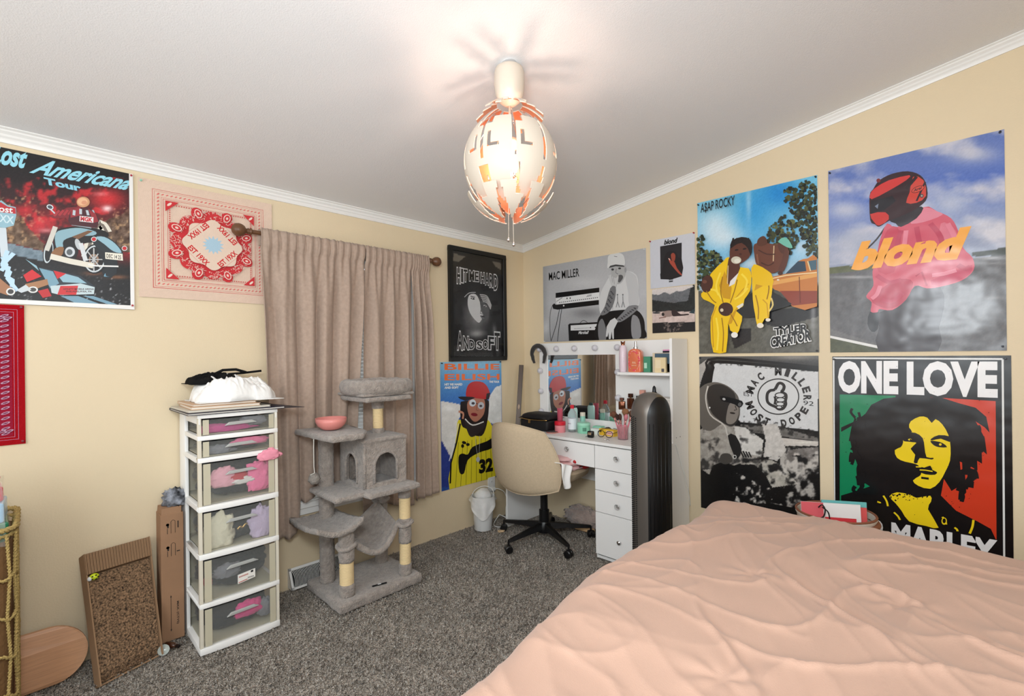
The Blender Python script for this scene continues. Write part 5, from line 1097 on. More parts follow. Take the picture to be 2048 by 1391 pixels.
def at_per(s, z):
    s = s % per[-1]
    for i in range(len(lp)):
        if per[i] <= s <= per[i + 1]: return lp[i].lerp((lp + lp[:1])[i + 1], (s - per[i]) / (per[i + 1] - per[i])) + Vector((0, 0, z))
for k in range(44):
    s = per[-1] * k / 44; j = .010 * sin(k * 2.7)
    twist([at_per(s + j * (-1) ** i, z) for i, z in enumerate((.01, .14, .27, .40, .53, BH_ - .01))], .0052, closed=False).build('upright_strand', ROPE, bk, smooth=1)
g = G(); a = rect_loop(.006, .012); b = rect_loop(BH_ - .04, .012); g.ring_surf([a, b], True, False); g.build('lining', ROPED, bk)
gb = thing('gift_wrap', 'colourful wrapped gift parcels in the rope basket', 'gift wrap', (.3, -3.05, .6))
for (x0, x1, y0, y1, z0, z1, c, rr_) in ((.20, .35, -3.16, -2.905, .585, .70, (40, 120, 84), .05), (.21, .345, -3.15, -2.91, .70, .765, (140, 190, 222), -.04), (.22, .33, -3.15, -2.918, .765, .815, (200, 40, 56), .08)):
    q = G().box(x0, x1, y0, y1, z0, z1, rotz(rr_)).build('parcel', mat('wrap_%d' % c[0], c, .25, bump=.4, bscale=14, coat=.4), gb, bev=.006, seg=2)
    g = G()
    for k in range(9): g.ell((x1 + .001, y0 + .02 + (y1 - y0 - .04) * random.random(), z0 + .01 + (z1 - z0 - .02) * random.random()), (.0012, .008, .006), 8, 5)
    g.build('snow_spot', mat('wrap_spot', (232, 226, 214), .4), q, smooth=1)
bag = thing('plastic_bag', 'clear plastic zip bag with a pink edge standing up from the basket', 'bag', (.28, -3.0, .62))
FILM = mat('clear_film', (226, 222, 218), .18, alpha=.22, spec=.8, bump=.3, bscale=9)
g = G().grid(lambda u, v: (.385 + .02 * sin(v * 3) - .05 * v * u, -3.2 + .295 * u - .012 * v * (u > .9), .64 + .215 * v * (1 - .05 * sin(u * 8)) + .01 * sin(u * 11)), 20, 16); g.build('film', FILM, bag, smooth=1)
g = G().grid(lambda u, v: (.375 - .26 * u, -2.905 + .012 * sin(u * 4 + v * 3) - .02 * v, .64 + .21 * v - .03 * u), 14, 14); g.build('film_side', FILM, bag, smooth=1)
G().tube([(.37, -3.2, .853), (.37, -3.06, .852), (.345, -2.92, .853)], .002, 6).tube([(.35, -2.92, .853), (.36, -2.945, .80), (.385, -2.97, .76)], .0016, 6).build('seam', mat('pink_seam', (216, 140, 132), .5), bag, smooth=1)
# ------------------------------------------------------------ cat tree
FUR = mat('grey_plush', (158, 147, 138), .95, spec=.1, bump=.9, bscale=130, var=.22, vscale=45, sheen=.4)
SIS = mat('sisal_rope', (232, 206, 158), .85, bump=.3, bscale=200)
ct = thing('cat_tree', 'grey plush cat tree with sisal posts, cubby, hammock and perch before the curtains', 'cat tree', (.29, -1.58, 0))
def plush(g, name, sub=6, bev=.012, disp=.004, sm=1, par=None): return g.build(name, FUR, par or ct, smooth=sm, bev=bev, seg=2, sub=sub, disp=disp, dscale=38, dseed=len(name))
plush(G().box(.085, .475, -1.82, -1.345, .0, .048), 'base', 9)
def post(x, y, z0, z1, r=.038, sis=()):
    n = 24; segs = []; zs = [z0]
    for a, b in sis: zs += [a, b]
    zs.append(z1)
    for i in range(len(zs) - 1):
        if i % 2 == 0 and zs[i + 1] - zs[i] > .005:
            k = max(2, int((zs[i + 1] - zs[i]) / .012))
            G().lathe([(r, zs[i] + (zs[i + 1] - zs[i]) * j / k) for j in range(k + 1)], (x, y, 0), n).build('fur_post', FUR, ct, smooth=1, disp=.003, dscale=60)
    for a, b in sis:
        pts = []; turns = int((b - a) / .0062)
        pr = []
        for i in range(turns * 4 + 1):
            z = a + (b - a) * i / (turns * 4); pr.append((r - .006 + .003 * abs(sin(i * pi / 4)), z))
        G().lathe(pr, (x, y, 0), n).build('sisal_wrap', SIS, ct, smooth=1)
post(.396, -1.745, .046, .385, .038, [(.105, .217)])
post(.408, -1.413, .046, .545, .034, [(.105, .22), (.352, .466)])
post(.178, -1.746, .046, .845, .038)
post(.170, -1.420, .046, .545, .036)
post(.262, -1.485, .80, 1.004, .032, [(.838, .948)])
# lower scoop: a shallow curved seat between post and wall side
def scoop(u, v):
    x = .118 + .337 * u; y = -1.915 + .235 * v
    x += (.02 * sin(pi * v)) * (u - .5); cx_ = (u - .5) * 2; cy_ = (v - .5) * 2
    return x, y, .385 + .040 * (cy_ ** 2) * (.3 + .7 * u) + .012 * cx_ ** 2
g = G(); N = 26
top = [[Vector(scoop(i / N, j / N)) for i in range(N + 1)] for j in range(N + 1)]
g.grid(lambda u, v: tuple(Vector(scoop(u, v))), N, N)
k = len(g.v); g.add([tuple(Vector(p) - Vector((0, 0, .026))) for p in list(g.v)], [tuple(q[::-1]) for q in g.f])
bd = [i for i in range(N + 1)] + [(j + 1) * (N + 1) - 1 for j in range(1, N + 1)] + [N * (N + 1) + i for i in range(N - 1, -1, -1)] + [j * (N + 1) for j in range(N - 1, 0, -1)]
g.add([], []); g.f += [(bd[i], bd[(i + 1) % len(bd)], bd[(i + 1) % len(bd)] + k, bd[i] + k)[::-1] for i in range(len(bd))]; g.m += [0] * len(bd)
g.build('scoop_seat', FUR, ct, smooth=1, disp=.005, dscale=40)
plush(G().box(.15, .455, -1.830, -1.655, .528, .556), 'left_shelf', 7)
plush(G().box(.13, .515, -1.680, -1.375, .528, .556), 'cubby_shelf', 8)
plush(G().prism([(.112, -1.885, .832), (.125, -1.605, .832), (.40, -1.63, .832), (.505, -1.70, .832), (.505, -1.865, .832)], (0, 0, .030)), 'upper_shelf', 7)
# cubby with arched openings on two sides
cx0, cx1, cy0, cy1, cz0, cz1 = .150, .415, -1.655, -1.405, .556, .800
def arch_wall(org, du, w, wo, ho, z0, z1, nrm_):
    """wall with an arched opening: du along, thickness inwards"""
    org, du, nrm_ = Vector(org), Vector(du), Vector(nrm_); T = .014; n = 14
    op = [(w / 2 - wo / 2, .022)] + [(w / 2 - wo / 2 * cos(pi * i / n), ho - wo / 2 + wo / 2 * sin(pi * i / n)) for i in range(n + 1)] + [(w / 2 + wo / 2, .022)]
    H = z1 - z0; g = G(); O = lambda a, b, d: org + du * a + Vector((0, 0, z0 + b)) - nrm_ * d
    out_ = []
    for a, b in op:                                    # matching points on the outer edge
        dx, dz = a - w / 2, b - ho * .45; k = min((w / 2) / max(abs(dx), 1e-6), ((H - ho * .45) if dz > 0 else ho * .45) / max(abs(dz), 1e-6))
        out_.append((w / 2 + dx * k, ho * .45 + dz * k))
    out_[0] = (0, 0); out_[-1] = (w, 0)
    n2 = len(op)
    for d in (0, T):
        i0 = len(g.v); g.v += [tuple(O(a, b, d)) for a, b in op] + [tuple(O(a, b, d)) for a, b in out_]
        fs = [(i0 + i, i0 + i + 1, i0 + n2 + i + 1, i0 + n2 + i) for i in range(n2 - 1)] + [(i0 + n2 - 1, i0, i0 + n2, i0 + 2 * n2 - 1)]
        g.f += fs if d == 0 else [q[::-1] for q in fs]; g.m += [0] * len(fs)
    g.f += [(i, i + 2 * n2, (i + 1) % n2 + 2 * n2, (i + 1) % n2) for i in range(n2)]; g.m += [0] * n2
    # corners of the rectangle beyond the fan
    for (a, b) in ((0, H), (w, H)):
        pts = [q for q in out_]; cand = sorted(range(n2), key=lambda i: (out_[i][0] - a) ** 2 + (out_[i][1] - b) ** 2)[:2]
        i, j = sorted(cand); g.add([O(*out_[i], 0), O(*out_[j], 0), O(a, b, 0), O(*out_[i], T), O(*out_[j], T), O(a, b, T)], [(0, 1, 2), (5, 4, 3)])
    rim = [O(a, b, -.002) for a, b in op]
    return g, rim
FUR2 = FUR
for (org, du, w, wo, ho, nr_) in (((cx1, cy0, 0), (0, 1, 0), cy1 - cy0, .135, .178, (1, 0, 0)), ((cx0, cy0, 0), (1, 0, 0), cx1 - cx0, .125, .175, (0, -1, 0))):
    g, rim = arch_wall(org, du, w, wo, ho, cz0, cz1, nr_)
    o = g.build('cubby_wall', FUR, ct); G().tube(rim, .007, 8).build('plush_rim', FUR, o, smooth=1, disp=.002, dscale=90)
plush(G().box(cx0, cx0 + .014, cy0, cy1, cz0, cz1), 'cubby_wall', 4, .004, .002)
plush(G().box(cx0, cx1, cy1 - .014, cy1, cz0, cz1), 'cubby_wall', 4, .004, .002)
plush(G().box(cx0 - .006, cx1 + .008, cy0 - .008, cy1 + .006, cz1 - .012, cz1 + .012), 'cubby_roof', 7, .010)
for (x, y) in ((cx1 - .006, cy0 + .006),): G().tube([(x, y, cz0), (x, y, cz1)], .010, 8).build('corner_seam', FUR, ct, smooth=1, disp=.003, dscale=80)
# top perch with a plush bolster
plush(G().box(.135, .425, -1.645, -1.370, .998, 1.024), 'perch_board', 7, .011)
g = G(); n = 70; pts = []
px0, px1, py0, py1, r = .140, .400, -1.650, -1.340, .10
for (cx_, cy_, a0) in ((px1 - r, py1 - r, 0), (px0 + r, py1 - r, 90), (px0 + r, py0 + r, 180), (px1 - r, py0 + r, 270)):
    for i in range(9): a = radians(a0 + 90 * i / 8); pts.append((cx_ + r * cos(a), cy_ + r * sin(a), 1.072))
pts = curve(pts, 2); g.tube(pts, .034, 18, closed=True)
g.v = [(x, y, 1.072 + (z - 1.072) * 1.2) for x, y, z in g.v]
g.build('bolster', FUR, ct, smooth=1, disp=.007, dscale=26)
plush(G().box(.12, .41, -1.65, -1.34, 1.026, 1.040), 'perch_pad', 6, .005)
# hammock
def ham(u, v):
    a = Vector((.392, -1.70, .290)); b = Vector((.395, -1.452, .330)); c_ = Vector((.205, -1.715, .33)); d = Vector((.200, -1.452, .405))
    p = a.lerp(b, u).lerp(c_.lerp(d, u), v); p.z -= .085 * sin(pi * u) * (1 - .30 * v) + .03 * sin(pi * v) * sin(pi * u); p.x += .035 * sin(pi * u) * (1 - 2 * v)
    return p
g = G().grid(lambda u, v: tuple(ham(u, v)), 30, 18); g.build('hammock', FUR, ct, smooth=1, solid=.010)
for v in (0, 1): G().tube([ham(u, v) for u in np.linspace(0, 1, 24)], .016, 10).build('hammock_edge', FUR, ct, smooth=1, disp=.003, dscale=60)
for (x, y, z, rr_) in ((.396, -1.745, .292, .043), (.408, -1.413, .325, .039), (.178, -1.746, .325, .043), (.170, -1.42, .405, .041)):
    pts = [(x + rr_ * cos(t), y + rr_ * sin(t), z + .006 * sin(2 * t)) for t in [2 * pi * i / 20 for i in range(20)]]
    G().tube(pts, .011, 8, closed=True).build('hammock_loop', FUR, ct, smooth=1, disp=.003, dscale=60)
q = G().tube([(.325, -1.872, .835), (.327, -1.874, .79), (.323, -1.872, .70), (.325, -1.870, .668)], .0018, 6).build('toy_string', mat('white_string', (230, 226, 216), .8), ct)
G().tube([(.325, -1.870, .668), (.333, -1.895, .664), (.329, -1.88, .66)], .0018, 6).build('knot', mat('white_string', (230, 226, 216), .8), q)
G().ell((.325, -1.872, .640), .028, 20, 14).build('pompom', mat('grey_pompom', (150, 142, 134), .95, bump=1, bscale=180), q, smooth=1, disp=.006, dscale=90)
g = G().box(.425, .431, -1.62, -1.545, .050, .056, rotz(-.25)); q = g.build('brand_tag', BKM, ct); G().box(.4255, .4315, -1.592, -1.575, .0555, .0575, rotz(-.25)).build('tag_print', mat('white_plastic', (228, 228, 226), .4), q)
bowl = thing('bowl', 'pink bowl standing on the upper left shelf of the cat tree', 'bowl', (.285, -1.765, .866))
pf = [(.001, 0), (.040, 0), (.046, .004), (.064, .018), (.074, .036), (.077, .058), (.073, .058), (.069, .038), (.058, .020), (.04, .009), (.001, .008)]
G().lathe(pf, (.285, -1.765, .867), 40, cap0=False, cap1=False).build('bowl_body', mat('pink_ceramic', (222, 140, 132), .35), bowl, smooth=1)

# ------------------------------------------------------------ floor vent register
vt = thing('vent_register', 'white floor vent register at the foot of the left wall', 'vent', (.03, -1.78, 0))
g = G(); vy0, vy1 = -1.885, -1.545
def vsl(y, t, d): return (.008 + .050 * (1 - t) + d, y, .004 + .098 * t + d * .4)
for (ya, yb, ta, tb) in ((vy0, vy1, .88, 1), (vy0, vy1, 0, .10), (vy0, vy0 + .012, 0, 1), (vy1 - .012, vy1, 0, 1)):
    vs = [vsl(y, t, d) for d in (0, .006) for (y, t) in ((ya, ta), (yb, ta), (yb, tb), (ya, tb))]
    g.add(vs, [(3, 2, 1, 0), (4, 5, 6, 7), (0, 1, 5, 4), (1, 2, 6, 5), (2, 3, 7, 6), (3, 0, 4, 7)])
g.add([(.002, vy0, .002), (.064, vy0, .002), (.012, vy0, .106), (.002, vy0, .106)], [(0, 1, 2, 3)])
g.build('frame', W_TRIM, vt)
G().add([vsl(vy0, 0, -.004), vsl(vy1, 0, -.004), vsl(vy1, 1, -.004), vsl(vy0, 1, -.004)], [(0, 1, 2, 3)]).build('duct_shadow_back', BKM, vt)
for k in range(42):
    y = vy0 + .016 + k * .0074; b = .012 * (1 if k < 21 else -1)
    pts = [vsl(y + b * (1 - (2 * t - 1) ** 2) * .8, .10 + .78 * t, .0025) for t in np.linspace(0, 1, 8)]
    G().tube(pts, .0014, 5).build('vent_fin', W_TRIM, vt, smooth=1)

# ------------------------------------------------------------ waste bin, outlet and cord
WPL = mat('white_plastic', (228, 228, 226), .4)
bn = thing('waste_bin', 'small white waste bin with a plastic liner below the blue poster', 'bin', (.125, -.585, 0))
G().lathe([(.001, .0), (.060, .0), (.062, .004), (.080, .225), (.084, .228), (.084, .236), (.078, .236), (.060, .01)], (.125, -.585, .0), 36, cap0=False, cap1=False).build('tub', WPL, bn, smooth=2)
LIN = mat('liner_film', (236, 234, 230), .35, alpha=.85, bump=.5, bscale=25)
def liner(u, v):
    a = 2 * pi * u; fr = max(0, cos(a + .75)) ** 2
    r = .086 + .006 * sin(a * 7) * v + .010 * v + .004 * noise.noise(Vector((cos(a) * 3, sin(a) * 3, v * 3)))
    return (.125 + r * cos(a), -.585 + r * sin(a), .240 - v * (.035 + .115 * fr))
G().grid(liner, 72, 12).build('liner', LIN, bn, smooth=1)
G().tube([(.125 + .085 * cos(a), -.585 + .085 * sin(a), .2 + .008 * sin(a * 2)) for a in np.linspace(-2.4, 1.2, 24)], .0025, 6).build('liner_seam', LIN, bn, smooth=1)
G().tube([(.125 + .078 * cos(a), -.585 + .078 * sin(a), .24 + .042 * max(0, sin((a - .6) / 3.14 * pi))) for a in np.linspace(.6, .6 + pi, 24)], .003, 6).build('lid_hoop', WPL, bn, smooth=1)
G().ell((.115, -.575, .235), (.062, .062, .05), 24, 14).build('crumpled_liner', LIN, bn, smooth=1, disp=.007, dscale=30)
ol = thing('wall_outlet', 'white wall outlet with a plug, low behind the desk chair', 'outlet', (.0, -.385, .25))
G().box(0, .006, -.423, -.350, .190, .310).build('cover_plate', WPL, ol, bev=.0025)
for z in (.222, .275):
    q = G().lathe([(.001, 0), (.014, 0), (.014, .002), (.001, .0021)], (.006, -.3865, z), 16, R=Vector((1, 0, 0)).to_track_quat('Z', 'Y').to_matrix(), sy=1.1).build('socket', WPL, ol, smooth=2)
    if z > .25: g = G().box(.008, .0086, -.393, -.391, z - .004, z + .005).box(.008, .0086, -.382, -.380, z - .004, z + .005).build('slot', BKM, q)
pc = thing('power_cord', 'white power cord plugged into the outlet and looping to the floor beside the bin', 'cord', (.02, -.38, .22))
G().box(.008, .036, -.400, -.372, .208, .236).build('plug', WPL, pc, bev=.004)
pts = [(.036, -.386, .222), (.06, -.37, .228), (.09, -.335, .20), (.10, -.32, .14), (.10, -.33, .08), (.13, -.36, .03), (.17, -.40, .006), (.21, -.44, .004), (.20, -.49, .004), (.15, -.50, .004), (.11, -.46, .01), (.10, -.40, .05)]
G().tube(curve(pts, 6, False), .003, 8).build('cable', WPL, pc, smooth=1)
pc2 = G().tube(curve([(.10, -.40, .05), (.16, -.40, .045), (.205, -.38, .03), (.24, -.34, .006)], 6, False), .003, 8).build('cable', WPL, pc, smooth=1)
tag(G().prism([(.25, -.565, .004), (.275, -.575, .004), (.290, -.545, .004), (.285, -.525, .004), (.262, -.530, .004)], (.004, 0, .012)).build('paper_scrap', mat('tan_scrap', (222, 190, 150), .8), None, bev=.003), 'small torn tan scrap on the carpet in front of the waste bin', 'scrap')

# ------------------------------------------------------------ vanity desk with lit mirror frame and shelves
DW = mat('white_desk_laminate', (240, 238, 235), .4, bump=.02, bscale=300); DIN = mat('desk_gap', (40, 38, 36), .8)
DX0, DX1, DY, DZ = .215, 1.38, -.452, .708
vn = thing('vanity_desk', 'white vanity desk with drawers, bulb-framed mirror and side shelves in the corner', 'desk', (.8, -.22, 0))
G().box(DX0, DX1, DY - .008, -.008, DZ - .018, DZ).build('worktop', DW, vn, bev=.001, seg=1)
G().box(DX0, DX0 + .016, DY + .01, -.01, .0, DZ - .018).build('side_panel', DW, vn)
G().box(DX1 - .016, DX1, DY + .004, -.008, .0, DZ - .018).build('side_panel', DW, vn)
G().box(.990, 1.006, DY + .02, -.01, .0, DZ - .018).build('side_panel', DW, vn)
G().box(.996, DX1 - .016, DY + .022, -.01, .0, .02).box(.996, DX1 - .016, -.02, -.01, .02, DZ - .02).box(DX0 + .016, .99, DY + .024, -.02, .545, .552).box(.996, DX1 - .016, DY + .022, -.02, .545, .552).build('carcass', DW, vn)
G().box(DX0 + .016, .99, -.022, -.012, .33, DZ - .02).build('back_panel', DW, vn)
G().box(1.0, DX1 - .02, DY + .014, DY + .020, .022, DZ - .02).box(DX0 + .02, .985, DY + .014, DY + .020, .552, DZ - .02).build('gap_shadow_lining', DIN, vn)
CRY = mat('crystal_knob', (245, 245, 245), .02, trans=.9, ior=1.5)
def knob(x, z, par, dark=False):
    R = Vector((0, -1, 0)).to_track_quat('Z', 'Y').to_matrix()
    if dark:
        G().lathe([(.004, 0), (.004, .008), (.011, .011), (.012, .017), (.007, .021), (.001, .022)], (x, DY - .003, z), 14, R=R).build('handle', CHR, par, smooth=2); return
    k = G().lathe([(.006, 0), (.006, .010), (.004, .012)], (x, DY - .003, z), 12, R=R).build('knob_base', CHR, par, smooth=2)
    G().lathe([(.005, .010), (.015, .016), (.0165, .021), (.011, .028), (.001, .030)], (x, DY - .003, z), 10, R=R).build('knob_crystal', CRY, par)
def drawer(x0, x1, z0, z1, kx, kz, dark=False):
    d = G().box(x0 + .0015, x1 - .0015, DY, DY + .016, z0 + .0018, z1 - .0018).build('drawer', DW, vn, bev=.0008, seg=1); knob(kx, kz, d, dark)
drawer(.60, .992, .545, .685, .795, .638); drawer(.235, .598, .545, .685, .415, .638)
RX0, RX1 = .994, 1.376
drawer(RX0, RX1, .545, .685, 1.155, .625); drawer(RX0, RX1, .416, .545, 1.155, .485); drawer(RX0, RX1, .285, .416, 1.158, .348); drawer(RX0, RX1, .030, .285, 1.165, .142, True)
G().box(1.0, RX1, DY + .03, DY + .04, 0, .03).build('plinth', DW, vn)
# mirror back board with an opening for the mirror
BYF = -.050; mx0, mx1, mz0, mz1 = .288, .894, .772, 1.231; TZ = 1.322
g = G()
for (a, b, c, d) in ((DX0 - .005, mx0, DZ, TZ), (mx1, DX1, DZ, TZ), (mx0, mx1, mz1, TZ), (mx0, mx1, DZ, mz0)): g.box(a, b, BYF, -.008, c, d)
g.build('mirror_board', DW, vn)
MIR = mat('mirror_silver', (238, 240, 240), .015, metal=1.0)
G().box(mx0 - .003, mx1 + .003, BYF + .006, BYF + .010, mz0 - .003, mz1 + .003).build('mirror', MIR, vn)
G().tube([(mx1 - .012, BYF - .001, mz0), (mx1 - .005, BYF - .001, mz0 + .004), (mx1, BYF - .001, mz0 + .012)], .003, 6).build('mirror_corner', DW, vn, smooth=1)
BUL = mat('frosted_vanity_bulb', (226, 222, 228), .25, coat=.6, trans=.2)
R_ = Vector((0, -1, 0)).to_track_quat('Z', 'Y').to_matrix()
bl_ = [(x, 1.279) for x in (.228, .395, .563, .742, .922)] + [(.232, 1.112), (.236, .955), (.924, 1.112), (.926, .940)] + [(.238, .80), (.926, .79)]
for (x, z) in bl_:
    b = G().ell((x, BYF - .022, z), .0215, 20, 14).build('bulb', BUL, vn, smooth=1); G().lathe([(.012, 0), (.012, .006), (.010, .010)], (x, BYF, z), 14, R=R_).build('socket', WPL, b, smooth=2)
SHY = -.205
G().box(DX1 - .016, DX1, SHY - .008, BYF, DZ, TZ).build('shelf_side', DW, vn)
for z in (1.118, .878): G().prism([(1.005, BYF, z - .016), (1.005, SHY, z - .016), (DX1 - .016, SHY, z - .016), (DX1 - .016, BYF, z - .016)], (0, 0, .016)).build('shelf', DW, vn)
g = G()
for y in (-.12, -.17): g.lathe([(.0035, 0), (.003, .0008), (.0001, .0009)], (DX1, y, .735), 10, R=roty(radians(90)))
g.build('screw_cap', mat('dark_bolt', (50, 40, 36), .4, metal=.8), vn)
tag(G().tube(curve([(1.384, -.19, .70), (1.386, -.16, .64), (1.392, -.12, .55), (1.394, -.08, .47), (1.393, -.04, .38), (1.392, -.02, .30)], 5, False), .0022, 6).build('thin_cord', WPL, None, smooth=1), 'thin white cord hanging down the side of the vanity desk behind the fan', 'cord')

# ------------------------------------------------------------ things on the desk and its shelves
def lathe_thing(name, label, cat, x, y, z, parts, group=None, n=24):
    t = thing(name, label, cat, (x, y, z), group)
    for nm, prof, mt_ in parts: G().lathe(prof, (x, y, z), n, cap0=True, cap1=True).build(nm, mt_, t, smooth=2)
    return t
GO = 'toiletries on the vanity'
BLKF = mat('black_case_fabric', (16, 15, 17), .6, bump=.1, bscale=200); GOLD = mat('gold_metal', (214, 176, 110), .25, metal=1.0)
cs = thing('cosmetics_case', 'black zipped cosmetics case with gold zip pulls at the left of the desk', 'case', (.43, -.29, DZ))
G().box(.305, .565, -.385, -.205, DZ + .001, DZ + .078).build('body', BLKF, cs, bev=.018, seg=3, smooth=1)
def lidf(u, v):
    a = 2 * u - 1; b = 2 * v - 1; s = max(0, 1 - (abs(a) ** 5 + abs(b) ** 5) ** .9); return (.435 + a * .134, -.295 + b * .094, DZ + .082 + .036 * s ** .5)
G().grid(lidf, 30, 24).build('lid', BLKF, cs, smooth=1, solid=.002)
q = G().tube([(x, -.3905 - .004 * sin(pi * (x - .3) / .27), DZ + .081 - .006 * sin(pi * (x - .3) / .27)) for x in np.linspace(.306, .566, 14)], .0025, 6).build('zip', GOLD, cs, smooth=1)
for x in (.40, .41): G().box(x, x + .006, -.396, -.393, DZ + .050, DZ + .076).build('zip_pull', GOLD, cs, bev=.0015)
tag(lathe_thing('compact_mirror', 'round flat compact with a pink edge lying in front of the black case', 'compact', .598, -.372, DZ, [('base', [(.001, 0), (.040, 0), (.042, .004), (.040, .007), (.001, .007)], mat('rose_gold', (214, 150, 140), .3, metal=.7)), ('powder', [(.001, .0072), (.036, .0072), (.036, .0085), (.001, .0085)], mat('grey_powder', (92, 84, 84), .6, bump=.6, bscale=90))]), None, None)
CLP = mat('clear_plastic_bottle', (236, 240, 242), .06, trans=.85, ior=1.2); REDC = mat('red_cap', (206, 26, 48), .35)
lathe_thing('jar', 'pink jar with a red lid beside the black cosmetics case', 'jar', .622, -.318, DZ, [('body', [(.001, 0), (.034, 0), (.037, .004), (.037, .048), (.001, .049)], mat('pink_jar', (226, 140, 146), .3)), ('lid', [(.001, .050), (.0385, .050), (.0385, .070), (.035, .074), (.001, .074)], REDC)], GO)
lathe_thing('tube', 'tall translucent pink tube behind the red lidded jar', 'tube', .578, -.262, DZ, [('cap', [(.001, 0), (.017, 0), (.017, .03), (.001, .031)], REDC), ('body', [(.001, .032), (.018, .032), (.019, .09), (.020, .155), (.001, .157)], mat('clear_pink', (232, 110, 132), .15, trans=.5))], GO)
t = lathe_thing('bottle', 'clear water-like bottle with a red cap and white label, left of the green jar', 'bottle', .672, -.247, DZ, [('body', [(.001, 0), (.029, 0), (.031, .004), (.031, .040), (.028, .055), (.031, .070), (.031, .115), (.026, .132), (.013, .150), (.011, .158), (.001, .158)], CLP), ('cap', [(.001, .158), (.0135, .158), (.0135, .182), (.001, .183)], REDC)], GO)
G().lathe([(.0316, .018), (.0316, .092)], (.672, -.247, DZ), 30, cap0=False, cap1=False).build('label', mat('white_label', (222, 228, 232), .4), t, smooth=1)
lab_b = bpy.data.objects[[o.name for o in C.objects if o.parent == t][-1]]
wtext('MICELLAR', (.660, -.2795, DZ + .056), (1, 0, 0), (0, 0, 1), .005, mat('label_ink', (90, 90, 110), .6), t, 'label_print', width=.026)
t = lathe_thing('jar', 'mint green tub with a barcode in front of the mirror', 'jar', .762, -.240, DZ, [('body', [(.001, 0), (.040, 0), (.043, .004), (.043, .052), (.001, .053)], mat('mint_tub', (142, 206, 176), .35)), ('lid', [(.001, .053), (.0445, .053), (.0445, .066), (.042, .069), (.001, .069)], mat('mint_lid', (166, 222, 196), .3))], GO)
g = G()
for k in range(10):
    a = radians(-62 + k * 3.2); w = .0012 if k % 3 else .0022
    g.tube([(.762 + .0436 * cos(a), -.240 + .0436 * sin(a), DZ + .016), (.762 + .0436 * cos(a), -.240 + .0436 * sin(a), DZ + .040)], w * .5, 4)
g.build('barcode', mat('dark_green_print', (40, 90, 70), .5), t)
lathe_thing('spray_can', 'mint and white can behind the clear bottle, near the mirror', 'can', .612, -.150, DZ, [('body', [(.001, 0), (.026, 0), (.027, .003), (.027, .135), (.022, .150), (.001, .151)], mat('mint_can', (188, 222, 214), .3)), ('cap', [(.001, .151), (.015, .151), (.013, .168), (.001, .169)], mat('dark_green_cap', (30, 56, 48), .4))], GO)
lathe_thing('bottle', 'slim mint bottle just behind the mint green tub', 'bottle', .700, -.165, DZ, [('body', [(.001, 0), (.017, 0), (.018, .003), (.018, .10), (.001, .101)], mat('mint_bottle', (150, 204, 186), .3)), ('cap', [(.001, .101), (.018, .101), (.018, .125), (.001, .126)], mat('cream_plastic', (222, 214, 196), .4))], GO)
def box_thing(name, label, cat, x0, x1, y0, y1, z0, z1, col, rz=0, group=None, parts=()):
    c = ((x0 + x1) / 2, (y0 + y1) / 2, z0); t = thing(name, label, cat, c, group); R = rotz(rz)
    G().box(x0, x1, y0, y1, z0, z1, R, c).build('carton', mat('carton_%d_%d_%d' % col, col, .5), t, bev=.001, seg=1)
    for nm, (a, b, d, e), cl in parts:               # print on the front face, fractions of width and height
        g = G(); W_ = x1 - x0; H_ = z1 - z0; g.box(x0 + a * W_, x0 + b * W_, y0 - .0006, y0, z0 + d * H_, z0 + e * H_, R, (c[0], c[1], c[2])); g.build(nm, mat('ink_%d_%d_%d' % cl, cl, .5), t)
    return t
box_thing('carton', 'pale green carton lying behind the white and yellow boxes', 'box', .785, .850, -.170, -.120, DZ, DZ + .040, (150, 214, 186), .1, GO)
box_thing('carton', 'small white carton right of the mint tub', 'box', .815, .885, -.235, -.195, DZ, DZ + .034, (228, 232, 226), -.15, GO)
t = box_thing('carton', 'yellow carton with a pink panel behind the eyeglasses', 'box', .885, 1.005, -.245, -.205, DZ, DZ + .042, (236, 190, 50), -.12, GO, [('printed_panel', (.5, .97, .18, .82), (240, 196, 186)), ('logo_dot', (.06, .16, .45, .72), (60, 40, 30))])
wtext('benefit', (.955, -.2535, DZ + .018), (1, -.12, 0), (0, 0, 1), .007, mat('pink_ink', (206, 80, 90), .5), t, 'label_print', width=.034)
t = thing('makeup_brush', 'dark round powder puff brush lying behind the yellow carton', 'brush', (.90, -.15, DZ), 'makeup brushes')
G().ell((.895, -.15, DZ + .022), (.026, .018, .019), 16, 10).build('bristles', mat('grey_bristles', (70, 62, 60), .9, bump=.8, bscale=200), t, smooth=1, disp=.002, dscale=120); G().tube([(.905, -.155, DZ + .014), (.955, -.165, DZ + .006)], [.010, .006], 10).build('ferrule', mat('rose_gold', (214, 150, 140), .3, metal=.7), t, smooth=1)
t = thing('small_black_box', 'little black cube-shaped case with a cord loop near the desk front', 'case', (.905, -.36, DZ))
G().box(.885, .924, -.376, -.348, DZ, DZ + .042, rotz(.1)).build('body', mat('gloss_black', (14, 14, 16), .2), t, bev=.006, seg=2, smooth=2)
for k in range(4): G().box(.893, .916, -.3785, -.378, DZ + .020 + k * .004, DZ + .0215 + k * .004, rotz(.1), (.9045, -.362, DZ + .02)).build('printed_line', mat('tan_scrap', (222, 190, 150), .8), t)
G().tube(curve([(.885, -.365, DZ + .012), (.872, -.372, DZ + .004), (.868, -.362, DZ + .003), (.884, -.358, DZ + .010)], 5, False), .0012, 6).build('cord_loop', BKM, t, smooth=1)
es = thing('eyeglasses', 'black-rimmed eyeglasses lying upside down in front of the yellow carton', 'glasses', (.98, -.30, DZ))
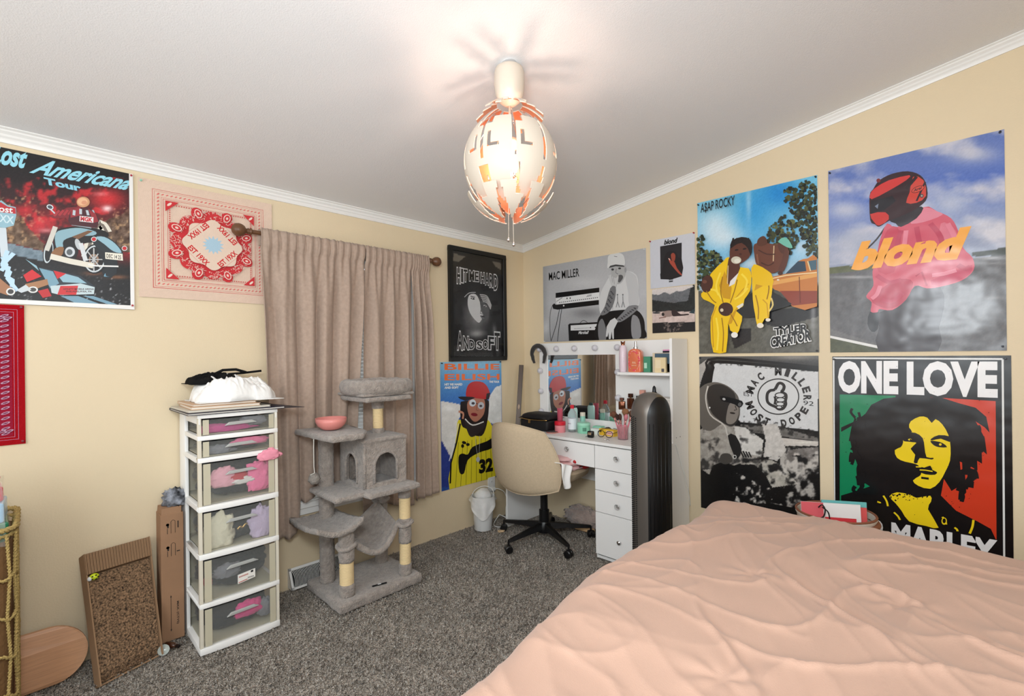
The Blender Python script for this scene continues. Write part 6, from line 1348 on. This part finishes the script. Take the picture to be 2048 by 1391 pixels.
for cx_ in (.945, 1.000): G().tube([(cx_ + .025 * cos(a), -.305 + .006 * sin(a) + .10 * (cx_ - .95), DZ + .022 + .019 * sin(a)) for a in [2 * pi * i / 22 for i in range(22)]], .0022, 6, closed=True).build('lens_rim', mat('gloss_black', (14, 14, 16), .2), es, smooth=1)
for s, pts in enumerate(([(.920, -.306, DZ + .030), (.905, -.27, DZ + .034), (.93, -.24, DZ + .046), (.97, -.235, DZ + .05)], [(1.026, -.296, DZ + .030), (1.035, -.26, DZ + .036), (1.02, -.23, DZ + .046), (.985, -.228, DZ + .05)])): G().tube(curve(pts, 5, False), .0018, 6).build('temple', mat('gloss_black', (14, 14, 16), .2), es, smooth=1)
G().tube([(.965, -.304, DZ + .030), (.973, -.303, DZ + .034), (.981, -.302, DZ + .030)], .002, 6).build('bridge', mat('gloss_black', (14, 14, 16), .2), es, smooth=1)
tag(G().tube(curve([(1.015, -.385, DZ + .003), (1.035, -.378, DZ + .006), (1.055, -.385, DZ + .003), (1.04, -.392, DZ + .003)], 4, False), .0022, 6).build('hair_clip', CHR, None, smooth=1), 'small silver hair clip near the front edge of the desk', 'hair clip')
cup = thing('brush_cup', 'clear pink tumbler on the desk just left of the tower fan', 'cup', (1.09, -.285, DZ))
G().lathe([(.001, 0), (.032, 0), (.036, .085), (.033, .085), (.029, .004), (.001, .004)], (1.09, -.285, DZ), 8, cap0=False, cap1=False).build('tumbler', mat('clear_cup', (240, 200, 204), .06, trans=.8, ior=1.2), cup)
brs = [(-.020, -.012, -.04, -.02, .165, (112, 72, 52), .020), (-.006, -.018, -.012, -.03, .150, (60, 40, 34), .010), (.006, .004, .010, .008, .185, (150, 104, 72), .022), (.016, -.010, .030, -.02, .150, (216, 130, 140), .012), (-.012, .012, -.03, .02, .140, (90, 60, 50), .012), (.018, .010, .04, .02, .175, (100, 66, 50), .018)]
for i, (dx, dy, tx, ty, h, cl_, br) in enumerate(brs):
    x, y = 1.09 + dx * .6, -.285 + dy * .6; a = Vector((x, y, DZ + .006)); b = Vector((x + tx, y + ty, DZ + h)); d = (b - a).normalized()
    t = thing('makeup_brush', ['fat brown makeup brush leaning left in the pink tumbler', 'thin dark makeup brush at the front of the pink tumbler', 'tallest tan fluffy makeup brush in the pink tumbler', 'pink handled makeup brush leaning right in the tumbler', 'slim brown makeup brush at the back left of the tumbler', 'round brown makeup brush nearest the tower fan'][i], 'brush', a, 'makeup brushes')
    G().tube([a, a.lerp(b, .62)], [.0035, .0042], 8).build('handle', mat('pink_handle', (226, 122, 140), .3), t, smooth=1)
    G().tube([a.lerp(b, .62), a.lerp(b, .80)], [.0048, br * .5], 10).build('ferrule', mat('rose_gold', (214, 150, 140), .3, metal=.7), t, smooth=1)
    R = d.to_track_quat('Z', 'Y').to_matrix(); G().lathe([(br * .5, 0), (br * .95, .014), (br, .024), (br * .8, .034), (br * .3, .040), (.001, .041)], a.lerp(b, .80), 14, R=R).build('bristles', mat('bristles_%d' % cl_[0], cl_, .9, bump=.6, bscale=260), t, smooth=1)
# shelves
S1, S2 = 1.118, .878
GS = 'bottles and boxes on the vanity shelves'
t = lathe_thing('lotion_bottle', 'pale pink lotion bottle with a copper bow cap on the upper shelf', 'bottle', 1.015, -.150, S1, [('body', [(.001, 0), (.021, 0), (.024, .01), (.026, .05), (.026, .12), (.023, .155), (.016, .172), (.001, .173)], mat('pale_pink_bottle', (226, 206, 214), .3))], GS)
g = G(); g.lathe([(.012, .172), (.012, .180), (.001, .181)], (1.015, -.15, S1), 14); g.prism([(1.001, -.156, S1 + .200), (1.015, -.156, S1 + .188), (1.029, -.156, S1 + .200), (1.027, -.156, S1 + .180), (1.003, -.156, S1 + .180)], (0, .012, 0)); g.build('bow_cap', mat('copper_cap', (150, 96, 70), .2, metal=1), t, bev=.001)
wtext('VICTORIA', (1.032, -.1705, S1 + .05), (0, 0, 1), (-1, 0, 0), .007, mat('label_ink', (90, 90, 110), .6), t, 'label_print', width=.07)
t = thing('perfume_bottle', 'coral flower-patterned glass spray bottle with a silver atomiser on the upper shelf', 'bottle', (1.110, -.155, S1), GS)
CORAL = mat('coral_glass', (226, 120, 84), .12, coat=.8)
G().prism([(1.110 + x, -.178, S1 + z) for x, z in curve([(-.036, .0), (.036, 0), (.043, .02), (.043, .115), (.036, .135), (.016, .147), (-.016, .147), (-.036, .135), (-.043, .115), (-.043, .02)], 3)], (0, .046, 0)).build('flask', CORAL, t, bev=.006, seg=2, smooth=2)
g = G(); rr2 = random.Random(9)
for k in range(46):
    a = rr2.random() * 2 * pi; x = .034 * cos(a) * 1.05; z = .072 + .062 * sin(a); g.ell((1.110 + x + rr2.uniform(-.004, .004), -.1785, S1 + z + rr2.uniform(-.006, .006)), (rr2.uniform(.003, .006), .001, rr2.uniform(.003, .005)), 7, 4)
g.build('flower_pattern', mat('rose_flower', (224, 70, 96), .4), t)
g = G()
for k in range(30): a = rr2.random() * 2 * pi; g.ell((1.110 + .038 * cos(a), -.1795, S1 + .072 + .064 * sin(a)), (.0022, .0008, .0022), 6, 3)
g.build('flower_pattern', mat('cream_flower', (246, 214, 180), .4), t)
wtext('SOL', (1.098, -.1795, S1 + .055), (1, 0, 0), (0, 0, 1), .012, mat('cream_flower', (246, 214, 180), .4), t, 'lettering', width=.026); wtext('BODY MIST', (1.094, -.1795, S1 + .040), (1, 0, 0), (0, 0, 1), .006, mat('cream_flower', (246, 214, 180), .4), t, 'lettering', width=.034)
G().lathe([(.015, .147), (.015, .158), (.009, .160), (.009, .178), (.007, .195), (.001, .196)], (1.11, -.155, S1), 16).build('atomiser', CHR, t, smooth=2)
box_thing('carton', 'narrow green carton beside the coral spray bottle on the upper shelf', 'box', 1.150, 1.195, -.135, -.095, S1, S1 + .098, (60, 136, 104), .15, GS, [('label_patch', (.1, .5, .25, .6), (170, 214, 190))])
t = box_thing('carton', 'wide dark blue and orange carton at the right end of the upper shelf', 'box', 1.222, 1.352, -.150, -.105, S1, S1 + .120, (214, 196, 168), .0, GS, [('printed_sky', (.12, 1, .03, .97), (70, 92, 108)), ('printed_band', (.12, 1, .03, .45), (150, 82, 56)), ('printed_dark', (.12, .24, .1, .6), (50, 36, 36))])
box_thing('carton', 'small cream packet standing before the dark blue carton', 'box', 1.250, 1.322, -.178, -.158, S1, S1 + .092, (226, 204, 160), .0, GS, [('printed_square', (.62, .86, .05, .27), (84, 80, 84)), ('printed_panel', (.08, .55, .3, .85), (232, 214, 178))])
box_thing('carton', 'small pink and black compact lying on top of the dark blue carton', 'box', 1.290, 1.356, -.150, -.110, S1 + .1205, S1 + .140, (226, 150, 190), .0, GS, [('dark_edge', (0, 1, 0, .6), (30, 24, 40))])
for i, (x, y, h, s, rz) in enumerate(((1.018, -.175, .075, 1, .3), (1.052, -.125, .100, .9, -.2))):
    t = thing('perfume_bottle', ['front bronze perfume bottle at the left end of the lower shelf', 'rear bronze perfume bottle behind the other, on the lower shelf'][i], 'bottle', (x, y, S2), GS); BR = mat('bronze_glass', (110, 66, 46), .12, metal=.7)
    G().box(x - .020, x + .020, y - .014, y + .014, S2, S2 + h * .70, rotz(rz)).build('flask', BR, t, bev=.004, smooth=2); G().box(x - .013, x + .013, y - .012, y + .012, S2 + h * .74, S2 + h, rotz(rz)).build('cap', mat('bronze_cap', (86, 54, 42), .25, metal=.8), t, bev=.003); G().lathe([(.006, h * .7), (.006, h * .74)], (x, y, S2), 10).build('collar', GOLD, t)
t = thing('perfume_bottle', 'square clear perfume bottle with a pink block cap on the lower shelf', 'bottle', (1.145, -.14, S2), GS)
G().box(1.112, 1.178, -.158, -.122, S2, S2 + .078).build('flask', mat('amber_clear', (226, 214, 186), .08, trans=.6, ior=1.3), t, bev=.003); G().box(1.130, 1.162, -.154, -.126, S2 + .086, S2 + .128).build('cap', mat('pink_cap', (206, 150, 134), .35), t, bev=.002); G().lathe([(.010, .078), (.010, .086)], (1.146, -.14, S2), 14).build('collar', GOLD, t)
t = lathe_thing('nail_bottle', 'tiny dark capped vial left of the pink capped perfume', 'bottle', 1.085, -.10, S2, [('body', [(.001, 0), (.010, 0), (.010, .05), (.001, .051)], mat('grey_glass', (150, 146, 140), .2)), ('cap', [(.001, .051), (.008, .051), (.007, .085), (.001, .086)], BKM)], GS, 14)
t = lathe_thing('spray_bottle', 'black cone-shaped bottle on the lower shelf behind the fan top', 'bottle', 1.215, -.12, S2, [('body', [(.001, 0), (.030, 0), (.032, .01), (.036, .07), (.030, .092), (.014, .118), (.001, .119)], mat('gloss_black', (14, 14, 16), .2)), ('cap', [(.012, .118), (.010, .145), (.004, .155), (.001, .156)], mat('black_cap', (30, 30, 32), .3))], GS)
G().lathe([(.0332, .03), (.0362, .062)], (1.215, -.12, S2), 30, cap0=False, cap1=False).build('label', WPL, t, smooth=1)
box_thing('storage_box', 'off-white lidded box at the right end of the lower shelf', 'box', 1.255, 1.358, -.185, -.08, S2, S2 + .088, (226, 220, 212), 0, GS, [('lid_line', (0, 1, .83, .86), (190, 184, 176))])
t = lathe_thing('tall_bottle', 'clear bottle with a gold cap under the shelves, right of the fan', 'bottle', 1.318, -.165, DZ, [('body', [(.001, 0), (.022, 0), (.022, .105), (.010, .112), (.001, .113)], mat('grey_glass', (150, 146, 140), .2)), ('cap', [(.001, .113), (.017, .113), (.017, .145), (.001, .146)], GOLD)], GS)
# headband on a bulb
hb = thing('headband', 'dark grey padded headband hung over the top left mirror bulb', 'headband', (.232, -.085, 1.25))
pts = []
for i in range(25):
    a = pi * (-.22 + 1.44 * i / 24); pts.append((.236 + .068 * cos(a) * (1 - .10 * (sin(a) < 0)), -.092 - .006 * sin(a), 1.232 + .072 * sin(a) + (0 if sin(a) > 0 else .45 * .05 * sin(a))))
G().tube(pts, [.010 + .009 * sin(pi * i / 24) for i in range(25)], 12).build('padded_band', mat('charcoal_velvet', (52, 48, 46), .8, bump=.4, bscale=120, sheen=.3), hb, smooth=1, disp=.002, dscale=50)
sl = thing('leaning_bar', 'long dark brown bar leaning in the corner between wall and vanity mirror', 'bar', (.16, -.29, 0))
A_, B_ = Vector((.165, -.330, .004)), Vector((.085, -.125, 1.156)); d_ = (B_ - A_).normalized(); s_ = Vector((.82, .57, 0)); s_ = (s_ - d_ * s_.dot(d_)).normalized(); t_ = d_.cross(s_)
def bar(a, b, w, t0, t1): return G().prism([a + s_ * w + t_ * t0, a - s_ * w + t_ * t0, a - s_ * w + t_ * t1, a + s_ * w + t_ * t1], b - a)
bar(A_, B_, .0165, -.009, .009).build('bar', mat('dark_brown_bar', (70, 54, 42), .3, metal=.3), sl, bev=.002)
for w in (-.0168, .0140): G().prism([A_ + s_ * w + t_ * -.0098, A_ + s_ * (w + .0028) + t_ * -.0098, A_ + s_ * (w + .0028) + t_ * .0098, A_ + s_ * w + t_ * .0098], B_ - A_).build('edge_rail', mat('dark_edge_rail', (34, 28, 26), .25, metal=.4), sl)
for tt in (.72,): 
    c_ = A_.lerp(B_, tt); R = Matrix((s_, d_, t_)).transposed()
    for sg in (1, -1): G().ell(c_ + t_ * .009 * sg, (.008, .020, .003), 16, 8, R=R).build('vial', mat('tan_vial', (176, 150, 126), .3), sl, smooth=1)

# ------------------------------------------------------------ desk chair
CHF = mat('beige_chair_fabric', (196, 176, 148), .8, spec=.2, bump=.2, bscale=320, var=.05, vscale=90); BLKP = mat('black_chair_base', (18, 17, 18), .35)
CHX, CHY = .575, -.44
ch = thing('desk_chair', 'beige upholstered swivel chair on a black five-star base at the desk', 'chair', (CHX, CHY, 0))
def sq(a, b):       # square to rounded outline
    return a * math.sqrt(max(0, 1 - b * b * .28)), b * math.sqrt(max(0, 1 - a * a * .28))
def back_pt(a, b, off):
    a0, b0 = sq(a, b); k = max(abs(a), abs(b)); th = .026 * max(0, 1 - k ** 8) ** .5
    w = .292 + .032 * (-b0); z = .586 + .206 * b0 + (.02 * (1 - a0 * a0) if b0 > 0 else -.025 * (1 - a0 * a0)) * abs(b0)
    y = -.742 + .125 * a0 * a0 - .045 * b0 + .02 * b0 * b0
    n_ = Vector((-.5 * a0, -1, 0)).normalized()
    return Vector((.560 + w * a0, y, z)) + n_ * (th * off)
g = G(); g.grid(lambda u, v: tuple(back_pt(2 * u - 1, 2 * v - 1, 1)), 36, 30); g.grid(lambda u, v: tuple(back_pt(2 * u - 1, 2 * v - 1, -1)), 36, 30, True)
g.build('backrest', CHF, ch, smooth=1)
edge = [(-1, -1 + 2 * i / 20) for i in range(20)] + [(-1 + 2 * i / 20, 1) for i in range(20)] + [(1, 1 - 2 * i / 20) for i in range(20)] + [(1 - 2 * i / 20, -1) for i in range(20)]
G().tube([back_pt(a, b, 0) for a, b in edge], .0045, 8, closed=True).build('piping', CHF, ch, smooth=1)
def seat_pt(a, b, s):
    a0, b0 = sq(a, b); k = max(abs(a), abs(b)); th = max(0, 1 - k ** 7) ** .5
    return (.575 + .275 * a0 * (1 - .16 * max(0, -b0)), -.437 + .232 * b0, .462 + (.040 * th if s > 0 else -.062 * th * (1 - .25 * b0)) + .02 * a0 * a0)
g = G(); g.grid(lambda u, v: seat_pt(2 * u - 1, 2 * v - 1, 1), 30, 30); g.grid(lambda u, v: seat_pt(2 * u - 1, 2 * v - 1, -1), 30, 30, True); g.build('seat', CHF, ch, smooth=1)
G().box(.47, .68, -.56, -.33, .375, .402).build('tilt_plate', BLKP, ch, bev=.006)
G().tube([(CHX, CHY, .14), (CHX, CHY, .39)], [.025, .025], 16).tube([(CHX, CHY, .06), (CHX, CHY, .20)], .034, 16).build('gas_post', BLKP, ch, smooth=2)
G().lathe([(.02, .045), (.045, .055), (.05, .09), (.036, .125), (.02, .13)], (CHX, CHY, 0), 20).build('hub', BLKP, ch, smooth=2)
leg_ang = [-94, -22, 50, 122, 194]
for k, a in enumerate(leg_ang):
    r_ = radians(a); u = Vector((cos(r_), sin(r_), 0)); w = Vector((-sin(r_), cos(r_), 0)); o_ = Vector((CHX, CHY, 0)); rings = []
    for t, hw, z0, z1 in ((.03, .024, .075, .118), (.15, .020, .074, .104), (.29, .015, .066, .086), (.318, .012, .066, .082)):
        rings.append([o_ + u * t + w * hw + Vector((0, 0, z0)), o_ + u * t - w * hw + Vector((0, 0, z0)), o_ + u * t - w * hw * .6 + Vector((0, 0, z1)), o_ + u * t + w * hw * .6 + Vector((0, 0, z1))])
    lg = G().ring_surf(rings).build('leg', BLKP, ch, bev=.003)
    cp = o_ + u * .318; ca = r_ + 1.1 + k
    g = G(); g.tube([cp + Vector((0, 0, .04)), cp + Vector((0, 0, .075))], .006, 8); ax = Vector((cos(ca), sin(ca), 0)); R = ax.to_track_quat('Z', 'Y').to_matrix()
    for s in (-1, 1): g.lathe([(.001, -.010), (.019, -.010), (.024, -.006), (.024, .006), (.019, .010), (.001, .010)], cp + ax * (.013 * s) + Vector((0, 0, .024)), 18, R=R)
    g.lathe([(.017, -.006), (.017, .006)], cp + Vector((0, 0, .034)), 14, R=R); g.build('caster', BLKP, lg, smooth=2)
wc = thing('white_cloth', 'white cloth draped over the right rear corner of the chair seat', 'cloth', (.80, -.50, .50))
def wcf(u, v):
    y = -.648 + .095 * v + .012 * sin(u * 6)
    if u < .35: return (.80 + .24 * u, y, .556 + .03 * (1 - v) + .006 * noise.noise(Vector((u * 6, v * 6, 2))))
    k = (u - .35) / .65; return (.884 + .010 * sin(v * 8 + k * 2) + .01 * k, y + .02 * k * (1 - v), .556 + .03 * (1 - v) - .145 * k * (.72 + .28 * sin(2.6 * v + .6)))
G().grid(wcf, 40, 24).build('fabric', mat('white_cotton', (240, 238, 234), .85), wc, smooth=1, solid=.003)
pb = thing('pink_blanket', 'folded pink and red patterned blanket lying on the chair seat', 'blanket', (.70, -.36, .50))
for i, (zz, s) in enumerate(((.515, 1), (.543, .94), (.568, .85))):
    cl = lump((.715, -.40, zz), (.14 * s, .14 * s, .020), 20 + i, .18, 30, 14, 2.2); cl.build('fold', mat('blanket_pink', (232, 186, 184), .9, bump=.2, bscale=200), pb, smooth=1)
for pts in ([(.842, -.46, .565), (.856, -.43, .55), (.862, -.40, .553), (.856, -.37, .57)], [(.70, -.53, .572), (.74, -.548, .565), (.78, -.545, .555), (.82, -.53, .55)]): G().tube(curve(pts, 4, False), .009, 8).build('red_print', mat('blanket_red', (196, 40, 44), .85), pb, smooth=1)
G().ell((.835, -.33, .525), (.03, .06, .030), 16, 10).build('red_print', mat('blanket_red', (196, 40, 44), .85), pb, smooth=1, disp=.004)
G().tube(curve([(.868, -.44, .53), (.874, -.38, .534), (.870, -.33, .54)], 4, False), .003, 6).build('seam', BKM, pb, smooth=1)
fb = lump((.640, -.085, .078), (.150, .062, .072), 14, .35, 44, 26, 3.2)
tag(fb.build('fur_bundle', mat('taupe_fur', (168, 148, 138), .95, bump=1, bscale=70, var=.3, vscale=14, sheen=.5), None, smooth=1), 'crumpled taupe fur bundle on the floor under the desk', 'cloth')
tag(G().prism([(.62, -.175, .006), (.76, -.165, .006), (.77, -.125, .006), (.62, -.14, .006)], (0, 0, .03)).build('tan_slipper', mat('tan_suede', (214, 176, 132), .8), None, bev=.012, seg=3, smooth=1), 'flat tan piece sticking out beneath the fur bundle', 'slipper')

# ------------------------------------------------------------ tower fan
FX, FY, FZ = 1.452, -.612, 1.036
fn_ = thing('tower_fan', 'tall silver and black tower fan standing between the vanity desk and the bed', 'fan', (FX, FY, 0))
SIL = mat('gunmetal_plastic', (118, 112, 106), .32, metal=.55); GBK = mat('gloss_black', (14, 14, 16), .2)
fa = radians(-12)      # the way it faces
def fan_pt(a, z, k=1.0, off=0):
    ca, sa = cos(a), sin(a); rx, ry = .088 * k + off, .094 * k + off
    x, y = rx * (abs(ca) ** .8) * (1 if ca > 0 else -1), ry * (abs(sa) ** .8) * (1 if sa > 0 else -1)
    return Vector((FX + x * cos(fa) - y * sin(fa), FY + x * sin(fa) + y * cos(fa), z))
rings = []
for i in range(30):
    if i < 16: z, k = .03 + (FZ - .115 - .03) * i / 15, 1
    else: t = (i - 15) / 14 * pi / 2; z, k = FZ - .115 + .115 * sin(t), max(cos(t), .03) ** .8
    rings.append([fan_pt(2 * pi * j / 48, z, k) for j in range(48)])
G().ring_surf(rings).build('housing', SIL, fn_, smooth=1)
rings = []
for i in range(26):
    if i < 12: z = .12 + (FZ - .125 - .12) * i / 11; ka = 1
    else: t = (i - 11) / 14 * pi / 2; z = FZ - .125 + .105 * sin(t); ka = max(cos(t), .02) ** .8
    kh = 1 if z < FZ - .115 else max(cos(math.asin(min(1, (z - FZ + .115) / .115))), .03) ** .8
    rings.append([fan_pt(radians(60) * ka * (2 * j / 20 - 1), z, kh, .003) for j in range(21)])
G().ring_surf(rings, False, False, closed=False).build('front_panel', mat('satin_black_panel', (14, 14, 15), .42), fn_, smooth=1)
for j in range(9):
    a = radians(-52 + 13 * j); G().tube([fan_pt(a, .16, 1, .003), fan_pt(a, FZ - .15, 1, .003)], .0022, 6).build('grille_slat', mat('satin_black_panel', (14, 14, 15), .42), fn_, smooth=1)
g = G()
for side in (1, -1):
    for c_ in range(4):
        for r_ in range(74):
            a = radians((96 + c_ * 8)) * -side; z = .12 + r_ * .0108 + (.0054 if c_ % 2 else 0); p = fan_pt(a, z, 1, .0004); g.box(p.x - .0028, p.x + .0028, p.y - .0028, p.y + .0028, z - .0026, z + .0026)
h_ = g.build('intake_holes', BKM, fn_); h_['kind'] = 'stuff'
G().lathe([(.001, 0), (.135, 0), (.140, .008), (.12, .022), (.06, .032), (.001, .033)], (FX, FY, 0), 40).build('base', SIL, fn_, smooth=2)

# ------------------------------------------------------------ bed
BEDF = mat('dusty_pink_cotton', (190, 155, 136), .8, spec=.2, bump=.10, bscale=350, sheen=.15)
bed = thing('bed', 'wide bed in the right foreground', 'bed', (2.75, -1.8, 0))
G().box(1.93, 3.42, -2.78, -.80, .10, .34).build('box_spring', mat('bed_base_cloth', (150, 130, 116), .9), bed, bev=.02)
G().box(1.92, 3.43, -2.80, -.80, .34, .555).build('mattress', mat('mattress_white', (226, 220, 212), .8), bed, bev=.04, seg=3, smooth=1)
for (x, y) in ((2.0, -2.7), (3.35, -2.7), (2.0, -.9), (3.35, -.9)): G().tube([(x, y, 0), (x, y, .11)], .03, 12).build('leg', BKM, bed, smooth=2)
dv = thing('duvet', 'dusty pink duvet spread wrinkled over the bed', 'duvet', (2.75, -1.8, .55))
def fold(d, r):      # d > 0: distance past the start of the rounding; returns sideways advance and drop
    if d <= 0: return d, 0
    if d < r * pi / 2: return r * sin(d / r), r * (1 - cos(d / r))
    return r, r + (d - r * pi / 2)
pin = [(2.30, -1.92), (2.52, -1.35), (2.20, -1.42), (2.75, -2.0), (2.35, -2.33), (2.62, -2.22), (3.0, -1.5)]
creases = [((2.18, -1.25), (2.62, -1.72), .012), ((2.12, -2.05), (2.78, -2.32), .012), ((2.42, -1.85), (2.82, -2.38), .014), ((2.55, -1.38), (3.0, -1.62), .013), ((2.35, -1.18), (2.60, -1.38), .009), ((2.60, -1.88), (2.75, -2.30), .016), ((2.12, -1.62), (2.42, -2.02), .008), ((2.78, -1.65), (3.1, -2.0), .012), ((2.75, -1.25), (3.15, -1.45), .010), ((2.06, -2.3), (2.45, -2.45), .012)]
def bedz(X, Y):
    q = Vector((X * 1.6, Y * 1.6, .3)); w = noise.noise(q); h = .010 * noise.noise(q * 1.5) 
    q2 = Vector((X * 3.2 + Y * 1.9 + w * 1.6, (Y - X * .5) * 1.1 + w, 1.7)); h += (.006 + .005 * smoothstep(2.15, 2.6, X)) * (1 - abs(noise.noise(q2 * 1.25))) ** 9
    q3 = Vector((X * 2.1 - Y * 3.6 + w * 2, (Y + X) * 1.2, 5.1)); h += (.005 + .005 * smoothstep(2.1, 2.5, X)) * (1 - abs(noise.noise(q3 * 1.5))) ** 12
    q4 = Vector((X * 7 + Y * 4 + w * 3, (Y - X * .4) * 3.0, 9.1)); h += .0046 * (1 - abs(noise.noise(q4))) ** 12 + .0012 * noise.noise(q4 * 2.7)
    p = Vector((X, Y))
    for (a, b, hh) in creases:
        a, b = Vector(a), Vector(b); ab = b - a; t = max(0, min(1, (p - a).dot(ab) / ab.length_squared)); c_ = a + ab * t; side = (p - c_).dot(Vector((-ab.y, ab.x)).normalized()) + .03 * sin(t * 6) * (1 - t) + .012 * w
        s = hh * sin(pi * min(1, max(0.001, t * .96 + .02))); d_ = (p - (a + ab * t)).length
        h += s * math.exp(-(side / .009) ** 2) - s * .5 * math.exp(-((side - .022) / .016) ** 2) if d_ < .2 else 0
    for (a, b) in pin:
        d = math.hypot(X - a, Y - b); an = math.atan2(Y - b, X - a); h -= .007 * math.exp(-(d / .022) ** 2); h += .0022 * math.exp(-((d - .05) / .045) ** 2) * sin(an * 6 + a * 9)
    return h
r0 = .085; ZB = .606
def duv(u, v):
    # flat sheet: X from beyond the left side, Y from beyond the far end
    X = 1.45 + (3.50 - 1.45) * u; Y = -.25 - (3.05 - .25) * v
    xe = 1.812 + .098 * (1 - smoothstep(-2.50, -1.35, Y)) + .018 * sin(Y * 5.2 + 1)
    ye = -.700 + .02 * sin(X * 4) - .05 * (1 - smoothstep(1.80, 2.10, X)) 
    dx, zx = fold(xe + r0 - X, r0); dy, zy = fold(Y - (ye - r0), r0)
    k = 1 - .0; x = xe + r0 - dx if X < xe + r0 else X; y = ye - r0 + dy if Y > ye - r0 else Y
    z = ZB - min(zx + zy, .50); flare = .10 * smoothstep(.12, .5, zx); x -= flare * .5 + .018 * sin(Y * 16 + 2 * sin(Y * 5)) * smoothstep(.08, .3, zx); y += .015 * sin(X * 17) * smoothstep(.08, .3, zy)
    fade = 1 - smoothstep(.03, .2, zx + zy)
    return (x, y, max(.03, z) + bedz(X, Y) * (.35 + .65 * fade) + .018 * (1 - fade * .5) * noise.noise(Vector((X * 4, Y * 4, 8))))
g = G().grid(duv, 380, 440, True); g.build('cover', BEDF, dv, smooth=1)

# ------------------------------------------------------------ bin of papers behind the bed
kb = thing('storage_basket', 'round cream storage basket with a brown rim behind the bed below the posters', 'basket', (2.19, -.27, 0))
kx, ky = 2.185, -.275
G().lathe([(.001, 0), (.13, 0), (.135, .01), (.150, .48), (.156, .49), (.156, .50), (.146, .50), (.128, .02), (.001, .02)], (kx, ky, 0), 40, cap0=False, cap1=False).build('tub', mat('cream_tub', (228, 214, 200), .6), kb, smooth=2)
G().tube([(kx + .153 * cos(a), ky + .153 * sin(a), .502) for a in [2 * pi * i / 40 for i in range(40)]], .005, 8, closed=True).build('rim', mat('brown_leather_rim', (140, 86, 62), .6), kb, smooth=1)
G().tube([(kx + .156 * cos(a), ky + .156 * sin(a), .47 + .0 * a) for a in np.linspace(-.6, .9, 10)], .012, 8).build('handle', mat('brown_leather_rim', (140, 86, 62), .6), kb, smooth=1)
def sheet(label, c, w, h, yaw, tilt, col, marks=(), nm='paper_bag'):
    t = thing(nm, label, 'paper', c, 'papers in the cream basket'); R = rotz(yaw) @ rotx(tilt)
    f = lambda x, z, d: Vector(c) + R @ Vector((x, d, z))
    G().add([f(-w / 2, 0, 0), f(w / 2, 0, 0), f(w / 2, h, 0), f(-w / 2, h, 0), f(-w / 2, 0, .006), f(w / 2, 0, .006), f(w / 2, h, .006), f(-w / 2, h, .006)], [(0, 1, 2, 3), (7, 6, 5, 4), (4, 5, 1, 0), (5, 6, 2, 1), (6, 7, 3, 2), (7, 4, 0, 3)]).build('sheet', mat('sheet_%d_%d_%d' % col, col, .6), t)
    for (a, b, d, e, cl_) in marks: G().add([f(a * w - w / 2, d * h, -.0012), f(b * w - w / 2, d * h, -.0012), f(b * w - w / 2, e * h, -.0012), f(a * w - w / 2, e * h, -.0012)], [(0, 1, 2, 3)]).build('printed_patch', mat('sheet_%d_%d_%d' % cl_, cl_, .6), t)
    return t
sheet('white card printed with red and pink shapes at the front of the cream basket', (2.185, -.335, .37), .235, .180, .50, -.12, (232, 228, 226), [(.0, .38, .62, 1.0, (216, 92, 100)), (.40, .92, .42, .66, (206, 48, 56)), (.05, .12, .1, .6, (216, 92, 100))])
sheet('turquoise card at the back of the cream basket', (2.215, -.235, .38), .18, .165, .50, -.05, (110, 190, 190))
sheet('coral card between the white and turquoise cards in the cream basket', (2.235, -.29, .37), .16, .165, .5, -.1, (214, 84, 82))
t = thing('ribbon', 'thin black ribbon tied over the white card in the cream basket', 'ribbon', (2.16, -.35, .52))
G().tube(curve([(2.14, -.370, .535), (2.155, -.372, .55), (2.165, -.368, .53), (2.16, -.365, .50), (2.15, -.37, .49)], 5, False), .0028, 6).tube(curve([(2.155, -.372, .54), (2.175, -.362, .52), (2.18, -.358, .49)], 5, False), .0028, 6).build('strand', BKM, t, smooth=1)
